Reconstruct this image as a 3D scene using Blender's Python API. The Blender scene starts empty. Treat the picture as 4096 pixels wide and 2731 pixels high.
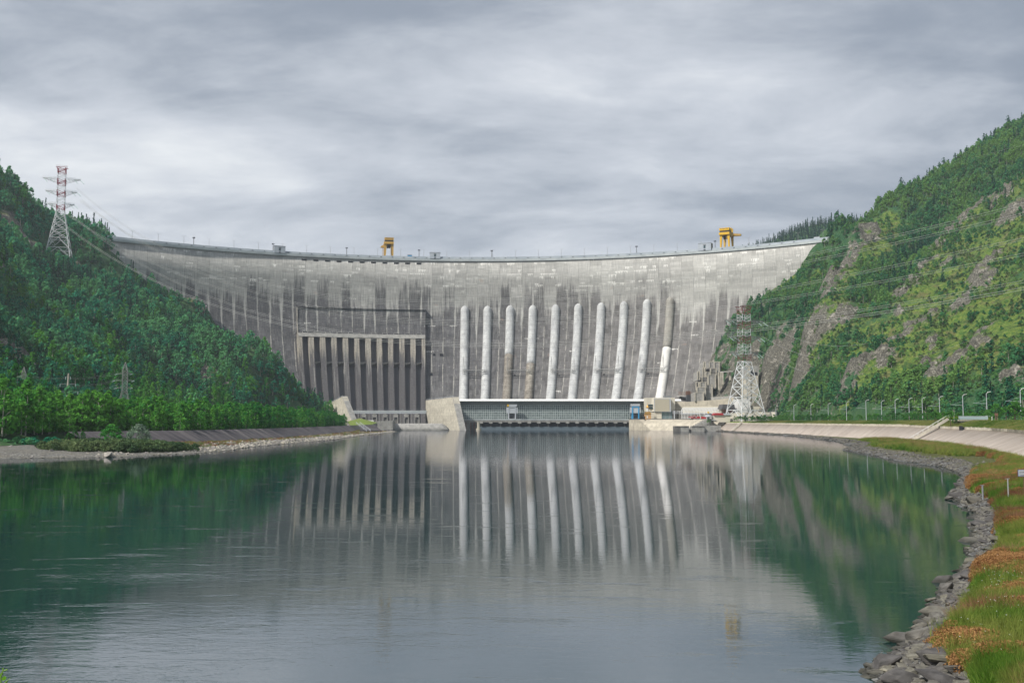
import bpy, math, random
import numpy as np
from mathutils import Vector, Matrix
R_ = math.radians; PI = math.pi
SC = bpy.context.scene; COL = SC.collection
rnd = random.Random(7); rng = np.random.default_rng(7)
# ---------------------------------------------------------------- camera
F = 3982.0; PITCH = R_(4.57); CP, SP = math.cos(PITCH), math.sin(PITCH); CZ = 10.0
def ray(px, py):
    dx = (px-2048)/F; dv = (1365.5-py)/F
    return dx, CP-dv*SP, SP+dv*CP
def atz(px, py, z):
    r = ray(px, py); t = (z-CZ)/r[2]; return Vector((r[0]*t, r[1]*t, z))
def aty(px, py, Y):
    r = ray(px, py); t = Y/r[1]; return Vector((r[0]*t, Y, CZ+r[2]*t))
def pxof(x, y, z):
    w = y*CP+(z-CZ)*SP; v = -y*SP+(z-CZ)*CP
    w = np.maximum(w, .01)
    return 2048+F*x/w, 1365.5-F*v/w
cam_d = bpy.data.cameras.new('camera'); cam = bpy.data.objects.new('camera', cam_d); COL.objects.link(cam)
cam.location = (0, 0, CZ); cam.rotation_euler = (PI/2+PITCH, 0, 0)
cam_d.sensor_width = 36; cam_d.lens = 36*F/4096; cam_d.clip_end = 20000; cam_d.clip_start = .1
SC.camera = cam
# ---------------------------------------------------------------- numpy noise
def _h(ix, iy, s):
    n = (ix.astype(np.int64)*374761393+iy.astype(np.int64)*668265263+s*1442695041) & 0x7fffffff
    n = (n ^ (n >> 13))*1274126177 & 0x7fffffff
    return ((n ^ (n >> 16)) & 0xffff)/65535.0
def vnoise(x, y, s=0):
    x = np.asarray(x, float); y = np.asarray(y, float)
    ix = np.floor(x); iy = np.floor(y); fx = x-ix; fy = y-iy
    fx = fx*fx*(3-2*fx); fy = fy*fy*(3-2*fy)
    a = _h(ix, iy, s); b = _h(ix+1, iy, s); c = _h(ix, iy+1, s); d = _h(ix+1, iy+1, s)
    return (a*(1-fx)+b*fx)*(1-fy)+(c*(1-fx)+d*fx)*fy
def fbm(x, y, sc, oc=4, s=0):
    t = 0; a = .5; x = np.asarray(x, float)/sc; y = np.asarray(y, float)/sc; tot = 0
    for o in range(oc):
        t = t+a*vnoise(x, y, s+o*17); tot += a; x = x*2.03+11.3; y = y*2.03+7.7; a *= .5
    return t/tot
# ---------------------------------------------------------------- node DSL
class NT:
    def __init__(s, tree): s.t = tree; s.n = tree.nodes; s.l = tree.links
    def node(s, typ, **kw):
        n = s.n.new(typ)
        for k, v in kw.items(): setattr(n, k, v)
        return n
    def put(s, inp, v):
        if isinstance(v, S): s.l.new(v.o, inp)
        elif v is not None:
            if isinstance(v, (tuple, list)) and len(v) == 3 and inp.type == 'RGBA': v = (*v, 1)
            inp.default_value = v
    def math(s, op, a, b=None, c=None, clamp=False):
        n = s.node('ShaderNodeMath', operation=op, use_clamp=clamp)
        s.put(n.inputs[0], a)
        if b is not None: s.put(n.inputs[1], b)
        if c is not None: s.put(n.inputs[2], c)
        return S(s, n.outputs[0])
    def noise(s, vec, scale=1, detail=4, rough=.55, dist=0, out=0, dim='3D'):
        n = s.node('ShaderNodeTexNoise', noise_dimensions=dim)
        s.put(n.inputs['Vector'], vec); s.put(n.inputs['Scale'], scale); s.put(n.inputs['Detail'], detail)
        s.put(n.inputs['Roughness'], rough); s.put(n.inputs['Distortion'], dist)
        return S(s, n.outputs[out])
    def voro(s, vec, scale=1, feature='F1', out='Distance', rand=1):
        n = s.node('ShaderNodeTexVoronoi', feature=feature); s.put(n.inputs['Vector'], vec); s.put(n.inputs['Scale'], scale)
        s.put(n.inputs['Randomness'], rand)
        return S(s, n.outputs[out])
    def white(s, vec):
        n = s.node('ShaderNodeTexWhiteNoise', noise_dimensions='3D'); s.put(n.inputs['Vector'], vec); return S(s, n.outputs['Value'])
    def mix(s, f, a, b, mode='MIX'):
        n = s.node('ShaderNodeMix', data_type='RGBA', blend_type=mode)
        s.put(n.inputs[0], f); s.put(n.inputs[6], a); s.put(n.inputs[7], b); return S(s, n.outputs[2])
    def ss(s, v, a, b, lo=0., hi=1.):
        n = s.node('ShaderNodeMapRange', interpolation_type='SMOOTHSTEP')
        s.put(n.inputs[0], v); s.put(n.inputs[1], a); s.put(n.inputs[2], b); n.inputs[3].default_value = lo; n.inputs[4].default_value = hi
        return S(s, n.outputs[0])
    def comb(s, x, y, z=0.):
        n = s.node('ShaderNodeCombineXYZ'); s.put(n.inputs[0], x); s.put(n.inputs[1], y); s.put(n.inputs[2], z); return S(s, n.outputs[0])
    def sep(s, v):
        n = s.node('ShaderNodeSeparateXYZ'); s.put(n.inputs[0], v); return [S(s, o) for o in n.outputs]
    def coord(s, name='Object'): return S(s, s.node('ShaderNodeTexCoord').outputs[name])
    def pos(s): return S(s, s.node('ShaderNodeNewGeometry').outputs['Position'])
    def nrm(s): return S(s, s.node('ShaderNodeNewGeometry').outputs['True Normal'])
    def attr(s, name, out='Fac'): return S(s, s.node('ShaderNodeAttribute', attribute_name=name).outputs[out])
    def orand(s): return S(s, s.node('ShaderNodeObjectInfo').outputs['Random'])
    def bump(s, h, dist=.1, strength=1., nrm=None):
        n = s.node('ShaderNodeBump'); s.put(n.inputs['Height'], h); s.put(n.inputs['Distance'], dist); s.put(n.inputs['Strength'], strength)
        if nrm: s.put(n.inputs['Normal'], nrm)
        return S(s, n.outputs[0])
class S:
    def __init__(s, t, o): s.t = t; s.o = o
    def __add__(s, b): return s.t.math('ADD', s, b)
    __radd__ = __add__
    def __sub__(s, b): return s.t.math('SUBTRACT', s, b)
    def __rsub__(s, b): return s.t.math('SUBTRACT', b, s)
    def __mul__(s, b): return s.t.math('MULTIPLY', s, b)
    __rmul__ = __mul__
    def __truediv__(s, b): return s.t.math('DIVIDE', s, b)
    def floor(s): return s.t.math('FLOOR', s)
    def fr(s): return s.t.math('FRACT', s)
    def abs(s): return s.t.math('ABSOLUTE', s)
    def max(s, b): return s.t.math('MAXIMUM', s, b)
    def min(s, b): return s.t.math('MINIMUM', s, b)
    def pow(s, b): return s.t.math('POWER', s, b)
    def lt(s, b): return s.t.math('LESS_THAN', s, b)
    def gt(s, b): return s.t.math('GREATER_THAN', s, b)
    def clamp(s): return s.t.math('ADD', s, 0., clamp=True)
def material(name, fn):
    m = bpy.data.materials.new(name); m.use_nodes = True; m.node_tree.nodes.clear(); t = NT(m.node_tree)
    out = t.node('ShaderNodeOutputMaterial')
    r = fn(t)
    t.l.new(r, out.inputs['Surface']); return m
def princ(t, col, rough=.85, nrm=None, metal=0., spec=.3):
    n = t.node('ShaderNodeBsdfPrincipled'); t.put(n.inputs['Base Color'], col); t.put(n.inputs['Roughness'], rough)
    t.put(n.inputs['Metallic'], metal); t.put(n.inputs['Specular IOR Level'], spec)
    if nrm: t.put(n.inputs['Normal'], nrm)
    return n.outputs[0]
def simple(name, c, rough=.8, metal=0., var=.25, sc=.6, spec=.3):
    def f(t):
        p = t.coord(); a = t.noise(p, sc, 5, .6)
        b = t.noise(t.comb(*[q*k for q, k in zip(t.sep(p), (1.5, 1.5, .15))]), sc*2, 3)
        v = (a*.6+b*.4-.5)*(2*var)+1
        col = t.mix(1., c, t.comb(v, v, v), 'MULTIPLY')
        return princ(t, col, rough, None, metal, spec)
    return material(name, f)
# ---------------------------------------------------------------- mesh helpers
class MB:
    def __init__(s): s.v = []; s.f = []; s.uv = []
    def add(s, vs, fs):
        o = len(s.v); s.v += [tuple(v) for v in vs]; s.f += [tuple(i+o for i in f) for f in fs]
    def box(s, x0, x1, y0, y1, z0, z1):
        s.add([(x0,y0,z0),(x1,y0,z0),(x1,y1,z0),(x0,y1,z0),(x0,y0,z1),(x1,y0,z1),(x1,y1,z1),(x0,y1,z1)],
              [(0,3,2,1),(4,5,6,7),(0,1,5,4),(1,2,6,5),(2,3,7,6),(3,0,4,7)])
    def hexa(s, p):   # 8 points, same order as box
        s.add(p, [(0,3,2,1),(4,5,6,7),(0,1,5,4),(1,2,6,5),(2,3,7,6),(3,0,4,7)])
    def bar(s, a, b, w, h=None):
        a = Vector(a); b = Vector(b); d = (b-a)
        if d.length < 1e-6: return
        d.normalize(); h = h or w
        up = Vector((0,0,1)) if abs(d.z) < .95 else Vector((1,0,0))
        u = d.cross(up).normalized()*w/2; v = u.normalized().cross(d)*h/2
        s.add([a-u-v, a+u-v, a+u+v, a-u+v, b-u-v, b+u-v, b+u+v, b-u+v],
              [(0,1,2,3),(7,6,5,4),(0,4,5,1),(1,5,6,2),(2,6,7,3),(3,7,4,0)])
    def tube(s, pts, rs, n=6, cap=True):
        pts = [Vector(p) for p in pts]
        if not isinstance(rs, (list, tuple)): rs = [rs]*len(pts)
        o = len(s.v); prev = None
        for i, p in enumerate(pts):
            d = (pts[min(i+1, len(pts)-1)]-pts[max(i-1, 0)]).normalized()
            if prev is None:
                u = d.cross(Vector((0,0,1)) if abs(d.z) < .95 else Vector((1,0,0))).normalized()
            else: u = (prev-d*prev.dot(d)).normalized()
            prev = u; w = d.cross(u)
            for k in range(n):
                a = 2*PI*k/n; s.v.append(tuple(p+(u*math.cos(a)+w*math.sin(a))*rs[i]))
        for i in range(len(pts)-1):
            for k in range(n):
                a = o+i*n+k; b = o+i*n+(k+1) % n; s.f.append((a, b, b+n, a+n))
        if cap: s.f.append(tuple(o+k for k in range(n))[::-1]); s.f.append(tuple(o+(len(pts)-1)*n+k for k in range(n)))
    def lathe(s, c, prof, n=16):
        o = len(s.v)
        for (r, z) in prof:
            for k in range(n):
                a = 2*PI*k/n; s.v.append((c[0]+r*math.cos(a), c[1]+r*math.sin(a), c[2]+z))
        for i in range(len(prof)-1):
            for k in range(n):
                a = o+i*n+k; b = o+i*n+(k+1) % n; s.f.append((a, b, b+n, a+n))
    def prism(s, poly, axis, lo, hi):   # poly 2D ccw, extruded along axis 0/1/2
        def P(a, b, c):
            return [(c,a,b),(a,c,b),(a,b,c)][axis]
        n = len(poly); o = len(s.v)
        s.v += [P(a, b, lo) for a, b in poly]+[P(a, b, hi) for a, b in poly]
        s.f.append(tuple(o+i for i in range(n))[::-1]); s.f.append(tuple(o+n+i for i in range(n)))
        for i in range(n):
            j = (i+1) % n; s.f.append((o+i, o+j, o+n+j, o+n+i))
    def build(s, name, mat, parent=None, smooth=False, fix=True):
        me = bpy.data.meshes.new(name); me.from_pydata(s.v, [], s.f); me.update()
        if fix:
            import bmesh
            b = bmesh.new(); b.from_mesh(me); bmesh.ops.recalc_face_normals(b, faces=b.faces); b.to_mesh(me); b.free()
        if mat: me.materials.append(mat)
        if smooth: me.polygons.foreach_set('use_smooth', [True]*len(me.polygons))
        o = bpy.data.objects.new(name, me); COL.objects.link(o)
        if parent: o.parent = parent; o.matrix_parent_inverse = Matrix.Translation(-parent.location) if False else Matrix()
        return o
def tag(o, label=None, cat=None, group=None, kind=None):
    if label: o['label'] = label
    if cat: o['category'] = cat
    if group: o['group'] = group
    if kind: o['kind'] = kind
    return o
def thing(name, label, cat, loc=(0,0,0), rz=0, group=None):
    o = bpy.data.objects.new(name, None); COL.objects.link(o); o.location = loc; o.rotation_euler = (0,0,rz); o.empty_display_size = .5
    return tag(o, label, cat, group)
def dup(root, loc, rz=0, sc=1, label=None, group=None, cat=None):
    r = root.copy(); COL.objects.link(r); r.location = loc; r.rotation_euler = (0,0,rz)
    r.scale = sc if isinstance(sc, (tuple, list)) else (sc, sc, sc)
    if label: r['label'] = label
    if group: r['group'] = group
    if cat: r['category'] = cat
    for ch in list(root.children):
        c = ch.copy(); COL.objects.link(c); c.parent = r
        for g in list(ch.children):
            d = g.copy(); COL.objects.link(d); d.parent = c
    return r
def npmesh(name, verts, faces, mat, uv=None, attrs=None, smooth=False, parent=None, link=True):
    verts = np.asarray(verts, np.float32); faces = np.asarray(faces, np.int32)
    me = bpy.data.meshes.new(name); me.vertices.add(len(verts)); me.vertices.foreach_set('co', verts.ravel())
    k = faces.shape[1]; me.loops.add(faces.size); me.loops.foreach_set('vertex_index', faces.ravel())
    me.polygons.add(len(faces)); me.polygons.foreach_set('loop_start', np.arange(0, faces.size, k, dtype=np.int32))
    me.update(calc_edges=True)
    if uv is not None:
        l = me.uv_layers.new(name='UVMap'); l.data.foreach_set('uv', np.asarray(uv, np.float32)[faces.ravel()].ravel())
    for an, av in (attrs or {}).items():
        a = me.attributes.new(an, 'FLOAT', 'POINT'); a.data.foreach_set('value', np.asarray(av, np.float32))
    if mat: me.materials.append(mat)
    if smooth: me.polygons.foreach_set('use_smooth', np.ones(len(faces), bool))
    o = bpy.data.objects.new(name, me)
    if link: COL.objects.link(o)
    if parent: o.parent = parent
    return o
def gridfaces(nu, nv):   # nu rows, nv cols
    i, j = np.meshgrid(np.arange(nu-1), np.arange(nv-1), indexing='ij'); a = (i*nv+j).ravel()
    return np.stack([a, a+1, a+nv+1, a+nv], 1)
def polyat(pl, Y):   # interpolate x(,z) of a polyline [(x,Y,...)] at Y
    pl = sorted(pl, key=lambda q: q[1]); ys = [q[1] for q in pl]
    return [np.interp(Y, ys, [q[k] for q in pl]) for k in range(len(pl[0])) if k != 1]
# scatter of instances (only for kind = stuff)
def scatter(name, pts, rot, scl, idx, sources, label=None, group=None, cat=None):
    c = bpy.data.collections.new(name+'_sources')
    for i, s in enumerate(sources):
        o = bpy.data.objects.new('%s_source_%02d' % (name, i), s); c.objects.link(o)
    me = bpy.data.meshes.new(name); pts = np.asarray(pts, np.float32); n = len(pts)
    me.vertices.add(n); me.vertices.foreach_set('co', pts.ravel())
    a = me.attributes.new('irot', 'FLOAT_VECTOR', 'POINT'); a.data.foreach_set('vector', np.asarray(rot, np.float32).ravel())
    scl = np.asarray(scl, np.float32)
    if scl.ndim == 1: scl = np.repeat(scl[:, None], 3, 1)
    a = me.attributes.new('iscl', 'FLOAT_VECTOR', 'POINT'); a.data.foreach_set('vector', scl.ravel())
    a = me.attributes.new('iidx', 'INT', 'POINT'); a.data.foreach_set('value', np.asarray(idx, np.int32))
    o = bpy.data.objects.new(name, me); COL.objects.link(o)
    g = bpy.data.node_groups.new(name+'_scatter', 'GeometryNodeTree')
    g.interface.new_socket('Geometry', in_out='INPUT', socket_type='NodeSocketGeometry')
    g.interface.new_socket('Geometry', in_out='OUTPUT', socket_type='NodeSocketGeometry')
    N = g.nodes.new; L = g.links.new
    gi = N('NodeGroupInput'); go = N('NodeGroupOutput'); ip = N('GeometryNodeInstanceOnPoints'); ci = N('GeometryNodeCollectionInfo')
    ci.inputs['Collection'].default_value = c; ci.inputs['Separate Children'].default_value = True; ci.inputs['Reset Children'].default_value = True
    ip.inputs['Pick Instance'].default_value = True
    L(gi.outputs[0], ip.inputs['Points']); L(ci.outputs[0], ip.inputs['Instance'])
    for nm, typ, inp in (('iidx', 'INT', 'Instance Index'), ('irot', 'FLOAT_VECTOR', 'Rotation'), ('iscl', 'FLOAT_VECTOR', 'Scale')):
        na = N('GeometryNodeInputNamedAttribute'); na.data_type = typ; na.inputs['Name'].default_value = nm
        if inp == 'Rotation':
            e = N('FunctionNodeEulerToRotation'); L(na.outputs['Attribute'], e.inputs[0]); L(e.outputs[0], ip.inputs[inp])
        else: L(na.outputs['Attribute'], ip.inputs[inp])
    L(ip.outputs[0], go.inputs[0])
    m = o.modifiers.new('scatter', 'NODES'); m.node_group = g
    return tag(o, label, cat, group, 'stuff')
# ================================================================= light, sky
SUN = Vector((-.56, -.42, .71)).normalized()
el = math.asin(SUN.z); az = math.atan2(SUN.x, SUN.y)
w = bpy.data.worlds.new('World'); SC.world = w; w.use_nodes = True; w.node_tree.nodes.clear(); t = NT(w.node_tree)
sky = t.node('ShaderNodeTexSky', sky_type='NISHITA'); sky.sun_disc = False; sky.sun_elevation = el; sky.sun_rotation = az
sky.altitude = 400; sky.air_density = 1; sky.dust_density = 2
d = t.coord('Generated'); dx, dy, dz = t.sep(d)
zz = dz.max(.0)+.20
cx_, cy_ = dx/zz, dy/zz
warp = t.noise(t.comb(cx_*.35, cy_*.5, 3.), 1, 3)
q = t.comb(cx_*.42+warp*1.2, cy_*.95+warp*.9, 1.7)
n1 = t.noise(q, 1., 7, .52, .25)
n2 = t.noise(t.comb(cx_*1.2, cy_*2.3, 9.), 1.2, 7, .62, .6)
n3 = t.noise(t.comb(cx_*.22, cy_*.3, 5.), 1., 2)
n4 = t.noise(t.comb(cx_*2.6, cy_*4.0, 14.), 1., 8, .62, .35)
n5 = t.noise(t.comb(dx*7., dy*7., dz*16.), 1., 6, .6, .2)
n6 = t.noise(t.comb(dx*2.6+3., dy*2.6, dz*7.5), 1., 9, .60, .35)
v = n1*.34+n2*.20+n3*.18+n6*.28
# elevation bands of the cloud deck: a brighter break low over the crest, darker higher
band = t.ss(dz, .06, .17)*t.ss(dz, .34, .20)
lf = t.ss(dx, .5, -.25)
v2 = v+band*(lf*.028+.016)-t.ss(dz, .26, .40)*.01
v2 = v2+(n4-.5)*.20-t.ss(dx, .1, .5)*t.ss(dz, .08, .16)*.05
c = t.mix(t.ss(v2, .39, .58), (1.85, 2.1, 2.5), (4.15, 4.35, 4.7))
c = t.mix(t.ss(v2, .53, .66)*.85, c, (6.3, 6.4, 6.4))
c = t.mix(t.ss(dz, .14, .02)*.7, c, (3.7, 4.15, 4.75))
puff = t.ss(n5+(t.ss(dz, .045, .075)*t.ss(dz, .115, .085)-1)*.6, .52, .62)
c = t.mix(puff*.3, c, (5.6, 5.7, 5.7))
thin = t.mix(.07, c, S(t, sky.outputs[0]))
bg = t.node('ShaderNodeBackground'); t.put(bg.inputs[0], thin); bg.inputs[1].default_value = .088
wo = t.node('ShaderNodeOutputWorld'); t.l.new(bg.outputs[0], wo.inputs[0])
sl = bpy.data.lights.new('sun', 'SUN'); sl.energy = 2.4; sl.angle = R_(3.5); sl.color = (1, .95, .87)
so = bpy.data.objects.new('sun', sl); COL.objects.link(so); so.rotation_euler = (-SUN).to_track_quat('-Z', 'Y').to_euler(); so.location = (-300, -200, 400)
SC.view_settings.view_transform = 'Standard'; SC.view_settings.look = 'None'; SC.view_settings.exposure = .93; SC.view_settings.gamma = 1
SC.cycles.use_denoising = True; SC.cycles.max_bounces = 6; SC.cycles.diffuse_bounces = 2; SC.cycles.glossy_bounces = 3
SC.cycles.transmission_bounces = 2; SC.cycles.transparent_max_bounces = 6; SC.cycles.volume_bounces = 0
SC.cycles.caustics_reflective = False; SC.cycles.caustics_refractive = False
# ================================================================= materials
def dam_mat(t, base='dam'):
    uv = S(t, t.node('ShaderNodeUVMap', uv_map='UVMap').outputs[0]); s, z, _ = t.sep(uv)
    b = (s/14.6).floor(); fb = (s/14.6).fr()
    jd = (fb-.5).abs()*14.6            # 7.7 at the joint
    rb = t.white(t.comb(b, 3.))
    lift = (z/3.).floor(); fl = (z/3.).fr()
    rl = t.white(t.comb(b, lift, 1.))
    fine = t.noise(t.comb(s*.10, z*1.6, 0.), 1., 5, .62)
    fine2 = t.noise(t.comb(s*.35, z*.8, 4.), 1., 4, .6)
    vs = t.noise(t.comb(s*.55, z*.035, 2.), 1., 4, .6)
    vs2 = t.noise(t.comb(s*1.6, z*.07, 8.), 1., 3, .6)
    big = t.noise(t.comb(s*.012, z*.018, 5.), 1., 3)
    # wet dark lower zone: its upper edge runs down in fingers along the joints
    edge = 167.+(vs-.5)*70+(vs2-.5)*24+(rb-.5)*32+(big-.5)*60-t.ss(jd, 4.4, 7.4)*t.ss(t.noise(t.comb(b*1.7, z*.01, 3.), 1., 2), .35, .6)*48
    edge = edge-t.ss(s, -150., 250.)*4
    dark = t.ss(edge-z, -15., 14.)*t.ss(t.noise(t.comb(s*.3, z*.25, 14.), 1., 5, .7), .25, .42)
    dk2 = t.ss(z, 60., 20.)*.35
    light = t.mix(t.ss(fine, .3, .7), (.29, .29, .275), (.48, .475, .45))
    light = t.mix(t.ss(s, 20., 330.)*.35, light, (.56, .55, .51)); light = t.mix(t.ss(big, .35, .65)*.5, light, (.36, .35, .335))  # right end pales too: sun on it is put into the colour
    light = t.mix(t.ss(vs2, .50, .66)*.5, light, (.60, .59, .55)); light = t.mix(t.ss(vs2, .46, .34)*.45, light, (.22, .22, .22))
    darkc = t.mix(t.ss(fine, .3, .72), (.058, .058, .066), (.150, .147, .148))
    darkc = t.mix(t.ss(fine2, .55, .75)*.5, darkc, (.28, .27, .255)); darkc = t.mix(t.ss(vs2, .50, .64)*.45, darkc, (.27, .265, .255)); darkc = t.mix(t.ss(vs, .50, .38)*.6, darkc, (.055, .056, .064))
    darkc = t.mix(t.ss(s, -120., 280.)*.38, darkc, (.31, .29, .265))  # lightened towards the right end, sunlight worked into the tone
    darkc = t.mix(.12, darkc, (.03, .03, .038)); c = t.mix(dark*(1-dk2*.4), light, darkc)
    # some dark vertical runs in the light band
    c = t.mix(t.ss(vs, .58, .75)*(1-dark)*.4, c, (.18, .18, .185))
    # lift to lift tone changes
    tone = (rl-.5)*.16+(t.white(t.comb(b, (z/13.).floor(), 6.))-.5)*.26+1+(t.white(t.comb((s/4.87).floor(), (z/6.).floor(), 16.))-.5)*.34*dark+(t.noise(t.comb(s*.2, z*.12, 51.), 1., 5, .7)-.5)*.9*dark
    c = t.mix(1., c, t.comb(tone, tone, tone), 'MULTIPLY')
    # lime: white icicles hanging from lift lines
    def ice(step, off, thr, ln, key):
        zz = (z+off)/step; cell = zz.floor(); dd = (1-zz.fr())*step
        seg = ((s+cell*3.7)/(step*.55)).floor()
        on = t.white(t.comb(seg, cell, key)).gt(thr)
        L = ((t.noise(t.comb(s*1.1, cell*7.3, key), 1., 3, .8)-.45)*ln).max(.25)
        return on*t.math('LESS_THAN', dd, L)
    top = t.ss(z, 168., 186.)*t.ss(t.noise(t.comb(s*.02, z*.02, 77.), 1., 2), .40, .55)
    m = ice(9., 2., .74, 26., 1.)*top+ice(14.7, 6., .80, 22., 7.)*top+ice(17., 4., .95, 12., 13.)
    c = t.mix(m.clamp()*.8, c, (.80, .79, .75))
    # lime runs along joints in the dark zone
    jr = t.ss(jd, 6.3, 7.1)*t.ss(t.noise(t.comb(b*3.7, z*.05, 1.), 1., 4, .7), .43, .56)*t.ss(z, 20., 60.)
    c = t.mix(jr*.6*dark, c, (.62, .60, .54))
    sp = t.ss(t.noise(t.comb(s*.45, z*.12, 21.), 1., 6, .75), .63, .70)*dark
    c = t.mix(sp*.55, c, (.52, .50, .46))
    j = t.ss(jd, 6.95, 7.2)
    c = t.mix(j*.6*(1-jr)*t.ss(t.noise(t.comb(b*2.3, z*.04, 8.), 1., 2), .3, .6), c, (.09, .09, .09))
    lf_ = t.ss((fl-.5).abs(), .46, .495)*t.ss(rl, .2, .9)
    c = t.mix(lf_*.45, c, (.13, .12, .12))
    rust = t.ss(t.noise(t.comb(s*.05, z*.08, 31.), 1., 2), .70, .76)
    c = t.mix(rust*.25, c, (.38, .24, .17))
    return princ(t, c, .9, t.bump(fine+j*(-2.), .25, .5))
M = {}
M['dam'] = material('dam_concrete', dam_mat)
def pier_mat(t):
    uv = S(t, t.node('ShaderNodeUVMap', uv_map='UVMap').outputs[0]); s, z, _ = t.sep(uv)
    b = (s/14.6+.5).floor(); rb = t.white(t.comb(b, 9.)); rb2 = t.white(t.comb(b, 19.))
    vs = t.noise(t.comb(s*.8, z*.03, 2.), 1., 5, .65); fn = t.noise(t.comb(s*.3, z*.9, 0.), 1., 5, .65)
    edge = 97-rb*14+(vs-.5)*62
    pale_top = t.ss(z-edge, -8., 8.)  # pale stained upper part of each pier
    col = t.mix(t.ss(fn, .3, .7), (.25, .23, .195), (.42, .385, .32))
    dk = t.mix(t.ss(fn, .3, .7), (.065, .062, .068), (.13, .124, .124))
    c = t.mix(pale_top, dk, col)
    fs = ((s/14.6+.5).fr()-.5).abs()*14.6
    run = t.ss(t.noise(t.comb(s*1.2, z*.02, b*5.1), 1., 4, .7), .55, .62)*t.ss(rb2, .25, .6)*t.ss(z, 30., 70.)
    c = t.mix(run*.65, c, (.55, .53, .48))
    dr = t.ss(t.noise(t.comb(s*1.1, z*.025, 40.), 1., 5, .7), .50, .60)
    c = t.mix(dr*.78, c, (.07, .065, .07))
    return princ(t, c, .9)
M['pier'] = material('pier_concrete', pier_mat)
def chan_mat(t):
    uv = S(t, t.node('ShaderNodeUVMap', uv_map='UVMap').outputs[0]); s, z, _ = t.sep(uv)
    vs = t.noise(t.comb(s*.9, z*.03, 2.), 1., 5, .65); fn = t.noise(t.comb(s*.4, z*.7, 0.), 1., 5, .6)
    c = t.mix(t.ss(vs, .35, .7), (.055, .053, .065), (.15, .14, .14)); c = t.mix(t.ss(fn, .5, .8)*.4, c, (.2, .19, .18)); c = t.mix(t.ss(z+(vs-.5)*30, 90., 66.)*.8, c, (.125, .12, .125))
    return princ(t, c, .8)
M['chan'] = material('channel_concrete', chan_mat)
def conc(name, a, b, sx=.25, vstreak=.35, vcol=(.16, .15, .14), panel=0., horiz=False):
    def f(t):
        p = t.coord(); x, y, z = t.sep(p)
        n = t.noise(p, sx, 6, .62); c = t.mix(t.ss(n, .32, .68), a, b)
        v = t.noise(t.comb(x*1.1, y*1.1, z*.06), 1., 4, .65)
        c = t.mix(t.ss(v, .55, .72)*vstreak, c, vcol)
        h = n
        if panel:
            jx = t.ss((((x+y*.7)/panel).fr()-.5).abs(), .482, .496); jz = t.ss(((z/(panel*.8)).fr()-.5).abs(), .482, .496)
            w = t.white(t.comb(((x+y*.7)/panel).floor(), (z/(panel*.8)).floor(), 2.))
            tn = w*.16+.92; c = t.mix(1., c, t.comb(tn, tn, tn), 'MULTIPLY')
            c = t.mix((jx+jz).clamp()*.6, c, vcol)
        return princ(t, c, .88, t.bump(h, .05, .5))
    return material(name, f)
def pconc(name, a, b, sc, am):
    def f(t):
        x, y, z = t.sep(t.coord()); n = t.noise(t.comb(x*.16, y*.16, z*.05), 1., 5, .6); h = t.noise(t.comb(x*.35, y*.35, z*1.3), 1., 6, .75); k = t.noise(t.comb(x*.03, 0., z*.035), 1., 3)
        v = t.noise(t.comb(x*.9, y*.9, z*.09), 1., 5, .7)
        c = t.mix(t.ss(n+(h-.5)*.5, .3, .72), a, b)
        c = t.mix(t.ss(h*.6+k*.5, .60, .68)*am, c, sc); c = t.mix(t.ss(v, .56, .66)*am*.8, c, sc)
        c = t.mix(t.ss(((z/6.).fr()-.5).abs(), .45, .48)*.42, c, sc)
        return princ(t, c, .85)
    return material(name, f)
M['pale'] = conc('pale_concrete', (.44, .41, .34), (.60, .56, .47), .3, .45, (.26, .235, .20), 4.)
M['grey'] = conc('grey_concrete', (.27, .265, .25), (.42, .41, .385), .3, .5)
M['dkc'] = conc('dark_concrete', (.12, .115, .11), (.22, .21, .20), .3, .4, (.06, .06, .06))
M['beige'] = conc('beige_concrete', (.42, .38, .31), (.58, .53, .43), .2, .35, (.24, .20, .16), 5.)
M['cornice'] = conc('cornice_paint', (.42, .46, .48), (.55, .59, .60), .08, .3, (.33, .36, .38))
M['gallery'] = conc('gallery_paint', (.28, .32, .36), (.40, .44, .47), .05, .25, (.22, .25, .28))
M['tower_c'] = conc('painted_render', (.40, .44, .50), (.48, .52, .57), .2, .15, (.3, .32, .36))
M['pen'] = pconc('penstock_white', (.42, .43, .44), (.64, .65, .64), (.20, .20, .20), .6)
M['penb'] = pconc('penstock_bare', (.17, .15, .13), (.30, .27, .23), (.52, .49, .42), .9)
M['peng'] = pconc('penstock_weathered', (.27, .255, .225), (.40, .385, .345), (.16, .15, .13), .5)
M['penw'] = conc('penstock_fresh', (.68, .67, .64), (.80, .79, .75), .2, .15, (.5, .5, .48))
M['white'] = simple('white_paint', (.78, .78, .76), .6, var=.12)
M['roofw'] = simple('white_roofing', (.92, .92, .90), .5, var=.06)
M['steelw'] = simple('tower_white_paint', (.72, .74, .75), .55, var=.15)
M['red'] = simple('tower_red_paint', (.30, .035, .05), .6, var=.2)
M['redb'] = simple('weathered_red_paint', (.20, .07, .06), .7, var=.3)
M['galv'] = simple('galvanised_steel', (.36, .36, .35), .55, .3, var=.25)
M['gmetal'] = simple('grey_metal', (.22, .23, .24), .6, var=.25)
M['rusty'] = simple('rusty_steel', (.17, .09, .06), .85, var=.35, sc=3)
M['wire'] = simple('conductor_aluminium', (.50, .50, .48), .5, .0, var=.1)
M['yel'] = simple('crane_yellow', (.74, .44, .02), .5, var=.15)
M['yeld'] = simple('crane_faded_yellow', (.60, .36, .08), .6, var=.25)
M['dark'] = simple('dark_opening', (.02, .022, .03), .7, var=.2)  # near black that stands for shade inside slots and doorways
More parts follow.
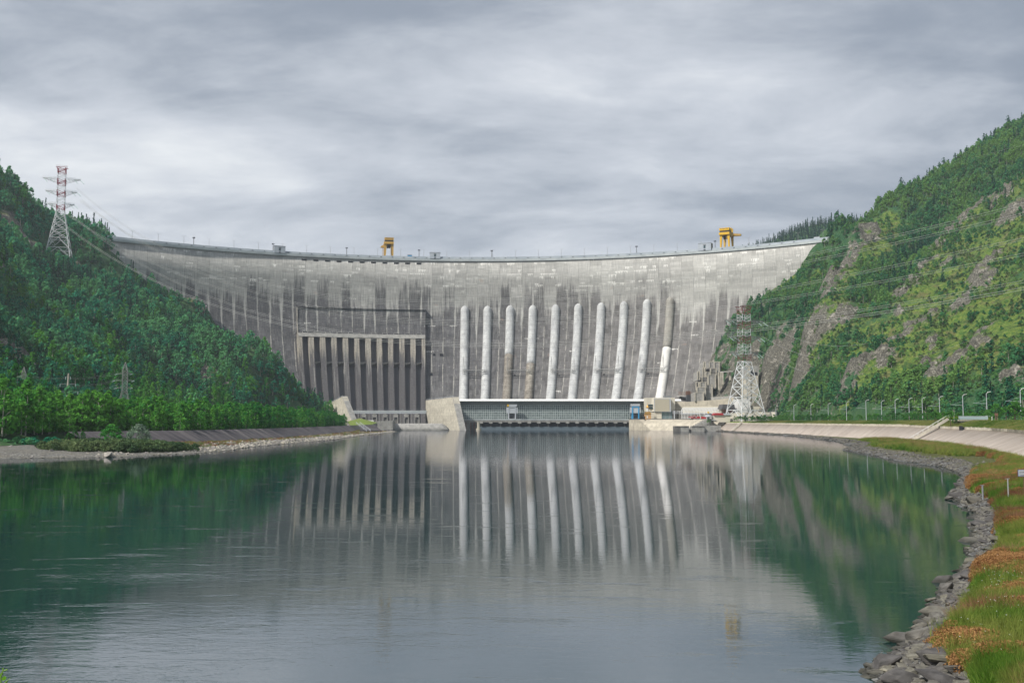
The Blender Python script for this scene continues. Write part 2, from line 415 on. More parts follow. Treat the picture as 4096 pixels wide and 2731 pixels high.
M['dkgrey'] = simple('dark_metal', (.07, .075, .085), .6, var=.25)
M['blue'] = simple('crane_blue', (.04, .30, .60), .5, var=.15)
M['lgrey'] = simple('light_grey_panel', (.47, .50, .54), .55, var=.1)
M['cream'] = simple('cream_render', (.66, .62, .52), .8, var=.1)
M['screen'] = simple('blank_screen', (.50, .46, .36), .7, var=.06)
M['gold'] = simple('gilded_sheet', (.80, .45, .12), .3, .8, var=.1)
M['ochre'] = simple('ochre_render', (.62, .37, .17), .8, var=.1)
M['brick'] = simple('brown_brick', (.22, .12, .09), .85, var=.2)
M['roofd'] = simple('dark_roofing', (.10, .10, .105), .8, var=.3)
M['redp'] = simple('red_vehicle_paint', (.42, .03, .04), .4, var=.15)
M['carw'] = simple('white_car_paint', (.75, .76, .78), .25, var=.05, spec=.6)
M['glassd'] = simple('dark_glass', (.03, .06, .07), .1, var=.2, spec=.8)
M['tglass'] = simple('teal_glass', (.05, .16, .16), .15, var=.3, spec=.8)
M['rubber'] = simple('rubber', (.02, .02, .02), .9)
M['asph'] = simple('asphalt', (.06, .06, .06), .9, var=.2)
M['insul'] = simple('insulator_glass', (.40, .55, .52), .3, var=.1, spec=.6)
M['bark'] = simple('bark', (.10, .075, .055), .9, var=.4, sc=2)
M['barkb'] = simple('pale_bark', (.38, .36, .31), .85, var=.5, sc=2)
M['stone'] = None
def leafmat(name, c0, c1, c2, rough=.7, trans=.33):
    def f(t):
        r = t.orand(); p = t.pos(); n = t.noise(p, .35, 3)
        big = t.noise(p, .016, 4, .6)
        c = t.mix(t.ss(r, .15, .85), c0, c1); c = t.mix(t.ss(n*.6+big, .72, .90), c, c2); dk = t.ss(big+(n-.5)*.3, .48, .34)*.35; c = t.mix(dk, c, tuple(q*.55 for q in c0))
        a = t.attr('lv'); k = a*.5+.75
        c = t.mix(1., c, t.comb(k, k, k), 'MULTIPLY')
        b = t.node('ShaderNodeBsdfDiffuse'); t.put(b.inputs[0], c)
        tr = t.node('ShaderNodeBsdfTranslucent'); t.put(tr.inputs[0], c)
        m = t.node('ShaderNodeMixShader'); m.inputs[0].default_value = trans; t.l.new(b.outputs[0], m.inputs[1]); t.l.new(tr.outputs[0], m.inputs[2])
        return m.outputs[0]
    return material(name, f)
M['lf_left'] = leafmat('leaves_shade_tint', (.022, .215, .125), (.052, .290, .150), (.135, .370, .150))  # left slope leaves: bluish cast of its shade put into the colour
M['lf_terr'] = leafmat('leaves_fresh', (.028, .200, .045), (.075, .300, .055), (.140, .380, .060), trans=.38)
M['lf_right'] = leafmat('leaves_warm', (.045, .200, .095), (.085, .275, .110), (.180, .340, .090))
M['lf_row'] = leafmat('leaves_young', (.035, .15, .035), (.06, .20, .04), (.09, .25, .045))
M['ndl'] = leafmat('needles_dark', (.010, .075, .048), (.018, .100, .058), (.035, .125, .06), trans=.1)
M['ndlf'] = leafmat('needles_far', (.020, .080, .065), (.032, .10, .075), (.045, .12, .08), trans=.1)  # the same needles paler and bluer, distance haze put into the colour
M['willow'] = leafmat('willow_leaves', (.16, .25, .18), (.20, .30, .21), (.25, .34, .24))
M['shrub'] = leafmat('shrub_leaves', (.075, .14, .065), (.11, .18, .075), (.17, .23, .10))
M['lime'] = leafmat('hedge_leaves', (.17, .30, .02), (.22, .36, .03), (.28, .4, .04))
M['grs'] = leafmat('grass_blades', (.070, .185, .022), (.135, .245, .035), (.25, .29, .07))
M['grv'] = leafmat('verge_grass', (.09, .17, .03), (.15, .22, .045), (.26, .27, .09))
M['fern'] = leafmat('dead_fern', (.20, .095, .04), (.29, .145, .06), (.40, .23, .10))
M['heath'] = leafmat('dry_stalks', (.22, .10, .06), (.28, .14, .08), (.36, .22, .12))
M['petal'] = simple('white_petals', (.85, .85, .82), .7)
M['pinkf'] = simple('pink_petals', (.55, .20, .42), .7)
M['leafnear'] = leafmat('near_leaf', (.16, .40, .03), (.22, .48, .04), (.3, .5, .06), trans=.4)
def rockf(name, a, b, cc):
    def f(t):
        p = t.coord(); r = t.orand(); n = t.noise(p, 1.3, 7, .65); ln = t.noise(t.comb(*[q*k for q, k in zip(t.sep(p), (.8, .8, 5.))]), 1.2, 5, .6)
        c = t.mix(t.ss(n, .3, .7), a, b); c = t.mix(t.ss(ln, .5, .75)*.6, c, cc)
        k = r*.7+.65; c = t.mix(1., c, t.comb(k*1.03, k, k*(1.08-r*.2)), 'MULTIPLY'); c = t.mix(t.ss(t.sep(t.pos())[2], .32, .10)*.7, c, (.022, .024, .018))
        return princ(t, c, .85, t.bump(n*.5+ln, .08, 1.))
    return material(name, f)
M['rock'] = rockf('shore_stone', (.070, .068, .062), (.175, .172, .158), (.31, .285, .24))
M['rockp'] = rockf('pale_stone', (.25, .24, .22), (.42, .40, .36), (.50, .48, .44))
# water
def water(t):
    p = t.pos(); x, y, z = t.sep(p)
    r1 = t.noise(t.comb(x*.45, y*1.1, 0.), 1., 4, .6, .3)
    r2 = t.noise(t.comb(x*.06, y*.22, 3.), 1., 3, .55)
    r3 = t.noise(t.comb(x*1.8, y*3.6, 6.), 1., 3, .6)
    patch = t.ss(t.noise(t.comb(x*.11, y*.42, 9.), 1., 5, .66, .3), .56, .68)*t.ss(t.noise(t.comb(x*.02, y*.03, 19.), 1., 3), .36, .52)
    side = t.ss(x+y*.10, 60., -60.)
    near = t.ss(y, 130., 35.)
    nr2 = t.ss(y, 150., 45.)
    far = t.ss(y, 110., 480.)
    amp = .13+far*.34+near*.07+nr2*.75*t.ss(x+y*.25, 30., -15.)*t.ss(t.noise(t.comb(x*.03, y*.06, 29.), 1., 3), .35, .6)+patch*(side*2.6+.6)
    h = ((r1-.5)*.034+(r3-.5)*.014*(near+.1)+(r2-.5)*.009)*amp
    nb = t.bump(h, 1., .8)
    rough = .024+far*.012+patch*side*.05
    g = t.node('ShaderNodeBsdfGlossy'); t.put(g.inputs['Color'], (.86, .85, .89)); t.put(g.inputs['Roughness'], rough); t.put(g.inputs['Normal'], nb)
    df = t.node('ShaderNodeBsdfDiffuse'); t.put(df.inputs[0], (.003, .032, .028))
    fr = t.node('ShaderNodeFresnel'); fr.inputs[0].default_value = 1.34; t.put(fr.inputs['Normal'], nb)
    fac = (S(t, fr.outputs[0])*.62+.30).clamp()
    m = t.node('ShaderNodeMixShader'); t.put(m.inputs[0], fac); t.l.new(df.outputs[0], m.inputs[1]); t.l.new(g.outputs[0], m.inputs[2])
    return m.outputs[0]
M['water'] = material('river_water', water)
def pglass(t):
    p = t.coord(); x, y, z = t.sep(p); r = t.white(t.comb((x/2.1).floor(), (z/2.6).floor(), 3.)); n = t.noise(p, .3, 4)
    c = t.mix(r, (.07, .10, .105), (.20, .245, .245)); c = t.mix(t.ss(n, .5, .7)*.5, c, (.27, .32, .32)); return princ(t, c, .25, spec=.5)
M['pglass'] = material('powerhouse_glass', pglass)
M['gridm'] = simple('grid_metal', (.50, .57, .56), .6, var=.1)
# ================================================================= dam geometry frame
DCX, DCY, DR, BL = -45., 615., 664., 14.6
def doff(z):
    z = np.asarray(z, float); return 62*np.maximum((162-z)/124, 0)**1.55
def D(th, z, o=0.):
    r = DR-float(doff(z))-o; return Vector((DCX+r*math.sin(th), DCY+r*math.cos(th), z))
def theta_px(px, z, o=0.):
    ths = np.linspace(-.85, .85, 3401); r = DR-float(doff(z))-o
    X = DCX+r*np.sin(ths); Y = DCY+r*np.cos(ths); p, _ = pxof(X, Y, z); return float(ths[np.argmin(abs(p-px))])
def dam_hit(px, py, o=0.):
    r = Vector(ray(px, py)); Ys = np.linspace(950, 1320, 1500); t = Ys/r[1]
    X = r[0]*t; Z = CZ+r[2]*t; d = np.hypot(X-DCX, Ys-DCY)-(DR-doff(Z)-o); i = int(np.argmax(d > 0)); return Vector((X[i], Ys[i], Z[i]))
def uvdam(o):
    me = o.data; l = me.uv_layers.new(name='UVMap'); co = np.empty(len(me.vertices)*3, np.float32); me.vertices.foreach_get('co', co); co = co.reshape(-1, 3)
    vi = np.empty(len(me.loops), np.int32); me.loops.foreach_get('vertex_index', vi); c = co[vi]
    uv = np.stack([np.arctan2(c[:, 0]-DCX, c[:, 1]-DCY)*DR, c[:, 2]], 1); l.data.foreach_set('uv', uv.astype(np.float32).ravel()); return o
def sweep(name, prof, th0, th1, mat, parent, n=160, label=None):
    """closed profile [(offset toward the river, z)] swept along the arch"""
    ths = np.linspace(th0, th1, n); V = []
    for th in ths:
        for o, z in prof: V.append((DCX+(DR-o)*math.sin(th), DCY+(DR-o)*math.cos(th), z))
    k = len(prof); Fc = []
    for i in range(n-1):
        for j in range(k):
            a = i*k+j; b = i*k+(j+1) % k; Fc.append((a, b, b+k, a+k))
    m = MB(); m.v = V; m.f = Fc+[tuple(range(k))[::-1], tuple((n-1)*k+i for i in range(k))]
    o = m.build(name, mat, parent); uvdam(o)
    if label: o['label'] = label
    return o
dam = thing('dam', 'huge curved grey concrete dam closing the valley between two forested hills', 'dam')
TH0, TH1 = -.692, .668
# face: a dense grid so the curved profile is smooth
ths = np.arange(TH0, TH1, 2.4/DR); zs = np.concatenate([np.arange(-8, 165, 4.), [170, 190, 216.4]])
V = []; UV = []
for z in zs:
    r = DR-doff(z); V.append(np.stack([DCX+r*np.sin(ths), DCY+r*np.cos(ths), np.full_like(ths, z)], 1)); UV.append(np.stack([ths*DR, np.full_like(ths, z)], 1))
# close over the top and down the reservoir side
for r, z in ((DR+22, 216.4), (DR+24, -8)):
    V.append(np.stack([DCX+r*np.sin(ths), DCY+r*np.cos(ths), np.full_like(ths, z)], 1)); UV.append(np.stack([ths*DR, np.full_like(ths, z)], 1))
npmesh('wall', np.concatenate(V), gridfaces(len(zs)+2, len(ths))[:, ::-1], M['dam'], uv=np.concatenate(UV), parent=dam, smooth=False)
sweep('cornice', [(-.5, 216.42), (1.3, 216.42), (1.5, 219.3), (-.5, 219.3)], TH0, TH1, M['cornice'], dam)
sweep('parapet', [(-1.6, 219.32), (.2, 219.32), (-.5, 222.2), (-1.6, 222.2)], TH0, TH1, M['gallery'], dam)
sweep('roadway', [(-20, 216.42), (-1.8, 216.42), (-1.8, 221.0), (-20, 221.0)], TH0, TH1, M['asph'], dam)
for k in range(-28, 28):
    th = (k+.5)*BL/DR; p = D(th, 220.7, .15); m = MB()
    a = D(th-.9/DR, 220.4, -.1); b = D(th+.9/DR, 220.4, -.1); m.bar(a, b, .9, .7); m.build('vent_hood', M['dkgrey'], dam)
# sluice slots under the crest: dark bars proud of the face, painting their shade
SP_R = -68.3; SPB = 14.55
for k in range(11):
    sc = SP_R-SPB*(k+.5); th = sc/DR; m = MB(); a = D(th-3./DR, 212.6, 0); b = D(th+3./DR, 212.6, 0); m.bar(a, b, .3, 1.9)
    m.build('sluice_slot', M['dark'], dam)
    m = MB(); m.bar(D(th-3.2/DR, 213.8, .2), D(th+3.2/DR, 213.8, .2), .7, .3); m.build('slot_hood', M['grey'], dam)
# spillway block
def dblock(s0, s1, z0, z1, o0, o1, nz=1, taper=0.):
    """solid following the face: from offset o0 to o1 in front of it"""
    m = MB(); zz = np.linspace(z0, z1, nz+1); n = max(1, int(abs(s1-s0)/12)); ss = np.linspace(s0, s1, n+1)
    idx = {}
    for i, z in enumerate(zz):
        for j, s in enumerate(ss):
            for k, o in enumerate((o0, o1)):
                idx[i, j, k] = len(m.v); m.v.append(tuple(D(s/DR, float(z), o)))
    for i in range(nz):
        for j in range(n):
            for k in (0, 1): m.f.append((idx[i,j,k], idx[i,j+1,k], idx[i+1,j+1,k], idx[i+1,j,k]))
        for j in (0, n): m.f.append((idx[i,j,0], idx[i+1,j,0], idx[i+1,j,1], idx[i,j,1]))
    for i in (0, nz):
        for j in range(n): m.f.append((idx[i,j,0], idx[i,j+1,0], idx[i,j+1,1], idx[i,j,1]))
    return m
sL = SP_R-SPB*11
o = dblock(sL-3.5, SP_R+1.5, 151.72, 153.6, -2, 8.6).build('overhang', M['dam'], dam); uvdam(o)
o = dblock(sL-3.5, SP_R+1.5, 118.5, 151.6, -2, 6.6, 6).build('upper_panel', M['pier'], dam); uvdam(o); o.data.materials[0] = M['dam']
o = dblock(sL-2.6, sL-1.2, 20, 151.7, -2, 8, 16).build('edge_wall', M['pier'], dam); uvdam(o)
o = dblock(sL-1.1, SP_R+1.5, 113.8, 118.4, -2, 9.6).build('ledge_beam', M['grey'], dam)
for k in range(11):
    c = SP_R-SPB*(k+.5)
    dblock(c-3.4, c+3.4, 118.6, 120.4, 1, 9.4).build('ledge_hood', M['grey'], dam)
    dblock(c-2.9, c+2.9, 118.9, 120.1, 9.42, 9.5).build('ledge_slot', M['dark'], dam)
for k in range(12):
    c = SP_R-SPB*k; w_ = 3.4
    a, b = (c-w_, c+w_) if 0 < k < 11 else ((c-w_, c+1.3) if k == 0 else (c-.9, c+w_))
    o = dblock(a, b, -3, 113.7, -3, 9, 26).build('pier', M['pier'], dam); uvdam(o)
for k in range(11):
    c = SP_R-SPB*(k+.5)
    o = dblock(c-3.9, c+3.9, -3, 113.7, -.6, .5, 26).build('chute', M['chan'], dam); uvdam(o)
    # flow splitter lip halfway down
    if k < 10:
        m = MB(); zt = 83.; q = [D((c-3.85)/DR, zt, .4), D((c+3.85)/DR, zt, .4), D((c+3.85)/DR, zt, 8.0), D((c-3.85)/DR, zt-2, 8.0)]
        q2 = [Vector(v) for v in q]; q2 = [v-Vector((0, 0, h)) for v, h in zip(q2, (7, 7, 1.6, 1.6))]
        m.hexa([q2[3], q2[2], q2[1], q2[0], q[3], q[2], q[1], q[0]]); m.build('flow_lip', M['dkc'], dam)
# penstocks
PEN_S = [-16+29.35*i for i in range(10)]
def cloth_top(i): return [157, 157, 157.5, 157.5, 158, 158.5, 159, 160, 161.5, 163][i]
labels = {2: 'penstock with bare brown lower half, third from the left', 3: 'penstock with bare brown lower third, fourth from the left', 9: 'weathered beige penstock with a white lower third'}
for i, s in enumerate(PEN_S):
    zt = cloth_top(i); segs = {2: [('pen', 92, zt), ('penb', 8, 91.98)], 3: [('pen', 80, zt), ('penb', 8, 79.98)], 9: [('peng', 98, zt), ('penw', 8, 97.98)]}.get(i, [('pen', 8, zt)])
    root = None
    for j, (mt, za, zb) in enumerate(segs):
        m = MB(); pts = []; rs = []
        top = (j == 0)
        za = max(za, 24); zz = np.linspace(za, zb-(5.5 if top else 0), max(4, int((zb-za)/4)))
        fl = [5.35+.9*max(0, (45-z)/45) for z in zz]
        for z, r in zip(zz, fl): pts.append(D(s/DR, float(z), .5)); rs.append(r)
        if top:
            for a in (15, 30, 45, 60, 75, 88):
                a = R_(a); pts.append(D(s/DR, zb-5.5+5.5*math.sin(a), .5-4*(1-math.cos(a)))); rs.append(5.35*math.cos(a)+.02)
        m.tube(pts, rs, 20)
        o = m.build('penstock' if j == 0 else 'penstock_lower_section', M[mt], dam if j == 0 else root, smooth=True)
        if j == 0: root = o; 
        if j == 0 and i in labels: o['label'] = labels[i]
# niches and little features of the face
for (px, py, w_, h_) in ((1766, 1424, 4, 6), (1736, 1422, 3, 5), (1725, 1502, 3, 7), (2059, 1503, 2, 3), (2237, 1503, 2, 3), (2416, 1500, 2, 3), (2593, 1497, 2, 3)):
    p = dam_hit(px, py); th = math.atan2(p.x-DCX, p.y-DCY); m = MB(); m.bar(D(th-w_/2/DR, p.z, .05), D(th+w_/2/DR, p.z, .05), .3, h_); m.build('niche', M['dark'], dam)
# ================================================================= hills (height fields through surveyed points)
def tps_fit(P, z, lam=1.):
    P = np.array(P); n = len(P); d = np.hypot(P[:, None, 0]-P[None, :, 0], P[:, None, 1]-P[None, :, 1])/100
    K = np.where(d > 0, d*d*np.log(np.maximum(d, 1e-9)), 0)+lam*.01*np.eye(n); Q = np.c_[np.ones(n), P/100]
    A = np.zeros((n+3, n+3)); A[:n, :n] = K; A[:n, n:] = Q; A[n:, :n] = Q.T
    return P, np.linalg.solve(A, np.r_[z, 0, 0, 0])
def tps_eval(fit, x, y):
    P, w = fit; x = np.asarray(x, float); y = np.asarray(y, float); sh = x.shape; x = x.ravel(); y = y.ravel(); out = np.empty(len(x))
    for a in range(0, len(x), 20000):
        xs, ys = x[a:a+20000], y[a:a+20000]; d = np.hypot(xs[:, None]-P[None, :, 0], ys[:, None]-P[None, :, 1])/100
        K = np.where(d > 0, d*d*np.log(np.maximum(d, 1e-9)), 0); out[a:a+20000] = K@w[:-3]+w[-3]+w[-2]*xs/100+w[-1]*ys/100
    return out.reshape(sh)
def ctrl(lst, raw):
    P = []; z = []
    for px, py, Y in lst:
        v = aty(px, py, Y) if Y else dam_hit(px, py, 4); P.append((v.x, v.y)); z.append(v.z)
    for x, y, zz in raw: P.append((x, y)); z.append(zz)
    return tps_fit(P, np.array(z))
LC = [(0,735,1080),(60,765,1090),(110,810,1100),(165,895,1120),(235,915,1140),(320,915,1145),(390,938,1150),
 (0,1000,930),(0,1300,760),(0,1500,610),(235,1030,1080),(235,1200,950),(235,1400,780),(235,1560,640),
 (410,985,0),(500,1060,0),(600,1125,0),(720,1195,0),(830,1255,0),(500,1200,1030),(500,1400,880),(500,1565,740),
 (700,1300,1040),(700,1450,920),(700,1600,800),(860,1340,0),(885,1400,0),(930,1425,1020),(1050,1410,1000),(1110,1480,1015),(1220,1660,1050),(1000,1560,930),(900,1620,850),(980,1440,1090),(1100,1520,1100)]
LR = [(-205,300,8),(-215,400,9),(-235,500,10),(-250,620,11),(-262,740,12),(-255,860,12),(-235,950,12),(-212,1040,11),(-205,1130,8),(-180,1100,7),(-190,900,8),(-190,700,7.5),(-180,500,7),(-165,380,6.5),
 (-330,300,110),(-420,500,190),(-500,750,240),(-620,950,280),(-660,1200,262),(-540,1230,235),(-640,1400,240),(-800,1000,300),(-380,1300,120),(-250,1300,60)]
RC = [(4096,512,1300),(4096,800,1000),(4096,1100,800),(4096,1400,640),(4096,1600,530),(3987,568,1300),(3869,652,1300),(3788,726,1300),(3696,790,1300),(3630,848,1290),
 (3800,900,1120),(3800,1200,880),(3800,1400,740),(3800,1590,610),(3600,1000,1130),(3600,1200,950),(3600,1400,800),(3600,1610,660),
 (3400,1000,1210),(3400,1110,1090),(3400,1300,930),(3400,1500,790),(3400,1625,700),(3500,890,1270),(3400,925,1175),(3460,895,1210),
 (3323,965,0),(3226,1020,0),(3104,1150,0),(3068,1185,0),(3023,1215,0),(2942,1285,0),(2895,1340,0),(2862,1400,0),(2830,1452,0),(2808,1510,0),(2782,1575,0),
 (3200,1120,1150),(3200,1250,1050),(3200,1400,960),(3200,1600,870),(3050,1320,1110),(2960,1420,1110),(2900,1520,1118),(3060,1430,1062),(3060,1625,1035),(2940,1600,1088),(3000,1632,1078),(2880,1600,1102),(2825,1590,1122),(3130,1632,985)]
RR = [(250,300,14),(250,420,13),(250,520,13),(250,620,12.5),(248,720,12),(246,820,12),(254,900,12),(262,960,12),(205,1060,7),(190,1080,6),(372,1131,228),(392,1165,238),(300,200,40),(420,300,150),(500,450,220),(560,620,290),(900,900,470),(900,1300,480),(850,1600,400),(600,1600,300),(450,1400,190),(440,1290,195),(380,1300,150)]
fitL, fitR = ctrl(LC, LR), ctrl(RC, RR)
def behind(x, y, z):
    th = np.arctan2(x-DCX, y-DCY); r = np.hypot(x-DCX, y-DCY); inn = (r > DR-doff(z)+10) & (th > -.655) & (th < .60)
    return np.where(inn, np.minimum(z, 150), z)
def silh(f, px, Y0, Y1):
    Ys = np.arange(Y0, Y1, 4.); X = (px-2048)/F*Ys*CP; z = f(X, Ys); i = int(np.argmax((z-CZ)/Ys)); return X[i], Ys[i], z[i]
def hitmark(fit, px, py, Y0, Y1):
    r = Vector(ray(px, py)); Ys = np.arange(Y0, Y1, 3.); t = Ys/r[1]; X = r[0]*t; Z = CZ+r[2]*t; h = tps_eval(fit, X, Ys); i = int(np.argmax(h > Z)); return X[i], Ys[i]
RB = [(3971,849,22),(4048,885,18),(3844,961,13),(3742,1053,14),(3716,1114,11),(3655,1165,11),(3451,1012,9),(3410,1063,10),(3400,1114,15),(3369,1155,15),(3788,1094,9),(3936,1124,13),(3920,1165,13),
 (3350,1179,16),(3312,1235,9),(3051,1258,10),(3652,1179,13),(3624,1216,11),(3662,1235,7),(3387,1310,14),(3368,1338,12),(3298,1380,18),(3261,1426,20),(3233,1463,18),(3242,1519,17),(3210,1547,16),(3084,1449,26),(3107,1496,28),(3056,1543,26),(3084,1589,20),(3140,1589,13),(3168,1608,7),
 (3266,1580,8),(3643,1324,13),(3690,1338,15),(3727,1319,9),(3606,1296,6),(3438,1463,11),(3415,1505,11),(3410,1543,11),(3466,1496,14),(3536,1487,14),(3559,1496,9),(3713,1421,10),(3708,1473,8),(3899,1240,11),(3885,1272,9),(3918,1193,9),(3922,1147,9),(3755,1547,13),(3722,1552,12),(3839,1501,16),(3885,1463,12),(3790,1530,12),(4062,1519,11),(4067,1566,9),(4080,1540,8),
 (2900,1400,12),(2930,1450,10),(2900,1540,16),(2950,1560,16),(2870,1480,14),(2845,1440,10),(2990,1560,14),(3010,1480,10)]
LB = [(40,905,16),(70,960,16),(110,1000,16),(150,1010,10),(120,1130,12),(60,1110,12),(200,1160,10),(250,1190,9),(300,1230,11),(340,1270,12),(355,1300,10),(10,1090,14),(290,1070,8),(780,1215,13),(820,1240,13),(700,1170,9),(760,1290,10),(60,1430,14),(90,1445,12),(20,1440,14),(830,1520,10),(850,1545,8),(930,1560,9),(580,1540,9),(720,1560,7),(640,1440,6),(320,1520,5)]
GB = [(3540,900,26),(3490,960,20),(3150,1130,16),(3180,1090,14),(3560,1240,26),(3600,1340,30),(3560,1400,30),(3800,1180,36),(3850,1260,40),(3720,1230,34),(3900,1000,36),(3980,960,34),(4030,1000,36),(3760,1350,36),(3900,1400,40),(3980,1450,40),(3450,1420,22),(3340,1480,16),(3500,1360,24),(4050,1120,30),(4000,1250,34),(3650,1470,22),(3600,1510,22),(3330,1350,14),(3290,1280,12),(3250,1120,12)]
GBL = [(390,1290,14),(430,1320,16),(460,1350,16),(520,1360,12),(400,1260,10)]
RBw = [(*hitmark(fitR, a, b, 450, 1320), r) for a, b, r in RB]; LBw = [(*hitmark(fitL, a, b, 450, 1200), r) for a, b, r in LB]
GBw = [(*hitmark(fitR, a, b, 450, 1320), r) for a, b, r in GB]; GBLw = [(*hitmark(fitL, a, b, 450, 1200), r) for a, b, r in GBL]
SPUR = [([(3500,965),(3451,1010),(3405,1090),(3360,1160),(3312,1235),(3280,1310)],15,1.),([(4096,790),(4000,840),(3930,880),(3844,950),(3765,1040),(3716,1105),(3655,1170),(3612,1235)],17,1.),
 ([(3410,1290),(3368,1335),(3298,1385),(3250,1440),(3215,1530)],12,1.),([(3990,1080),(3936,1124),(3899,1220),(3885,1280)],9,1.),([(3727,1310),(3690,1345),(3600,1400),(3500,1470),(3425,1520),(3405,1600)],10,.8),([(3960,1380),(3885,1463),(3800,1520),(3722,1570)],8,.7)]
SPW = [(np.array([hitmark(fitR, a, b, 450, 1330) for a, b in pl]), A, k) for pl, A, k in SPUR]
def spurs(x, y):
    dz_ = np.zeros_like(x); rk = np.zeros_like(x); gr = np.zeros_like(x); jx = (fbm(x, y, 26, 3, 61)-.5)*26; X, Y = x+jx, y+(fbm(x, y, 26, 3, 62)-.5)*26
    for P, A, kk in SPW:
        best = np.full(x.shape, 1e9); sg = np.zeros_like(x)
        for a, b in zip(P[:-1], P[1:]):
            e = b-a; t_ = np.clip(((X-a[0])*e[0]+(Y-a[1])*e[1])/(e@e), 0, 1); qx = X-a[0]-t_*e[0]; qy = Y-a[1]-t_*e[1]; d = np.hypot(qx, qy); m = d < best; best = np.where(m, d, best); sg = np.where(m, np.where(qx*.45-qy*.9 > 0, 1., -1.), sg)
        w_ = np.where(sg > 0, 48., 15.); h = np.exp(-(best/w_)**2); dz_ = np.maximum(dz_, A*h)
        rk = np.maximum(rk, kk*np.clip(1.15-best/np.where(sg > 0, 7., 17.), 0, 1)*np.clip((fbm(x, y, 16, 3, 63)-.30)*4.5, 0, 1)); gr = np.maximum(gr, np.where(sg > 0, np.clip(1.2-best/30, 0, 1), 0))
    return dz_, rk, gr
def blobs(x, y, bl, s):
    wv = np.zeros_like(x); jx = (fbm(x, y, 18, 3, s)-.5)*22; jy = (fbm(x, y, 18, 3, s+5)-.5)*22
    for bx, by, r in bl: wv = np.maximum(wv, np.clip(1.30-np.hypot(x-bx+jx, (y-by+jy)*.8)/r/(.80 if r < 30 else 1), 0, 1))
    return wv
def hill(fit, RBl, GBl, side):
    def f(x, y, full=False):
        x = np.asarray(x, float); y = np.asarray(y, float); z = tps_eval(fit, x, y)
        rk = blobs(x, y, RBl, 3); gr = blobs(x, y, GBl, 9)
        if side == 2: sz_, sr_, sg_ = spurs(x, y); z = z+sz_; rk = np.maximum(rk*.85, sr_); gr = np.maximum(gr*.9, sg_*.8)
        rg = 1-abs(fbm(x, y, 34, 4, 30+side)*2-1)*1.0; hk = fbm(x, y, 9, 3, 47+side); rk = rk*np.clip((hk-.28)*4, 0, 1)**.5 if side == 2 else rk
        cr = 1-abs(fbm(x+y*.4, y*.7-x*.3, 11, 4, 40+side)*2-1)
        up = np.clip((z-14)/30, 0, 1)
        z = z+up*((fbm(x, y, 70, 3, 20+side)-.5)*16+(rg-.7)*9)+np.clip((z-10)/12, 0, 1)*rk*((cr-.62)*17+3.0)
        z = behind(x, y, z)
        if side == 2: z = np.where(y < 1000, np.minimum(z, np.interp(x, [224, 244, 248], [-6, 9, 999])), z)
        if side == 2: z = np.where((x < 232) & (y > 1000) & (y < 1090), np.minimum(z, 6.5), z)
        return (z, rk, gr) if full else z
    return f
hL, hR = hill(fitL, LBw, GBLw, 1), hill(fitR, RBw, GBw, 2)
def hillmat(t):
    p = t.pos(); x, y, z = t.sep(p); rk = t.attr('rock'); gr = t.attr('grassy')
    nx, ny, nz = t.sep(t.nrm())
    n = t.noise(p, .08, 6, .65); n2 = t.noise(p, .35, 5, .7)
    soil = t.mix(t.ss(n, .35, .65), (.03, .10, .04), (.07, .15, .05))
    g = t.mix(t.ss(n2, .35, .65), (.055, .14, .022), (.19, .25, .045)); g = t.mix(t.ss(n, .5, .65)*.7, g, (.17, .15, .065)); g = t.mix(t.ss(t.noise(p, .12, 5, .7), .52, .6)*.8, g, (.035, .085, .02))
    c = t.mix(t.ss(gr+(n2-.5)*.7, .1, .5), soil, g)
    st = t.noise(t.comb(x*.5+z*.25, y*.5, z*.16), 1., 6, .72, .4)
    crack = t.ss((st-.5).abs(), .0, .05)
    rc = t.mix(t.ss(n2, .3, .7), (.10, .098, .080), (.25, .237, .195)); rc = t.mix(crack, (.045, .04, .032), rc)
    rc = t.mix(t.ss(t.noise(p, .16, 4, .7), .56, .66)*.7, rc, (.46, .43, .37))
    m = t.ss(rk+(n2-.5)*1.0+(n-.5)*1.3-nz*.22, .10, .26)
    rc = t.mix(t.ss(nz+(n-.5), .74, .92)*.8, rc, g)
    c = t.mix(m, c, rc)
    return princ(t, c, .95, t.bump(n2*.6+crack*.5, 1.2, .7))
M['hill'] = material('hillside', hillmat)
def build_hill(name, f, x0, x1, y0, y1, st):
    xs = np.arange(x0, x1, st); ys = np.arange(y0, y1, st); Y, X = np.meshgrid(ys, xs, indexing='ij'); z, rk, gr = f(X, Y, True)
    o = npmesh(name, np.stack([X.ravel(), Y.ravel(), z.ravel()], 1), gridfaces(len(ys), len(xs)), M['hill'], attrs={'rock': rk.ravel(), 'grassy': gr.ravel()}, smooth=True)
    return tag(o, kind='structure')
build_hill('hillside_left', hL, -800, -150, 260, 1420, 4.)
build_hill('hillside_right', hR, 190, 900, 240, 1560, 3.2)
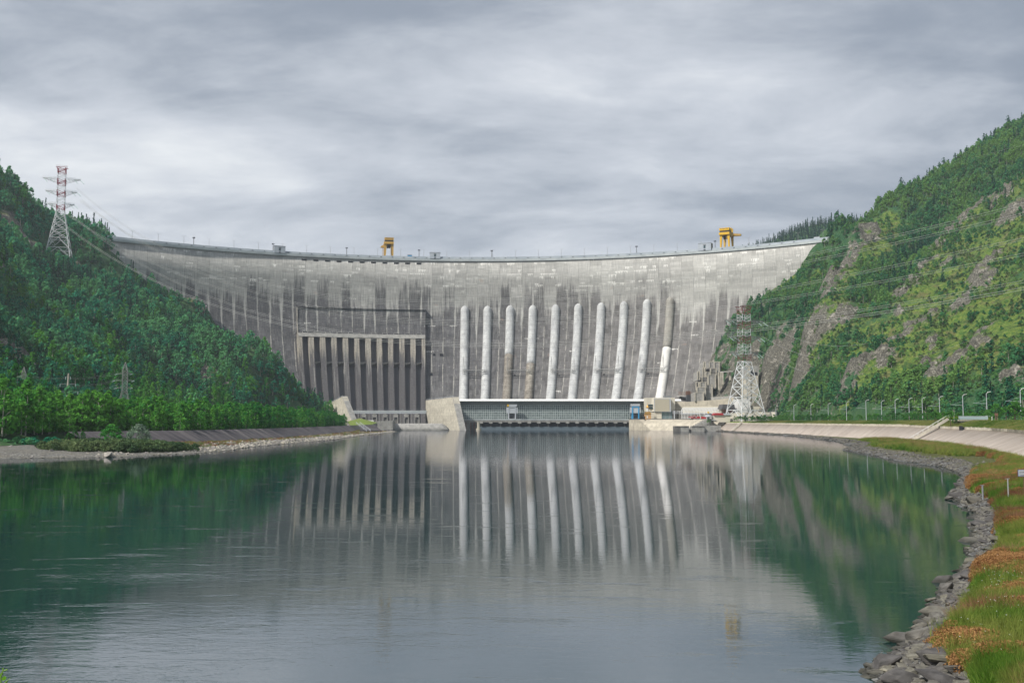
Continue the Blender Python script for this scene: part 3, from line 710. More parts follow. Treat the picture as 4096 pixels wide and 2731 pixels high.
# far wooded ridge beyond the crest
FR = [(2990,985),(3060,960),(3120,930),(3200,900),(3300,880),(3400,868),(3500,858),(3590,842),(3700,800)]
xs = np.arange(300, 1200, 12.); ys = np.arange(1500, 2300, 14.); Y, X = np.meshgrid(ys, xs, indexing='ij')
rx = [aty(a, b, 1850).x for a, b in FR]; rz_ = [aty(a, b+16, 1850).z for a, b in FR]
def hF(x, y):
    top = np.interp(x*(1850/1850), rx, rz_); top = np.where(x < rx[0], rz_[0]-(rx[0]-x)*.55, top); return top-abs(y-1850)*np.where(y < 1850, .45, .3)+(fbm(x, y, 80, 3, 77)-.5)*12
o = npmesh('hillside_far', np.stack([X.ravel(), Y.ravel(), hF(X, Y).ravel()], 1), gridfaces(len(ys), len(xs)), M['hill'], attrs={'rock': np.zeros(X.size), 'grassy': np.zeros(X.size)}, smooth=True); tag(o, kind='structure')
# ================================================================= river and ground
def sheet(name, x0, x1, y0, y1, z, mat, kind='structure'):
    m = MB(); m.add([(x0,y0,z),(x1,y0,z),(x1,y1,z),(x0,y1,z)], [(0,1,2,3)]); o = m.build(name, mat, fix=False); return tag(o, kind=kind)
sheet('ground', -6000, 6000, -3000, 9000, -9, M['dkc'])
sheet('water', -500, 600, -150, 1262, 0, M['water'])
# ================================================================= river banks
def gravelmat(t):
    p = t.pos(); n = t.noise(p, .25, 5, .6); v = t.voro(p, 2.2, 'F1', 'Color'); vd = t.voro(p, 2.2, 'DISTANCE_TO_EDGE')
    vx = t.sep(v)[0]
    c = t.mix(vx, (.11, .11, .105), (.33, .32, .29)); c = t.mix(t.ss(n, .35, .7)*.5, c, (.22, .19, .14)); c = t.mix(t.ss(vd, 0, .08), (.05, .05, .045), c)
    return princ(t, c, .9, t.bump(t.ss(vd, 0, .15), .12, .8))
M['gravel'] = material('gravel', gravelmat)
def shoremat(t):
    p = t.pos(); k = t.attr('inland'); n = t.noise(p, .3, 5, .6); n2 = t.noise(p, 1.7, 5, .65)
    v = t.sep(t.voro(p, 2.6, 'F1', 'Color'))[0]; vd = t.voro(p, 2.6, 'DISTANCE_TO_EDGE')
    st = t.mix(v, (.09, .09, .09), (.24, .24, .23)); st = t.mix(t.ss(vd, 0, .07), (.03, .03, .03), st)
    so = t.mix(t.ss(n2, .35, .65), (.05, .07, .02), (.13, .13, .045)); so = t.mix(t.ss(n, .55, .68)*.45, so, (.16, .10, .05))
    return princ(t, t.mix(t.ss(k+(n-.5)*.6, .18, .34), st, so), .95, t.bump(n2+t.ss(vd, 0, .1), .1, .8))
M['shore'] = material('shore_soil', shoremat)
def vergemat(t):
    p = t.pos(); n = t.noise(p, .12, 5, .65); n2 = t.noise(p, 1.1, 4, .65)
    c = t.mix(t.ss(n2, .3, .7), (.10, .17, .025), (.22, .28, .05)); c = t.mix(t.ss(n, .52, .68)*.7, c, (.30, .28, .10))
    return princ(t, c, .95)
M['verge'] = material('verge_turf', vergemat)
def embmat(light):
    def f(t):
        uv = S(t, t.node('ShaderNodeUVMap', uv_map='UVMap').outputs[0]); s, h, _ = t.sep(uv)
        b = ((s+h*0)/3.0); fb = (b.fr()-.5).abs(); r = t.white(t.comb(b.floor(), 2.)); r2 = t.white(t.comb((s/12.).floor(), 5.))
        n = t.noise(t.comb(s*.5, h*.1, 0.), 1., 5, .6); n2 = t.noise(t.comb(s*.08, h*.1, 3.), 1., 4)
        if light:
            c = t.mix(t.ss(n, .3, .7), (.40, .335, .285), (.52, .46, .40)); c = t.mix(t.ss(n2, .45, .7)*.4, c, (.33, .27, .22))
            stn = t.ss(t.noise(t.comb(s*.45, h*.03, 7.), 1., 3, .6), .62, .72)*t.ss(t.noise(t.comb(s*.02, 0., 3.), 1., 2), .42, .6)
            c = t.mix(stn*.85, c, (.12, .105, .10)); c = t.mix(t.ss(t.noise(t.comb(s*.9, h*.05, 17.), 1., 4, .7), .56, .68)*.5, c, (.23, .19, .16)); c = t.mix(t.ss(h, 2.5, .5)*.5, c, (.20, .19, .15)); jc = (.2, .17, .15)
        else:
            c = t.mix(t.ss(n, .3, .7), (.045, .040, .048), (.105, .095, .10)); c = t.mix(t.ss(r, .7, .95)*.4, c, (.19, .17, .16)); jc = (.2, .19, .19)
        c = t.mix(t.ss(fb, .465, .49)*.75, c, jc); tone = r*.12+r2*.1+.89
        c = t.mix(1., c, t.comb(tone, tone, tone), 'MULTIPLY')
        return princ(t, c, .9)
    return f
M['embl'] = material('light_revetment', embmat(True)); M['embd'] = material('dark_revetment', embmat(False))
# right bank polylines (x, Y[, z])
WR = [(200,1010),(200,997),(196,870),(189,675),(164,510),(137,402),(116,349),(106,290),(99,255),(94,218),(81,180),(62,141),(57,130),(51,111),(41,89),(32,71),(27,63),(23,55),(18,46),(14.5,40.6),(14.2,36),(11,26),(8,14),(4,6),(-6,4),(-20,3)]
TR = [(205,1010,.5),(205,960,.5),(202,850,.6),(196,675,.8),(180,483,1.1),(151,346,1.6),(120,255,2.1),(92,176,2.7),(74,130,3.0),(60,80,3.3),(52,40,3.6),(48,10,4),(46,-20,5)]
def resamp(pl, n):
    pl = np.array(pl, float); d = np.r_[0, np.cumsum(np.hypot(*np.diff(pl[:, :2], axis=0).T))]; s = np.linspace(0, d[-1], n); return np.stack([np.interp(s, d, pl[:, k]) for k in range(pl.shape[1])], 1), s
def offs(P, d):
    T = np.gradient(P[:, :2], axis=0); T /= np.hypot(T[:, 0], T[:, 1])[:, None]; return np.stack([P[:, 0]-T[:, 1]*d, P[:, 1]+T[:, 0]*d], 1)
# shore strip: sampled by Y
def shore_x(Y): return polyat(WR[:22], Y)[0]
def toe_xz(Y): return polyat(TR, Y)
def shore_h(x, y):
    x = np.asarray(x, float); y = np.asarray(y, float); yw = np.array([q[1] for q in WR[:22]][::-1]); xw = np.array([q[0] for q in WR[:22]][::-1]); ws = np.interp(y, yw, xw)
    yt = np.array([q[1] for q in TR][::-1]); xt = np.interp(y, yt, np.array([q[0] for q in TR][::-1])); zt = np.interp(y, yt, np.array([q[2] for q in TR][::-1]))
    ws = ws+(fbm(x*0, y, 6, 3, 50)-.5)*(1.2+y*.01); d = x-ws; k = np.clip(d/np.maximum(xt-ws, 4), -1, 1)
    z = np.where(d < 0, d*.35, np.minimum(1.0, d*.30)+(zt-1.0)*np.clip(k, 0, 1)**.8)
    z = z+np.clip(d/3, 0, 1)*((fbm(x, y, 5, 4, 51)-.5)*.7+(fbm(x, y, 16, 2, 52)-.5)*.9*np.clip(1-k, 0, 1)); return z, np.clip(d/11, 0, 1)
Yv = np.concatenate([np.arange(8, 130, 1.1), np.arange(130, 400, 3.), np.arange(400, 1011, 8.)]); K = np.concatenate([np.linspace(-.25, 0, 5)[:-1], np.linspace(0, .35, 26)[:-1], np.linspace(.35, 1, 24)])
V = []; A = []
for Y in Yv:
    a = shore_x(Y); b, zt = toe_xz(Y); wd = max(b-a, 4); xs = a+K*wd; xs[-1] = b+.6; z, k = shore_h(xs, np.full_like(xs, Y)); z[-1] = zt; V.append(np.stack([xs, np.full_like(xs, Y), z], 1)); A.append(k)
o = npmesh('shore', np.concatenate(V), gridfaces(len(Yv), len(K))[:, ::-1], M['shore'], attrs={'inland': np.concatenate(A)}, smooth=True); tag(o, kind='structure')
# grassy knoll the photographer stands on
xs = np.arange(-30, 16, 1.); ys = np.arange(-24, 12, 1.); Y, X = np.meshgrid(ys, xs, indexing='ij'); z = 8.3-np.clip(Y-.5, 0, 99)*1.15+(fbm(X, Y, 3, 3, 60)-.5)*.3
o = npmesh('bank', np.stack([X.ravel(), Y.ravel(), z.ravel()], 1), gridfaces(len(ys), len(xs)), M['verge'], smooth=True); tag(o, kind='structure')
# revetment and its cap wall
Pt, st_ = resamp(TR, 220); top = offs(Pt, np.interp(Pt[:, 1], [300, 600], [15., 9.5])) ; ztop = np.interp(Pt[:, 1], [100, 270, 500, 1000], [6.3, 6.5, 7.3, 7.5])
V = np.concatenate([np.c_[Pt[:, :2], Pt[:, 2]-1.2], np.c_[top, ztop]]); n = len(Pt)
V = np.concatenate([V, np.c_[top, ztop-3], np.c_[Pt[:, :2]-0, Pt[:, 2]-4]]); UVv = np.concatenate([np.c_[st_, st_*0], np.c_[st_, st_*0+16], np.c_[st_, st_*0+18], np.c_[st_, st_*0-2]])
fc = gridfaces(4, n); emb = thing('embankment', 'pale sloping concrete embankment along the right bank under the grass verge', 'embankment')
npmesh('slope', V, fc, M['embl'], uv=UVv, parent=emb)
def wallsweep(name, P, z0, z1, th, mat, parent, side=1):
    Q = offs(P, side*th); n = len(P); V = np.concatenate([np.c_[P[:, :2], z0], np.c_[P[:, :2], z1], np.c_[Q, z1], np.c_[Q, z0]]); return npmesh(name, V, gridfaces(4, n), mat, parent=parent)
wallsweep('cap_wall', top, ztop-.4, ztop+1.15, .6, M['beige'], emb)
# verge from wall up to the road level
Qv = offs(np.c_[top], .3); hill_x = 236.
rows = []
KK = np.linspace(0, 1, 12)
for i in range(n):
    x0, y0 = Qv[i]; x1 = max(hill_x, x0+16); r = []
    for k in KK:
        x = x0+(x1-x0)*k; d = x-x0; zz = ztop[i]+.95+min(1., d/9.)*(10.0-ztop[i]-.95); r.append((x, y0, zz))
    rows.append(r)
V = np.array(rows).reshape(-1, 3); o = npmesh('verge', V, gridfaces(n, 12), M['verge'], smooth=True); tag(o, kind='structure')
ROADX = 219.
def RX(Y): return np.interp(Y, [235, 389, 436, 487, 542, 622, 718, 836, 1015], [150, 201, 211, 219, 226, 231.5, 231, 226, 220])
ys = np.arange(300, 1016, 6.); V = np.concatenate([np.c_[RX(ys), ys, ys*0+10.03], np.c_[RX(ys)+8, ys, ys*0+10.03]]); o = npmesh('road', V, gridfaces(2, len(ys)), M['asph']); tag(o, kind='structure')
# stairs down the right revetment
def stair(Y, label, wd, loc_shift=0):
    i = int(np.argmin(abs(Pt[:, 1]-Y))); a = Vector((Pt[i, 0], Pt[i, 1], Pt[i, 2]-.6)); b = Vector((top[i, 0], top[i, 1], ztop[i]+.2)); b2 = b+(b-a).normalized()*4+Vector((0, 0, 1.6)); d = (b-a).normalized(); u = d.cross(Vector((0, 0, 1))).normalized()
    r = thing('stairway', label, 'stairway', a)
    m = MB(); N = 26
    for k in range(N):
        p = a.lerp(b2, (k+.5)/N)-a; q = p+d*.35; m.bar(p-u*wd/2+Vector((0,0,.35)), p+u*wd/2+Vector((0,0,.35)), .8, .8)
    m.build('steps', M['pale'], r)
    for sgn in (-1, 1):
        m = MB(); m.bar(u*sgn*(wd/2+.25)+Vector((0,0,.3)), b2-a+u*sgn*(wd/2+.25)+Vector((0,0,.3)), .35, .9); m.build('side_wall', M['white'] if False else M['pale'], r)
        m = MB(); h = Vector((0, 0, 1.9)); m.bar(u*sgn*(wd/2+.25)+h, b2-a+u*sgn*(wd/2+.25)+h, .09)
        for k in range(9): p = (b2-a)*(k/8)+u*sgn*(wd/2+.25); m.bar(p+Vector((0,0,.9)), p+h, .08)
        m.build('handrail', M['white'], r)
    return r
stair(424, 'broad pale staircase down the middle of the right embankment', 1.5); stair(930, 'thin white staircase beside the boat landing steps, far right bank', 2.2)
# ---------------------------------------------------------------- left bank
WL = [(-170,150),(-150,220),(-139,262),(-134,271),(-110,278),(-95,321),(-101,383),(-96,510),(-103,686),(-106,860),(-107,930),(-112,958)]
TL = [(-172,150,2.5),(-168,250,2.5),(-160,300,2.4),(-146,350,2.),(-120,395,1.6),(-115,434,1.5),(-113,529,1.5),(-117,660,1.5),(-124,790,1.6),(-133,870,1.6),(-150,960,1.6)]
Yv = np.concatenate([np.arange(150, 420, 2.5), np.arange(420, 959, 6.)]); K = np.concatenate([[-.5, -.2], np.linspace(0, 1, 22)]); V = []
def lshore_h(x, y):
    a = np.interp(y, [q[1] for q in WL], [q[0] for q in WL])+(fbm(np.asarray(x)*0, y, 14, 3, 80)-.5)*3.; b = np.interp(y, [q[1] for q in TL], [q[0] for q in TL]); zb = np.interp(y, [q[1] for q in TL], [q[2] for q in TL])
    d = a-x; k = d/np.maximum(a-b, 3); return np.where(d < 0, d*.3, np.clip(k, 0, 1)**.7*zb+np.clip(d/3, 0, 1)*(fbm(x, y, 6, 3, 81)-.45)*.8)
for Y in Yv:
    a = np.interp(Y, [q[1] for q in WL], [q[0] for q in WL]); b = np.interp(Y, [q[1] for q in TL], [q[0] for q in TL]); xs = a-K*(a-b); xs[-1] = b-.8; z = lshore_h(xs, np.full_like(xs, Y)); V.append(np.stack([xs, np.full_like(xs, Y), z], 1))
o = npmesh('beach', np.concatenate(V), gridfaces(len(Yv), len(K)), M['gravel'], smooth=True); tag(o, kind='structure')
PtL, sL_ = resamp(TL[3:], 130); topL = np.c_[PtL[:, 0]-9.5, PtL[:, 1]]; zL = 6.3
# the revetment dies out towards the near end
emL = thing('embankment', 'dark stained sloping embankment under the left bank trees', 'embankment')
n = len(PtL); V = np.concatenate([np.c_[PtL[:, :2], PtL[:, 2]-.8], np.c_[topL, np.full(n, zL)], np.c_[topL-np.array([1.2, 0]), np.full(n, zL+.02)], np.c_[topL-np.array([1.2, 0]), np.full(n, zL-3)]])
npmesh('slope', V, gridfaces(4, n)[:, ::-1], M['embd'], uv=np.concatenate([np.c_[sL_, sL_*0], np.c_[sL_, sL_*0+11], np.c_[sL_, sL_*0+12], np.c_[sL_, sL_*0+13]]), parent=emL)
def terr_edge(Y): return np.interp(Y, [150, 300, 350, 395, 434, 529, 660, 790, 870, 960, 1060], [-176, -168, -155, -131, -126, -124, -128, -135, -144, -161, -190])
Yv = np.arange(150, 1130, 8.); K = np.linspace(0, 1, 10); V = []
for Y in Yv:
    a = terr_edge(Y); xs = a-K*(a+300); z = 6.1+K*2+(fbm(xs, np.full_like(xs, Y), 15, 3, 85)-.5)*.6; z[0] = 6.1 if Y > 390 else 2.2; V.append(np.stack([xs, np.full_like(xs, Y), z], 1))
o = npmesh('terrace', np.concatenate(V), gridfaces(len(Yv), len(K)), M['hill'], attrs={'rock': np.zeros(len(Yv)*10), 'grassy': np.zeros(len(Yv)*10)}, smooth=True); tag(o, kind='structure')
# metal stair rails on the left tip
r = thing('handrail', 'white stepped handrail going down the dark left embankment near the gates', 'handrail')
a = aty(1425, 1693, 850); b = aty(1467, 1727, 800); c = aty(1520, 1720, 820)
m = MB(); u = Vector((0, 0, .9))
for p0, p1 in ((a, b), (a+Vector((2.5, 4, 0)), b+Vector((2.5, 4, 0)))):
    m.bar(p0+u*1.2, p1+u*1.8, .22); m.bar(p0+u*.2, p1+u*.8, .18)
    for k in range(4): q = p0.lerp(p1, k/3); m.bar(q-u*.6, q+u*(1.2+.6*k/3), .2)
m.build('rails', M['lgrey'], r)
# ================================================================= dam foot: left to right
def slabwall(name, label, cat, poly, Y, th, mat, top_mat=None):
    """outline traced in the picture at distance Y, th metres thick"""
    r = thing(name, label, cat); m = MB(); P = [aty(px, py, Y) for px, py in poly]; m.prism([(p.x, p.z) for p in P], 1, Y, Y+th); m.build('body', mat, r); return r
# left dividing wall with its sloping top: long wall running back to the dam
def divwall(name, label, far, near, nose, ztop_far, ztop_near, th, mats):
    """vertical wall seen obliquely; nose slopes down to the water"""
    r = thing(name, label, 'wall'); f = Vector((*far, 0)); nn = Vector((*near, 0)); ns = Vector((*nose, 0)); d = (nn-f).normalized(); u = Vector((-d.y, d.x, 0)); u = u if u.x > 0 else -u
    A = [f.copy(), nn.copy(), ns.copy(), f.copy()]; A[0].z = ztop_far; A[1].z = ztop_near; A[2].z = -3; A[3].z = -3
    B = [a+u*th for a in A]; m = MB(); m.add(A+B, [(0,1,2,3),(7,6,5,4),(0,4,5,1),(1,5,6,2),(2,6,7,3),(3,7,4,0)]); m.build('body', mats[0], r)
    m = MB(); o = Vector((0, 0, .08)); e = u*.0
    m.add([A[1]+o*0-d*.4+Vector((0,0,.3)), B[1]-d*.4+Vector((0,0,.3)), B[2]+d*.3+Vector((0,0,.3)), A[2]+d*.3+Vector((0,0,.3)), A[1]-d*1.5, B[1]-d*1.5, B[2]-d*.8, A[2]-d*.8], [(0,1,2,3),(4,5,6,7),(0,1,5,4),(1,2,6,5),(2,3,7,6),(3,0,4,7)]); m.build('nose', mats[1], r)
    m = MB(); m.bar(A[0]+u*.5+Vector((0,0,1.2)), A[1]+u*.5+Vector((0,0,1.2)), .18); m.bar(A[0]+u*.5+Vector((0,0,.6)), A[1]+u*.5+Vector((0,0,.6)), .12)
    for k in range(9): q = A[0].lerp(A[1], k/8)+u*.5; m.bar(q, q+Vector((0,0,1.2)), .14)
    m.build('railing', M['lgrey'], r); return r
p1 = aty(1703, 1601, 1195); p2 = aty(1812, 1588, 1112); p3 = aty(1842, 1716, 1075)
divwall('dividing_wall', 'tall pale concrete dividing wall left of the long powerhouse', (p1.x, 1195), (p2.x, 1112), (p3.x, 1078), p1.z, p2.z, 7, (M['pale'], M['grey']))
p1 = aty(1240, 1655, 1150); p2 = aty(1370, 1585, 1085); p3 = aty(1432, 1690, 1055)
divwall('dividing_wall', 'pale triangular concrete wall rising behind the left bank bushes', (p1.x, 1150), (p2.x, 1085), (p3.x, 1050), p1.z, p2.z, 6, (M['pale'], M['grey']))
# gate bridge
Yg = 1112; s = Yg/F
g = thing('gate_bridge', 'long low grey gate bridge with six hoists at the spillway foot', 'bridge')
x0 = aty(1430, 0, Yg).x; x1 = aty(1716, 0, Yg).x; Z = lambda py: aty(1570, py, Yg).z
m = MB(); m.box(x0, x1, Yg, Yg+9, Z(1648), Z(1642)); m.build('deck', M['cornice'], g)
m = MB(); m.box(x0+.5, x1-.5, Yg+.3, Yg+8, Z(1654), Z(1648)-.02); m.build('girder', M['lgrey'], g)
for px in (1475, 1516, 1557, 1598, 1639, 1680):
    c = aty(px, 0, Yg).x; m = MB(); m.box(c-2.6, c+2.6, Yg+.5, Yg+6, Z(1668), Z(1657)); m.box(c-1.4, c+1.4, Yg+.2, Yg+5, Z(1657), Z(1653)); m.build('hoist', M['grey'], g)
    m = MB()
    for q in (-2.3, 2.3): m.box(c+q-.45, c+q+.45, Yg+.8, Yg+6, 0, Z(1668)-.02)
    m.build('pier', M['grey'], g)
    m = MB(); m.box(c-1.8, c+1.8, Yg+2, Yg+3, 2, Z(1674)); m.build('gate', M['dkc'], g)
    m = MB(); m.box(c-6.1, c-5.6, Yg+.6, Yg+6, 0, Z(1654)-.02); m.build('column', M['grey'], g)
m = MB(); m.bar((x0, Yg+.3, Z(1642)+1.1), (x1, Yg+.3, Z(1642)+1.1), .12)
for k in range(26): q = x0+(x1-x0)*k/25; m.bar((q, Yg+.3, Z(1642)), (q, Yg+.3, Z(1642)+1.1), .1)
m.build('railing', M['lgrey'], g)
# still basin lip
Yw = 1080; m = MB(); a = aty(1570, 1693, Yw); b = aty(1785, 1692, Yw); sec = [(0, -2), (-1.5, 1.0), (0, 3.5), (2.5, 6.2), (6, a.z), (12, a.z), (12, -2)]
m.v = []
NN = 24
for i in range(NN+1):
    x = a.x+(aty(1803, 0, Yw).x-a.x)*i/NN; kk = 1-max(0, (i-20)/4)**2*.85
    for dy, z in sec: m.v.append((x, Yw+dy+(1-kk)*4, z*kk if z > 0 else z))
for i in range(NN):
    for j in range(len(sec)-1): q = i*7+j; m.f.append((q, q+1, q+8, q+7))
m.f.append(tuple(range(7))); m.f.append(tuple(NN*7+i for i in range(7)))
o = m.build('weir', M['grey'], smooth=True); tag(o, 'low rounded concrete weir at the foot of the spillway gates', 'weir')
r = slabwall('quay_block', 'stained grey concrete quay block left of the low weir', 'quay', [(1488, 1719), (1571, 1719), (1571, 1681), (1506, 1684), (1488, 1690)], 1062, 26, M['grey'])
m = MB(); q = aty(1480, 1682, 1066); m.box(q.x-2, q.x+4, 1064, 1068, q.z-2, q.z+.6); m.build('kiosk', M['white'], r)
# grassy flat behind the left embankment tip
m = MB(); P = [aty(1400, 1701, 900), aty(1488, 1697, 930), aty(1510, 1690, 1050), aty(1440, 1672, 1050), aty(1390, 1685, 980)]
m.add([(p.x, p.y, p.z) for p in P]+[(p.x, p.y, -3) for p in P], [(0,1,2,3,4)]+[(i, (i+1)%5, 5+(i+1)%5, 5+i) for i in range(5)]); o = m.build('lawn', M['verge'], fix=False); o.data.materials.append(M['grey']); o.data.polygons.foreach_set('material_index', [0]+[1]*5); tag(o, kind='structure')
r = thing('embankment', 'short striped embankment at the left bank tip below the lawn', 'embankment')
P = [aty(1440, 1700, 860), aty(1500, 1700, 905), aty(1528, 1722, 870), aty(1440, 1722, 800)]; m = MB(); m.add([tuple(p) for p in P]+[(p.x, p.y, -3) for p in P], [(0,1,2,3),(0,1,5,4),(1,2,6,5),(2,3,7,6),(3,0,4,7)]); o = m.build('slope', M['embd'], r)
co = np.array([v.co[:] for v in o.data.vertices]); l = o.data.uv_layers.new(name='UVMap'); vi = np.empty(len(o.data.loops), np.int32); o.data.loops.foreach_get('vertex_index', vi); l.data.foreach_set('uv', np.c_[co[vi, 0]-co[vi, 1]*.25, co[vi, 2]].astype(np.float32).ravel())
# ---------------------------------------------------------------- powerhouse
Yp = 1142.; P_ = lambda px, py, Y=Yp: aty(px, py, Y)
ph = thing('powerhouse', 'long low powerhouse with a gridded glass front and white roof edge', 'power station')
xl = P_(1829, 0).x; xr = P_(2700, 0).x; zd = P_(2000, 1676).z; zr1 = P_(2000, 1596).z; zr0 = P_(2000, 1604.5).z; zg1 = P_(2000, 1618).z
m = MB(); m.prism([(Yp-6.5, zr0), (Yp-6.5, zr0+.5), (Yp-2.5, zr1), (Yp+26, zr1+.3), (Yp+26, zr0)], 0, xl-1, xr); m.build('roof', M['roofw'], ph)
m = MB(); nb = 150
m.prism([(Yp-5.6, zr0-.05), (Yp-1.0, zg1), (Yp+1, zg1), (Yp+1, zr0-.05)], 0, xl, xr-12); m.build('louvred_soffit', simple('louvre_metal', (.17, .20, .215), .6, var=.25, sc=.3), ph)
m = MB()
for k in range(nb): q = xl+(xr-12-xl)*(k+.5)/nb; m.bar((q, Yp-5.75, zr0-.1), (q, Yp-1.2, zg1+.1), .22, .35)
m.build('soffit_ribs', M['gmetal'], ph)
m = MB(); m.box(xl, xr, Yp, Yp+22, -3, zg1-.02); m.build('hall', M['dkgrey'], ph)
npan = 26; xg = P_(2590, 0).x
for k in range(npan):
    a = xl+(xg-xl)*k/npan; b = xl+(xg-xl)*(k+1)/npan; m = MB(); m.box(a+.05, b-.05, Yp-.22, Yp-.02, zd, zg1-.05); o = m.build('glass_bay', M['pglass'], ph)
    m = MB()
    for j in range(4): q = a+(b-a)*j/4; m.box(q-.2, q+.2, Yp-.6, Yp-.24, zd, zg1-.1)
    for j in range(7): q = zd+(zg1-.5-zd)*j/6; m.box(a, b, Yp-.7, Yp-.61, q-.19, q+.19)
    m.build('mullions', M['gridm'], o)
# generator deck over the draft tubes
Yd = 1122.; x0 = P_(1836, 0, Yd).x; x1 = P_(2502, 0, Yd).x; zt = P_(2000, 1677.5, Yd).z; zb = P_(2000, 1687.5, Yd).z
m = MB(); m.box(x0, x1, Yd, Yp-.8, zb, zt); m.build('deck', M['grey'], ph)
m = MB(); m.box(x0-.2, x1, Yd-.5, Yd-.01, zt-.6, zt+.55); m.build('deck_kerb', M['cornice'], ph)
xs0 = P_(1916, 0, Yd).x
m = MB(); m.box(x0, xs0-8, Yd+.4, Yp, -3, zb-.02); m.build('abutment', M['grey'], ph)
m = MB(); m.box(xs0-7.8, xs0, Yd+1.2, Yp, -3, zb-.02); m.build('bay_wall', M['dkc'], ph)
for q in (xs0-16.5, xs0-7.9, xs0-13.4, xs0-4): m = MB(); m.box(q-.35, q+.35, Yd-.1, Yd+.38, -2, zb-.05); m.build('guide_rail', M['redb'], ph)
m = MB(); m.box(xs0+.02, x1, Yd+9, Yd+10, -3, zb-.02); m.build('draft_tube_wall', M['dkgrey'], ph)
m = MB(); m.box(xs0+.03, x1-.1, Yd+2.0, Yd+8.9, -2, zb-5.2); m.build('draft_tube_sill', simple('wet_blue_steel', (.13, .17, .20), .5, var=.3), ph)
for k in range(16):
    q = xs0+(x1-xs0)*(k+.35)/15.8; m = MB(); m.box(q-.4, q+.4, Yd+2.4, Yd+9, -3, zb-.03); m.build('draft_tube_pier', M['dkc'], ph)
    m = MB(); m.box(q-2., q+2., Yd-.9, Yd+1.5, zb-1.6, zb+1.2); m.build('bracket', M['grey'], ph)
m = MB(); c = P_(1919, 0, 1112).x; m.lathe((c, 1112, 0), [(0, -3), (3., -3), (3., 1.8), (0, 1.8)], 20); m.lathe((c, 1112, 0), [(1.7, 1.8), (1.7, zb-.1), (0, zb-.1)], 16)
o = m.build('mooring_column', M['pale']); tag(o, 'single round concrete column standing in the water at the powerhouse corner', 'column')
# deck cranes
def deckcrane(px0, px1, py0, label, mleg, mpan, yellow, Y=1127):
    a = P_(px0, 0, Y).x; b = P_(px1, 0, Y).x; zt_ = P_(2000, py0, Y).z; h = zt_-zt; wd = b-a; cx = (a+b)/2; r = thing('gantry_crane', label, 'crane', (cx, Y, zt)); w2 = wd/2
    for sx in (-1, 1):
        for yy in (0, 7): m = MB(); m.box(sx*(w2*.60)-.65, sx*(w2*.60)+.65, yy, yy+1.3, 0, h*.84); m.build('leg', mleg, r)
    m = MB(); m.box(-w2*.86, w2*.86, -.3, 8.5, h*.86, h); m.build('machine_house', mpan, r)
    m = MB(); m.box(-w2*.66, w2*.66, -.05, 8.35, h*.78, h*.855); m.build('bridge_beam', mleg, r)
    m = MB(); m.box(-w2*.52, w2*.52, .4, .9, h*.42, h*.775); m.build('front_panel', mpan, r)
    for sx in (-1, 1): m = MB(); m.box(min(sx*w2, sx*w2*.7), max(sx*w2, sx*w2*.7), .5, 7, h*.42, h*.80); m.build('side_panel', mpan, r)
    m = MB(); m.box(-w2*.5, w2*.5, 3, 3.5, h*.02, h*.40); m.build('gate_frame', M['dkgrey'], r)
    if yellow: m = MB(); m.box(-w2*.86-.02, -w2*.86+1.9, -.6, -.32, h*.86, h+.05); m.build('yellow_end', M['yel'], r)
    m = MB(); m.box(-w2*.6, w2*.6, 0, .5, .02, .9); m.build('bogie', M['lgrey'], r)
    return r
deckcrane(2026, 2070, 1617, 'grey gantry crane with a yellow corner on the powerhouse deck', M['lgrey'], M['lgrey'], True)
deckcrane(2507, 2546, 1615, 'blue legged gantry crane at the right end of the powerhouse deck', M['blue'], M['lgrey'], False)
# cable racks in front of the penstocks
for i in range(5):
    sm = (PEN_S[2*i]+PEN_S[2*i+1])/2; a = D(PEN_S[2*i]/DR, 73-i*0, 9); b = D(PEN_S[2*i+1]/DR, 73, 9); r = thing('cable_rack', 'lattice cable rack strung across the %s pair of penstocks' % ['first', 'second', 'third', 'fourth', 'fifth'][i], 'cable rack', group='cable racks across the penstocks')
    d = (b-a).normalized(); n_ = Vector((d.y, -d.x, 0)); n_ = n_ if n_.y < 0 else -n_
    a = a-d*1; b = b+d*1
    m = MB(); L = (b-a).length; N = 10
    for o_, zz in ((0, 0), (3.5, 0), (1.7, -2.6)): m.bar(a+n_*o_+Vector((0,0,zz)), b+n_*o_+Vector((0,0,zz)), .55)
    for k in range(N):
        p = a.lerp(b, k/N); q = a.lerp(b, (k+1)/N); m.bar(p, q+n_*3.5, .2); m.bar(p+n_*3.5, q+n_*1.7-Vector((0,0,2.6)), .2)
    m.build('truss', M['galv'], r)
    for e, sg in ((a, 1), (b, -1)):
        m = MB(); tp = e+Vector((0, 0, 17))+d*sg*.5; m.bar(e-n_*2, tp, .28); m.bar(e+n_*3.5, tp, .28); m.bar(e+d*sg*2+n_*1.5, tp, .28)
        m.bar(e+n_*3.5, e-n_*1-Vector((0,0,12)), .28); m.bar(e+n_*3.5+d*sg*3, e-n_*1-Vector((0,0,13)), .28); m.bar(e-n_*3, e-n_*1-Vector((0,0,13)), .25); m.build('mast', M['galv'], r)
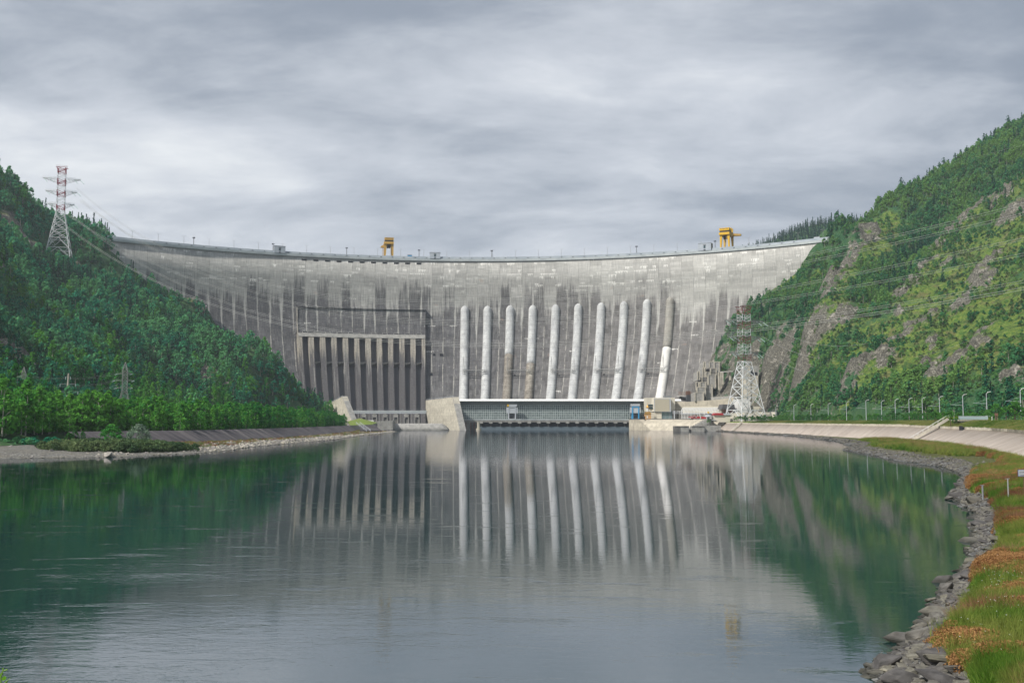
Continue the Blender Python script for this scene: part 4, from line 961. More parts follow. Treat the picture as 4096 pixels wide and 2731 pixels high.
# ---------------------------------------------------------------- right quay and buildings
zq = zt
Q = [(2500,1122),(2540,1104),(2600,1088),(2700,1066),(2800,1038),(2850,1018),(2900,1012)]
qt = [Vector((aty(px, 0, Y).x, Y, zq)) for px, Y in Q]; qb = [Vector((aty(px+dx, 0, Y).x, Y-dy, -3)) for (px, Y), dx, dy in zip(Q, (0, 0, -10, -25, -20, -10, 0), (0, 1, 14, 24, 26, 26, 24))]
m = MB(); m.v = [tuple(v) for v in qt]+[tuple(v) for v in qb]+[(v.x, v.y+190, zq) for v in qt]; k = len(qt)
for i in range(k-1): m.f += [(i, i+1, k+i+1, k+i), (i, i+1, 2*k+i+1, 2*k+i)]
qy = thing('quay', 'beige concrete quay with a sloping face right of the powerhouse', 'quay'); m.build('body', M['beige'], qy)
m = MB()
for i in range(k-1): m.bar(qt[i]+Vector((0, .3, .35)), qt[i+1]+Vector((0, .3, .35)), .8, .7)
m.build('kerb', M['dkc'], qy)
# landing steps & pontoon
r = thing('landing_steps', 'stepped grey concrete landing blocks descending to the water', 'steps')
for k_ in range(9): p = aty(2840-k_*9, 1675+k_*5, 1010-k_*3); m = MB(); m.box(p.x-3, p.x+3.2, p.y-3, p.y+16, -3+k_*.02, p.z); m.build('step_block', M['grey'], r)
for i_, (pa, pb, lb) in enumerate(((2676, 2699, 'small dark boxy mooring block at the left end of the landing'), (2699, 2732, 'pale faced mooring block in the middle of the landing'), (2742, 2792, 'widest mooring block with dark corner at the right of the landing'))):
    p = aty(pa, 0, 975).x; q = aty(pb, 0, 975).x; m = MB(); m.box(p+.1, q-.1, 975, 985, -3, 5.2); r = thing('mooring_block', lb, 'mooring block', group='mooring blocks at the landing'); m.build('body', M['grey'] if i_ != 0 else M['dkc'], r)
    m = MB(); m.box(p+.3, q-.3, 974.6, 974.99, 4.2, 5.3); m.build('fender', M['dkc'], r)
m = MB(); m.box(aty(2792, 0, 975).x, aty(2850, 0, 985).x, 978, 992, -3, 5.6); o = m.build('landing_stage', M['grey']); tag(o, 'long low grey landing stage joining the mooring blocks to the riprap', 'landing stage')
# visitor building with the blank screen
Yb = 1108.; B = lambda px, py, Y=Yb: aty(px, py, Y)
r = thing('office_building', 'cream office building carrying a large blank beige screen', 'building')
a = B(2588, 1645); b = B(2712, 1590); m = MB(); m.box(a.x, b.x-3, Yb+2, Yb+26, a.z, b.z); m.build('upper_storey', M['cream'], r)
s0 = B(2620, 1645, Yb-3); s1 = B(2678, 1595.5, Yb-3); m = MB(); m.box(s0.x-.6, s1.x+1.6, Yb-2.4, Yb+1.9, s0.z-.5, s1.z+.5); m.build('screen_surround', M['lgrey'], r)
m = MB(); m.box(s0.x, s1.x, Yb-2.6, Yb-2.42, s0.z, s1.z); m.build('screen', M['screen'], r)
c0 = B(2567, 1640); c1 = B(2566, 1600)
m = MB(); m.add([(B(2588,0).x, Yb+2, a.z), (B(2588,0).x, Yb+24, a.z), (B(2590,0).x, Yb+24, b.z-2), (B(2590,0).x, Yb+2, b.z-2), (s0.x-.7, Yb-2, a.z), (s0.x-.7, Yb+1.9, a.z), (s0.x-.7, Yb+1.9, b.z), (s0.x-.7, Yb-2, b.z)], [(0,1,2,3),(4,5,6,7),(0,4,7,3),(1,5,6,2),(0,1,5,4),(3,2,6,7)]); m.build('side_wing', M['cream'], r)
for py0, py1 in ((1617, 1623), (1628, 1634)): u0 = B(2594, py1, Yb-1); u1 = B(2611, py0, Yb-1); m = MB(); m.add([(u0.x, Yb+1.6, u0.z), (u1.x, Yb-1.0, u0.z), (u1.x, Yb-1.0, u1.z), (u0.x, Yb+1.6, u1.z), (u0.x, Yb+2.1, u0.z), (u1.x, Yb-.5, u0.z), (u1.x, Yb-.5, u1.z), (u0.x, Yb+2.1, u1.z)], [(0,1,2,3),(4,5,6,7),(0,1,5,4),(2,3,7,6)]); m.build('window', M['glassd'], r)
m = MB(); m.box(B(2640,0).x, B(2668,0).x, Yb+5, Yb+14, b.z+.02, b.z+2.4); m.bar((B(2642,0).x, Yb+5, b.z+2.4), (B(2640,0).x, Yb+5, b.z+6), .3); m.bar((B(2664,0).x, Yb+5, b.z+2.4), (B(2663,0).x, Yb+5, b.z+7), .3); m.build('rooftop_plant', M['gmetal'], r)
m = MB(); m.box(B(2570,0).x, B(2626,0).x, Yb-1, Yb+12, zq, B(0,1648).z); m.build('lower_wing', M['cream'], r)
m = MB(); m.box(B(2627,0).x, B(2668,0).x, Yb+.5, Yb+12, zq, a.z-.02); m.build('glazed_lobby', M['tglass'], r)
m = MB()
for px in range(2627, 2669, 5): q = B(px, 0).x; m.box(q-.2, q+.2, Yb+.1, Yb+.48, zq, a.z-.05)
m.build('lobby_mullions', M['lgrey'], r)
m = MB(); m.box(B(2668,0).x+.05, B(2718,0).x, Yb-2, Yb+14, B(0,1655).z, B(0,1643).z); m.build('canopy', M['gmetal'], r)
m = MB(); m.box(B(2669,0).x, B(2716,0).x, Yb+2, Yb+14, zq, B(0,1655).z-.02); m.build('entrance_front', M['dkgrey'], r)
m = MB()
for px in range(2672, 2716, 7): q = B(px, 0).x; m.box(q-.3, q+.3, Yb+1.3, Yb+1.98, zq, B(0,1655).z-.03)
m.build('entrance_columns', M['grey'], r)
m = MB(); q = B(2697, 1642, Yb-9); m.bar((q.x, Yb-9, zq), (q.x, Yb-9, q.z), 1.1); o = m.build('stele', M['lgrey']); tag(o, 'slim pale upright stele in front of the office entrance', 'stele')
# chapel
q = aty(2595, 1673, 1096); c = thing('chapel', 'tiny ochre chapel with a gold onion dome beside the blue crane', 'chapel', (q.x, 1096, zq))
m = MB(); m.box(-4.2, 2.6, 0, 6, 0, 6); m.build('walls', M['ochre'], c)
m = MB(); m.prism([(-4.6, 6.02), (3.0, 6.02), (2.4, 7.4), (1.2, 8.3), (-.8, 8.7), (-2.8, 8.3), (-4., 7.4)], 1, -.4, 6.3); m.build('roof', M['gold'], c)
m = MB(); m.lathe((-.8, 3, 0), [(1.2, 8.6), (1.2, 12.3), (0, 12.3)], 12); m.build('drum', M['white'], c)
m = MB(); m.lathe((-.8, 3, 0), [(.3, 12.3), (1.5, 12.9), (1.7, 13.7), (1.2, 14.7), (.4, 15.6), (.12, 16.6), (0, 16.7)], 14); m.bar((-.8, 3, 16.6), (-.8, 3, 18.4), .16); m.bar((-1.3, 3, 17.6), (-.3, 3, 17.6), .16); m.build('dome', M['gold'], c, smooth=True)
m = MB(); m.box(-2.2, -1.1, -.1, -.01, 1.6, 4.2); m.build('window', M['white'], c)
m = MB(); m.box(-5.4, -4.25, -.2, 1, 0, 3.6); m.build('door', M['dark'], c)
# gallery of arches (fish-bone shed) along the foot of the cliff
r = thing('arcade_shed', 'long low pale shed with a row of white arched fins', 'shed')
A0 = Vector((aty(2700, 0, 1082).x, 1082, zq)); A1 = Vector((aty(2872, 0, 1052).x, 1052, zq)); zs_ = aty(2780, 1630, 1068).z; zm = aty(2780, 1652, 1068).z
d = (A1-A0); u = Vector((-d.y, d.x, 0)).normalized(); u = u if u.y > 0 else -u
def ob(m, p, q, off0, off1, z0, z1): m.hexa([Vector((*(p+u*off0).xy, z0)), Vector((*(q+u*off0).xy, z0)), Vector((*(q+u*off1).xy, z0)), Vector((*(p+u*off1).xy, z0)), Vector((*(p+u*off0).xy, z1)), Vector((*(q+u*off0).xy, z1)), Vector((*(q+u*off1).xy, z1)), Vector((*(p+u*off1).xy, z1))])
m = MB(); ob(m, A0, A1, 6, 14, zq, zs_+1); m.build('rear_wall', M['cream'], r)
m = MB(); ob(m, A0, A1, 0, 6, zm-.9, zm); m.build('shelf', M['lgrey'], r)
m = MB(); ob(m, A0, A1, 3, 5.9, zq, zm-1); m.build('base_wall', M['gmetal'], r)
for k in range(30):
    p = A0.lerp(A1, (k+.5)/30); dd = d.normalized()*.35; m = MB(); nn = 7
    for j in range(nn):
        t0 = j/nn; t1 = (j+1)/nn; f_ = lambda t_: (u*(6-5.5*math.cos(t_*PI/2)*1.0), zm+(zs_-zm)*math.sin(t_*PI/2))
        (ua, za), (ub, zb_) = f_(t0), f_(t1); m.bar(Vector((*(p+ua).xy, za)), Vector((*(p+ub).xy, zb_)), .7, .5)
    m.bar(Vector((*(p+u*.6).xy, zq)), Vector((*(p+u*.6).xy, zm)), .5); m.build('fin', M['white'], r)
# retaining walls under the abutment
def pathwall(name, label, pts, z0, mat, th=3., cat='wall', rail=False):
    r = thing(name, label, cat); V0 = [aty(*p) for p in pts]; m = MB()
    for a, b in zip(V0, V0[1:]): m.hexa([(a.x, a.y, z0), (b.x, b.y, z0), (b.x, b.y+th, z0), (a.x, a.y+th, z0), (a.x, a.y, a.z), (b.x, b.y, b.z), (b.x, b.y+th, b.z), (a.x, a.y+th, a.z)])
    m.build('body', mat, r)
    if rail:
        m = MB()
        for a, b in zip(V0, V0[1:]):
            m.bar(a+Vector((0,0,1.3)), b+Vector((0,0,1.3)), .15)
            for k in range(6): q = a.lerp(b, k/6); m.bar(q, q+Vector((0,0,1.3)), .12)
        m.build('railing', M['gmetal'], r)
    return r
pathwall('retaining_wall', 'long beige curved retaining wall above the arched shed', [(2684,1606,1122),(2760,1606,1114),(2800,1603,1104),(2870,1598,1093),(2935,1590,1080)], 5, M['beige'], 4)
pathwall('retaining_wall', 'upper grey parapet wall on the cliff foot left of the lattice tower', [(2846,1588,1101),(2900,1584,1093),(2935,1582,1086)], 25, M['grey'], 3, rail=True)
pathwall('boundary_wall', 'white boundary wall running right from the foot of the lattice tower', [(2918,1652,1024),(2970,1650,1020),(3040,1648,1012),(3100,1647,1000)], 5, M['cream'], 1.2, rail=True)
pathwall('boundary_wall', 'short grey wall continuing right of the white boundary wall', [(3101,1648,999),(3140,1648,985)], 5, M['grey'], 1.2)
# stepped abutment ribs
r = thing('abutment_terraces', 'stacked stepped concrete ribs climbing the cliff at the dam edge', 'abutment')
cells = [(2815,1449,2822,1476),(2842,1475,2860,1499),(2838,1449,2882,1475),(2857,1451,2880,1499),(2824,1489,2843,1508),(2808,1508,2834,1530),(2800,1530,2826,1550),(2788,1550,2826,1571),(2780,1571,2818,1592),(2843,1475,2868,1499),(2833,1499,2866,1540),(2824,1540,2852,1597),(2790,1487,2800,1508),(2784,1530,2796,1552),(2811,1472,2820,1508)]
for i, (a, b, c, d_) in enumerate(cells):
    Yc = 1127-(b-1449)*.2+(i % 3)*2; p = aty(a, d_, Yc); q = aty(c, b, Yc); m = MB(); m.box(p.x, q.x, Yc, Yc+26, p.z-4, q.z); o = m.build('terrace_block', M['dkc'] if i % 4 == 1 else M['grey'], r)
    m = MB()
    nr = max(2, int((q.x-p.x)/4.2)+1)
    for k in range(2): x_ = p.x+(q.x-p.x)*k*.86; m.box(x_-.5, x_+.5, Yc-1.0, Yc-.01, p.z-3, q.z+.4)
    m.box(p.x-.3, q.x+.3, Yc-.5, Yc-.02, q.z+.42, q.z+.8); m.build('rib', M['pale'], o)
r = thing('cliff_gallery', 'thin grey walkway slab on pale columns halfway up the cliff', 'walkway')
p = aty(2876, 1488, 1108); q = aty(2936, 1485, 1098); m = MB(); m.bar(p, q, 5, 1.1); m.build('slab', M['grey'], r)
for px, py in ((2889, 1524), (2881, 1540), (2876, 1545), (2920, 1506)): b_ = aty(px, py, 1104); m = MB(); m.box(b_.x-1, b_.x+1, 1102, 1105, b_.z-4, aty(px, 1489, 1104).z); m.build('column', M['pale'], r)
r = thing('portal_building', 'grey concrete portal on a pale plinth behind the lattice tower', 'building'); p = aty(2985, 1503, 1052); q = aty(3035, 1464, 1052)
m = MB(); m.box(p.x, q.x, 1052, 1075, p.z, q.z); m.build('hall', M['grey'], r); m = MB(); m.box(p.x, q.x-1, 1051, 1078, p.z-32, p.z-.02); m.build('plinth', M['pale'], r); m = MB(); m.box(p.x-.6, p.x+4, 1050, 1051.9, p.z-26, q.z+.8); m.build('end_pier', M['pale'], r)
m = MB(); m.box(q.x-9, q.x-2, 1051.5, 1051.99, p.z+1, p.z+4); m.build('opening', M['dark'], r)
r = thing('transformer_hall', 'tall plain white hall standing behind the lattice tower legs', 'building'); p = aty(2943, 1652, 1035); q = aty(2998, 1592, 1035)
m = MB(); m.prism([(p.x, 8), (q.x+3, 8), (q.x, q.z), (p.x+3, q.z-1)], 1, 1035, 1060); m.build('hall', M['white'], r); m = MB(); m.box(q.x+3.02, q.x+14, 1038, 1055, 8, aty(2998, 1625, 1035).z); m.build('annex', M['cream'], r)
r = thing('gatehouse', 'brown gatehouse with a wide dark roof left of the lattice tower', 'building'); p = aty(2886, 1648, 1040); q = aty(2934, 1636, 1040); zr_ = aty(2900, 1617, 1040).z
m = MB(); m.box(p.x+3, q.x, 1040, 1052, 8, q.z); m.build('walls', M['brick'], r); m = MB(); m.prism([(p.x-1, q.z+.02), (q.x+1, q.z+.02), (q.x, zr_), (p.x+1, zr_)], 1, 1036, 1056); m.build('roof', M['roofd'], r)
m = MB(); m.box(p.x+4, q.x-1, 1039.7, 1039.98, 10.5, 13.5); m.build('window', M['glassd'], r)
r = thing('kiosk', 'low kiosk with a red roof and white awning by the parking', 'kiosk'); p = aty(2855, 1672, 1000); q = aty(2920, 1655, 1000)
m = MB(); m.box(p.x, q.x, 1000, 1008, 9, q.z-1.2); m.build('walls', M['cream'], r); m = MB(); m.prism([(p.x-.5, q.z-1.18), (p.x+10, q.z-1.18), (p.x+8.5, q.z+.9), (p.x+1, q.z+.9)], 1, 998.5, 1009); m.build('red_roof', M['redp'], r); m = MB(); m.box(p.x+10.1, q.x, 999, 1009, q.z-1.18, q.z+.4); m.build('awning', M['lgrey'], r)
# turbine wheel monument
q = aty(2834, 1674, 1003); r = thing('turbine_monument', 'grey turbine runner monument with a yellow cap on a stand', 'monument', (q.x, 1003, zq-1.2))
m = MB(); m.lathe((0,0,0), [(0, 0), (1.2, 0), (1.2, 3.4), (0, 3.4)], 12); m.build('stand', M['gmetal'], r)
m = MB(); m.lathe((0,0,0), [(1.3, 3.42), (3.8, 3.5), (4.1, 4.3), (3.0, 5.4), (2.5, 6.6), (2.7, 7.2), (0, 7.3)], 24); m.build('runner', M['lgrey'], r, smooth=False)
for k in range(12): a = 2*PI*k/12; m = MB(); m.bar((3.1*math.cos(a), 3.1*math.sin(a), 5.3), (2.7*math.cos(a+.4), 2.7*math.sin(a+.4), 6.8), .2, .5); m.build('blade', M['dkgrey'], r)
m = MB(); m.lathe((0,0,0), [(.9, 7.3), (.9, 8.9), (0, 8.9)], 12); m.build('cap', M['yel'], r)
# red machinery on the quay
q = aty(2762, 1674, 1055); r = thing('mobile_crane', 'red mobile crane with its boom lowered parked on the quay', 'mobile crane', (q.x, 1052, zq))
m = MB(); m.box(0, 9.5, 0, 2.5, .9, 1.8); m.build('chassis', M['redp'], r); m = MB(); m.box(6.6, 9.3, .1, 2.4, 1.82, 3.3); m.build('cab', M['redp'], r); m = MB(); m.bar((5, 1.2, 3.2), (-2.5, 1.2, 2.6), .9); m.build('boom', M['redp'], r); m = MB(); m.bar((2.5, 1.2, 4.6), (5.8, 1.2, 4.9), .35); m.bar((5.8, 1.2, 4.9), (6, 1.2, 2.2), .3); m.build('jib', M['redb'], r); m = MB(); m.box(2.6, 5.2, .2, 2.3, 1.82, 2.7); m.build('turntable', M['dkgrey'], r)
for x_ in (1.2, 2.6, 6.2, 8.2): m = MB(); m.tube([(x_, -.1, .6), (x_, .3, .6)], .6, 12); m.build('wheel', M['rubber'], r)
r = thing('container', 'small bright red container beside the mobile crane', 'container', (q.x+11.2, 1053, zq)); m = MB(); m.box(0, 5, 0, 2.5, .3, 3); m.build('box', M['redp'], r); m = MB(); m.box(.2, 4.8, .1, 2.4, 0, .28); m.build('skid', M['rubber'], r)
# cars
def car(name, label, p, rz, mat, cat='car', group=None):
    r = thing(name, label, cat, p, rz, group); m = MB(); m.prism([(-2.2, .35), (2.2, .35), (2.25, .75), (1.2, .9), (-2.2, .95)], 1, -.85, .85); m.build('body', mat, r)
    m = MB(); m.prism([(-1.7, .93), (1.0, .91), (.4, 1.45), (-1.2, 1.45)], 1, -.75, .75); m.build('cabin', M['glassd'], r); m = MB(); m.prism([(-1.2, 1.45), (.4, 1.45), (.35, 1.5), (-1.15, 1.5)], 1, -.72, .72); m.build('roof', mat, r)
    for x_ in (-1.4, 1.4):
        for y_ in (-.82, .82): m = MB(); m.tube([(x_, y_-.1, .33), (x_, y_+.1, .33)], .33, 12); m.build('wheel', M['rubber'], r)
    return r
for px, py, Y, lb, mt in ((2856, 1675, 1000, 'white car beside the turbine monument', M['carw']), (2683, 1672, 1108, 'white car in front of the office entrance', M['carw']), (2903, 1672, 1015, 'dark car half hidden by shrubs left of the lattice tower', M['dkgrey']), (2996, 1673, 985, 'silver car behind the shrubs under the lattice tower', M['lgrey'])):
    p = aty(px, py, Y); car('parked_car', lb, (p.x, Y, zq if Y > 1000 else 10.4), 0, mt)
car('parked_car', 'white car half hidden behind trees right of the footbridge', (RX(520)+2, 520, 10.1), 1.2, M['carw'])
# white rails / frames along the quay road
r = thing('pipe_frame', 'long thin white pipe frame over the arched shed front', 'frame'); a = aty(2700, 1645, 1110); b = aty(2860, 1642, 1040); m = MB(); m.bar(a, b, .3)
for k in range(9): q = a.lerp(b, k/8); m.bar((q.x, q.y, zq), q, .3)
m.build('rails', M['white'], r)
# dam edge platform
r = thing('rail_platform', 'rust red railed platform at the right end of the powerhouse roof', 'platform'); p = aty(2712, 1583, 1165); q = aty(2772, 1583, 1150)
m = MB(); m.bar(p, q, 6, 1); m.build('floor', M['grey'], r); m = MB()
for hh in (1.5, 3, 4.5): m.bar(p+Vector((0,-3,hh)), q+Vector((0,-3,hh)), .2)
for k in range(16): w_ = p.lerp(q, k/15)+Vector((0,-3,0)); m.bar(w_, w_+Vector((0,0,4.5)), .2)
m.build('railing', M['rusty'], r); m = MB(); w_ = aty(2750, 1583, 1158); m.box(w_.x-2.2, w_.x+2.5, 1152, 1157, w_.z-9, w_.z+5.5); m.build('tank', M['rusty'], r)
m = MB(); w_ = aty(2760, 1600, 1150); m.box(w_.x-4, w_.x+5, 1147, 1155, w_.z-3, w_.z+6); m.build('shed', M['dkgrey'], r)
m = MB(); w0 = aty(2680, 1604, 1172); m.box(w0.x, aty(2748,0,1172).x, 1168, 1185, w0.z-30, w0.z+1); m.build('wing_wall', M['beige'], r)
# ================================================================= on the crest
def frame_at(th, o=0., z=221.02):
    p = D(th, 216, o); p.z = z; return p, -th     # local x along the crest, local -y toward the river
for px, w_, h_, lb in ((1118, 14, 10.5, 'pale blue grey lift house on the crest left of the faded crane'), (1740, 13.5, 10, 'pale grey lift house on the crest right of the faded crane'), (2820, 16, 11, 'lift house on the crest just left of the bright yellow crane')):
    th = theta_px(px, 222); p, rz = frame_at(th, 2.0, 217.2); r = thing('lift_house', lb, 'crest building', p, rz, 'lift houses on the dam crest')
    zf = 2.15; m = MB(); m.box(-w_/2, w_/2, 0, 10, zf, h_); m.build('walls', M['tower_c'], r); m = MB(); m.box(-w_/2-.2, w_/2+.2, -.2, 10.2, h_+.01, h_+.35); m.build('roof', M['gmetal'], r)
    m = MB(); m.box(-1.2, 1.2, -.12, -.01, h_*.45, h_*.8); m.build('window', M['glassd'], r); m = MB(); m.box(-1.2, 1.2, -.12, -.01, h_*.22, h_*.32); m.build('window', M['dark'], r)
    m = MB(); m.box(-1.6, 1.6, -.3, -.13, h_*.80, h_*.86); m.build('window_hood', M['gmetal'], r)
def crest_lamp(th):
    p, rz = frame_at(th, -4, 221.0); return p, rz
lp = None
CL = np.linspace(-.685, .655, 31)
for k, th in enumerate(CL):
    p, rz = crest_lamp(float(th)); lb = 'tall thin double armed lamp post on the dam crest'; g_ = 'double armed lamp posts on the crest'
    if lp is None:
        lp = thing('lamp_post', lb, 'lamp post', p, rz, g_); m = MB(); m.tube([(0,0,0), (0,0,10.3)], [.22, .14], 6); m.build('pole', M['galv'], lp)
        for s_ in (-1, 1):
            m = MB(); m.bar((0,0,10.2), (s_*1.9,0,11), .14); a_ = m.build('arm', M['galv'], lp); m = MB(); m.bar((s_*1.7,0,10.95), (s_*2.7,0,11.2), .4, .2); m.build('lantern', M['lgrey'], lp)
    else: dup(lp, p, rz)
fm = None
for px in (777, 1093, 1387, 1676, 1967, 2545, 2858):
    th = theta_px(px, 222); p, rz = frame_at(th, -3, 221.0)
    if fm is None:
        fm = thing('floodlight_mast', 'thick floodlight mast with a cluster head on the crest', 'floodlight mast', p, rz, 'floodlight masts on the crest')
        m = MB(); m.tube([(0,0,0), (0,0,9.4)], [.5, .38], 8); m.build('mast', M['gmetal'], fm); m = MB(); m.box(-1.5, 1.5, -.8, .8, 9.2, 9.7); m.box(-1.3, -.3, -1, -.5, 9.75, 10.5); m.box(.3, 1.3, -1, -.5, 9.75, 10.5); m.build('lamp_head', M['dkgrey'], fm)
    else: dup(fm, p, rz)
for px, w_, mt, lb in ((1639, 5.5, 'blue', 'small blue cabin on the crest left of the grey lift house'), (3265, 7, 'lgrey', 'flat pale cabin at the right end of the crest')):
    p, rz = frame_at(theta_px(px, 222), -1.5, 221.0); r = thing('crest_cabin', lb, 'cabin', p, rz); m = MB(); m.box(-w_/2, w_/2, 0, 3, 0, 2.9); m.build('body', M[mt], r); m = MB(); m.box(-w_/2-.3, w_/2+.3, -.3, 3.3, 2.92, 3.2); m.build('roof', M['gmetal'], r)
# gantry cranes
def gantry(px, label, ym, rot, jib, H=26.5, W=12.5, Dp=17):
    th = theta_px(px, 222); p, rz = frame_at(th, -3.2, 221.0); r = thing('gantry_crane', label, 'crane', p, rz+rot)
    for sx in (-1, 1):
        for y_ in (0, Dp):
            m = MB(); xb = sx*(W/2-1.1); xt_ = sx*(W/2-1.6); zt_ = H*.66; m.hexa([(xb-.8,y_,.8),(xb+.8,y_,.8),(xb+.8,y_+1.8,.8),(xb-.8,y_+1.8,.8),(xt_-1.5,y_,zt_),(xt_+1.5,y_,zt_),(xt_+1.5,y_+2,zt_),(xt_-1.5,y_+2,zt_)]); m.build('leg', ym, r)
    m = MB(); m.box(-W/2, W/2, -.1, 1.9, 0, .79+.5); m.build('sill_beam', ym, r); m = MB(); m.box(-W/2, W/2, Dp, Dp+2, 0, 1.3); m.build('sill_beam', ym, r)
    m = MB(); m.box(-W/2-.5, W/2, -1.6, Dp+3, H*.66+.02, H*.78); m.build('main_girder', ym, r)
    m = MB(); m.box(-W/2+.4, W/2-.4, -1, Dp+2, H*.78+.02, H*.86); m.build('trolley_gap', M['dkgrey'], r)
    hs = MB(); hs.box(-W/2+.2, W/2-.1, -2., 6, H*.86+.02, H*.985); h_ = hs.build('machine_house', ym, r)
    for k in range(6): m = MB(); x_ = -W/2+2.2+k*(W-4)/5; m.box(x_-.45, x_+.45, -2.1, -2.01, H*.925, H*.955); m.build('window', M['dark'], h_)
    for y_, xr_ in ((7, W/2+.1), (14, W/2+.1)):
        m = MB(); m.box(xr_-1.6, xr_, y_, y_+2.2, H*.78+.03, H+.9); m.box(-W/2+1, xr_-1.62, y_, y_+2.2, H-.8, H+.9); m.build('portal_frame', ym, r)
    m = MB(); m.box(-2.4, 2.4, 3, 9, H*.55, H*.655); m.build('hoist', M['dkgrey'], r)
    m = MB(); m.box(-2.7, 1.8, 3.5, 8, H*.50, H*.545); m.bar((-2, 5, H*.5), (-2, 5, H*.46), .8); m.bar((1, 5, H*.5), (1, 5, H*.47), .8); m.build('hook_block', M['dark'], r)
    if jib > 0:
        m = MB(); m.hexa([(W/2+.1, 6, H*.63),(W/2+11, 11, H*.63),(W/2+11, 14, H*.63),(W/2+.1, 12, H*.63),(W/2+.1, 6, H*.745),(W/2+11, 11, H*.72),(W/2+11, 14, H*.72),(W/2+.1, 12, H*.745)]); m.build('jib', M['yeld'], r)
    else:
        m = MB(); m.hexa([(-W/2-4.5, 2, H*.50),(-W/2-.1, 2, H*.50),(-W/2-.1, 7, H*.50),(-W/2-4.5, 7, H*.50),(-W/2-4.5, 2, H*.55),(-W/2-.1, 2, H*.66),(-W/2-.1, 7, H*.66),(-W/2-4.5, 7, H*.55)]); m.build('jib', M['yeld'], r)
        m = MB()
        for k in range(7): m.box(-W/2-2.6, -W/2-.05, 2.2, 3.4, 2+k*1.55, 2.3+k*1.55)
        m.bar((-W/2-2.5, 2.2, .5), (-W/2-2.5, 2.2, 13), .15); m.build('stair_tower', M['yeld'], r)
    m = MB(); m.bar((W/2*.3, .2, 1), (W/2*.3, .2, 15), .14); m.bar((W/2*.3+.7, .2, 1), (W/2*.3+.7, .2, 15), .14)
    for k in range(14): m.bar((W/2*.3, .2, 1+k), (W/2*.3+.7, .2, 1+k), .12)
    m.build('ladder', M['yeld'], r)
    return r
gantry(1556, 'faded yellow gantry crane on the crest above the spillway', M['yeld'], .0, 0, 25.5, 12)
gantry(2897, 'bright yellow gantry crane on the crest near the right hillside', M['yel'], .0, 1, 25.5, 12.5)
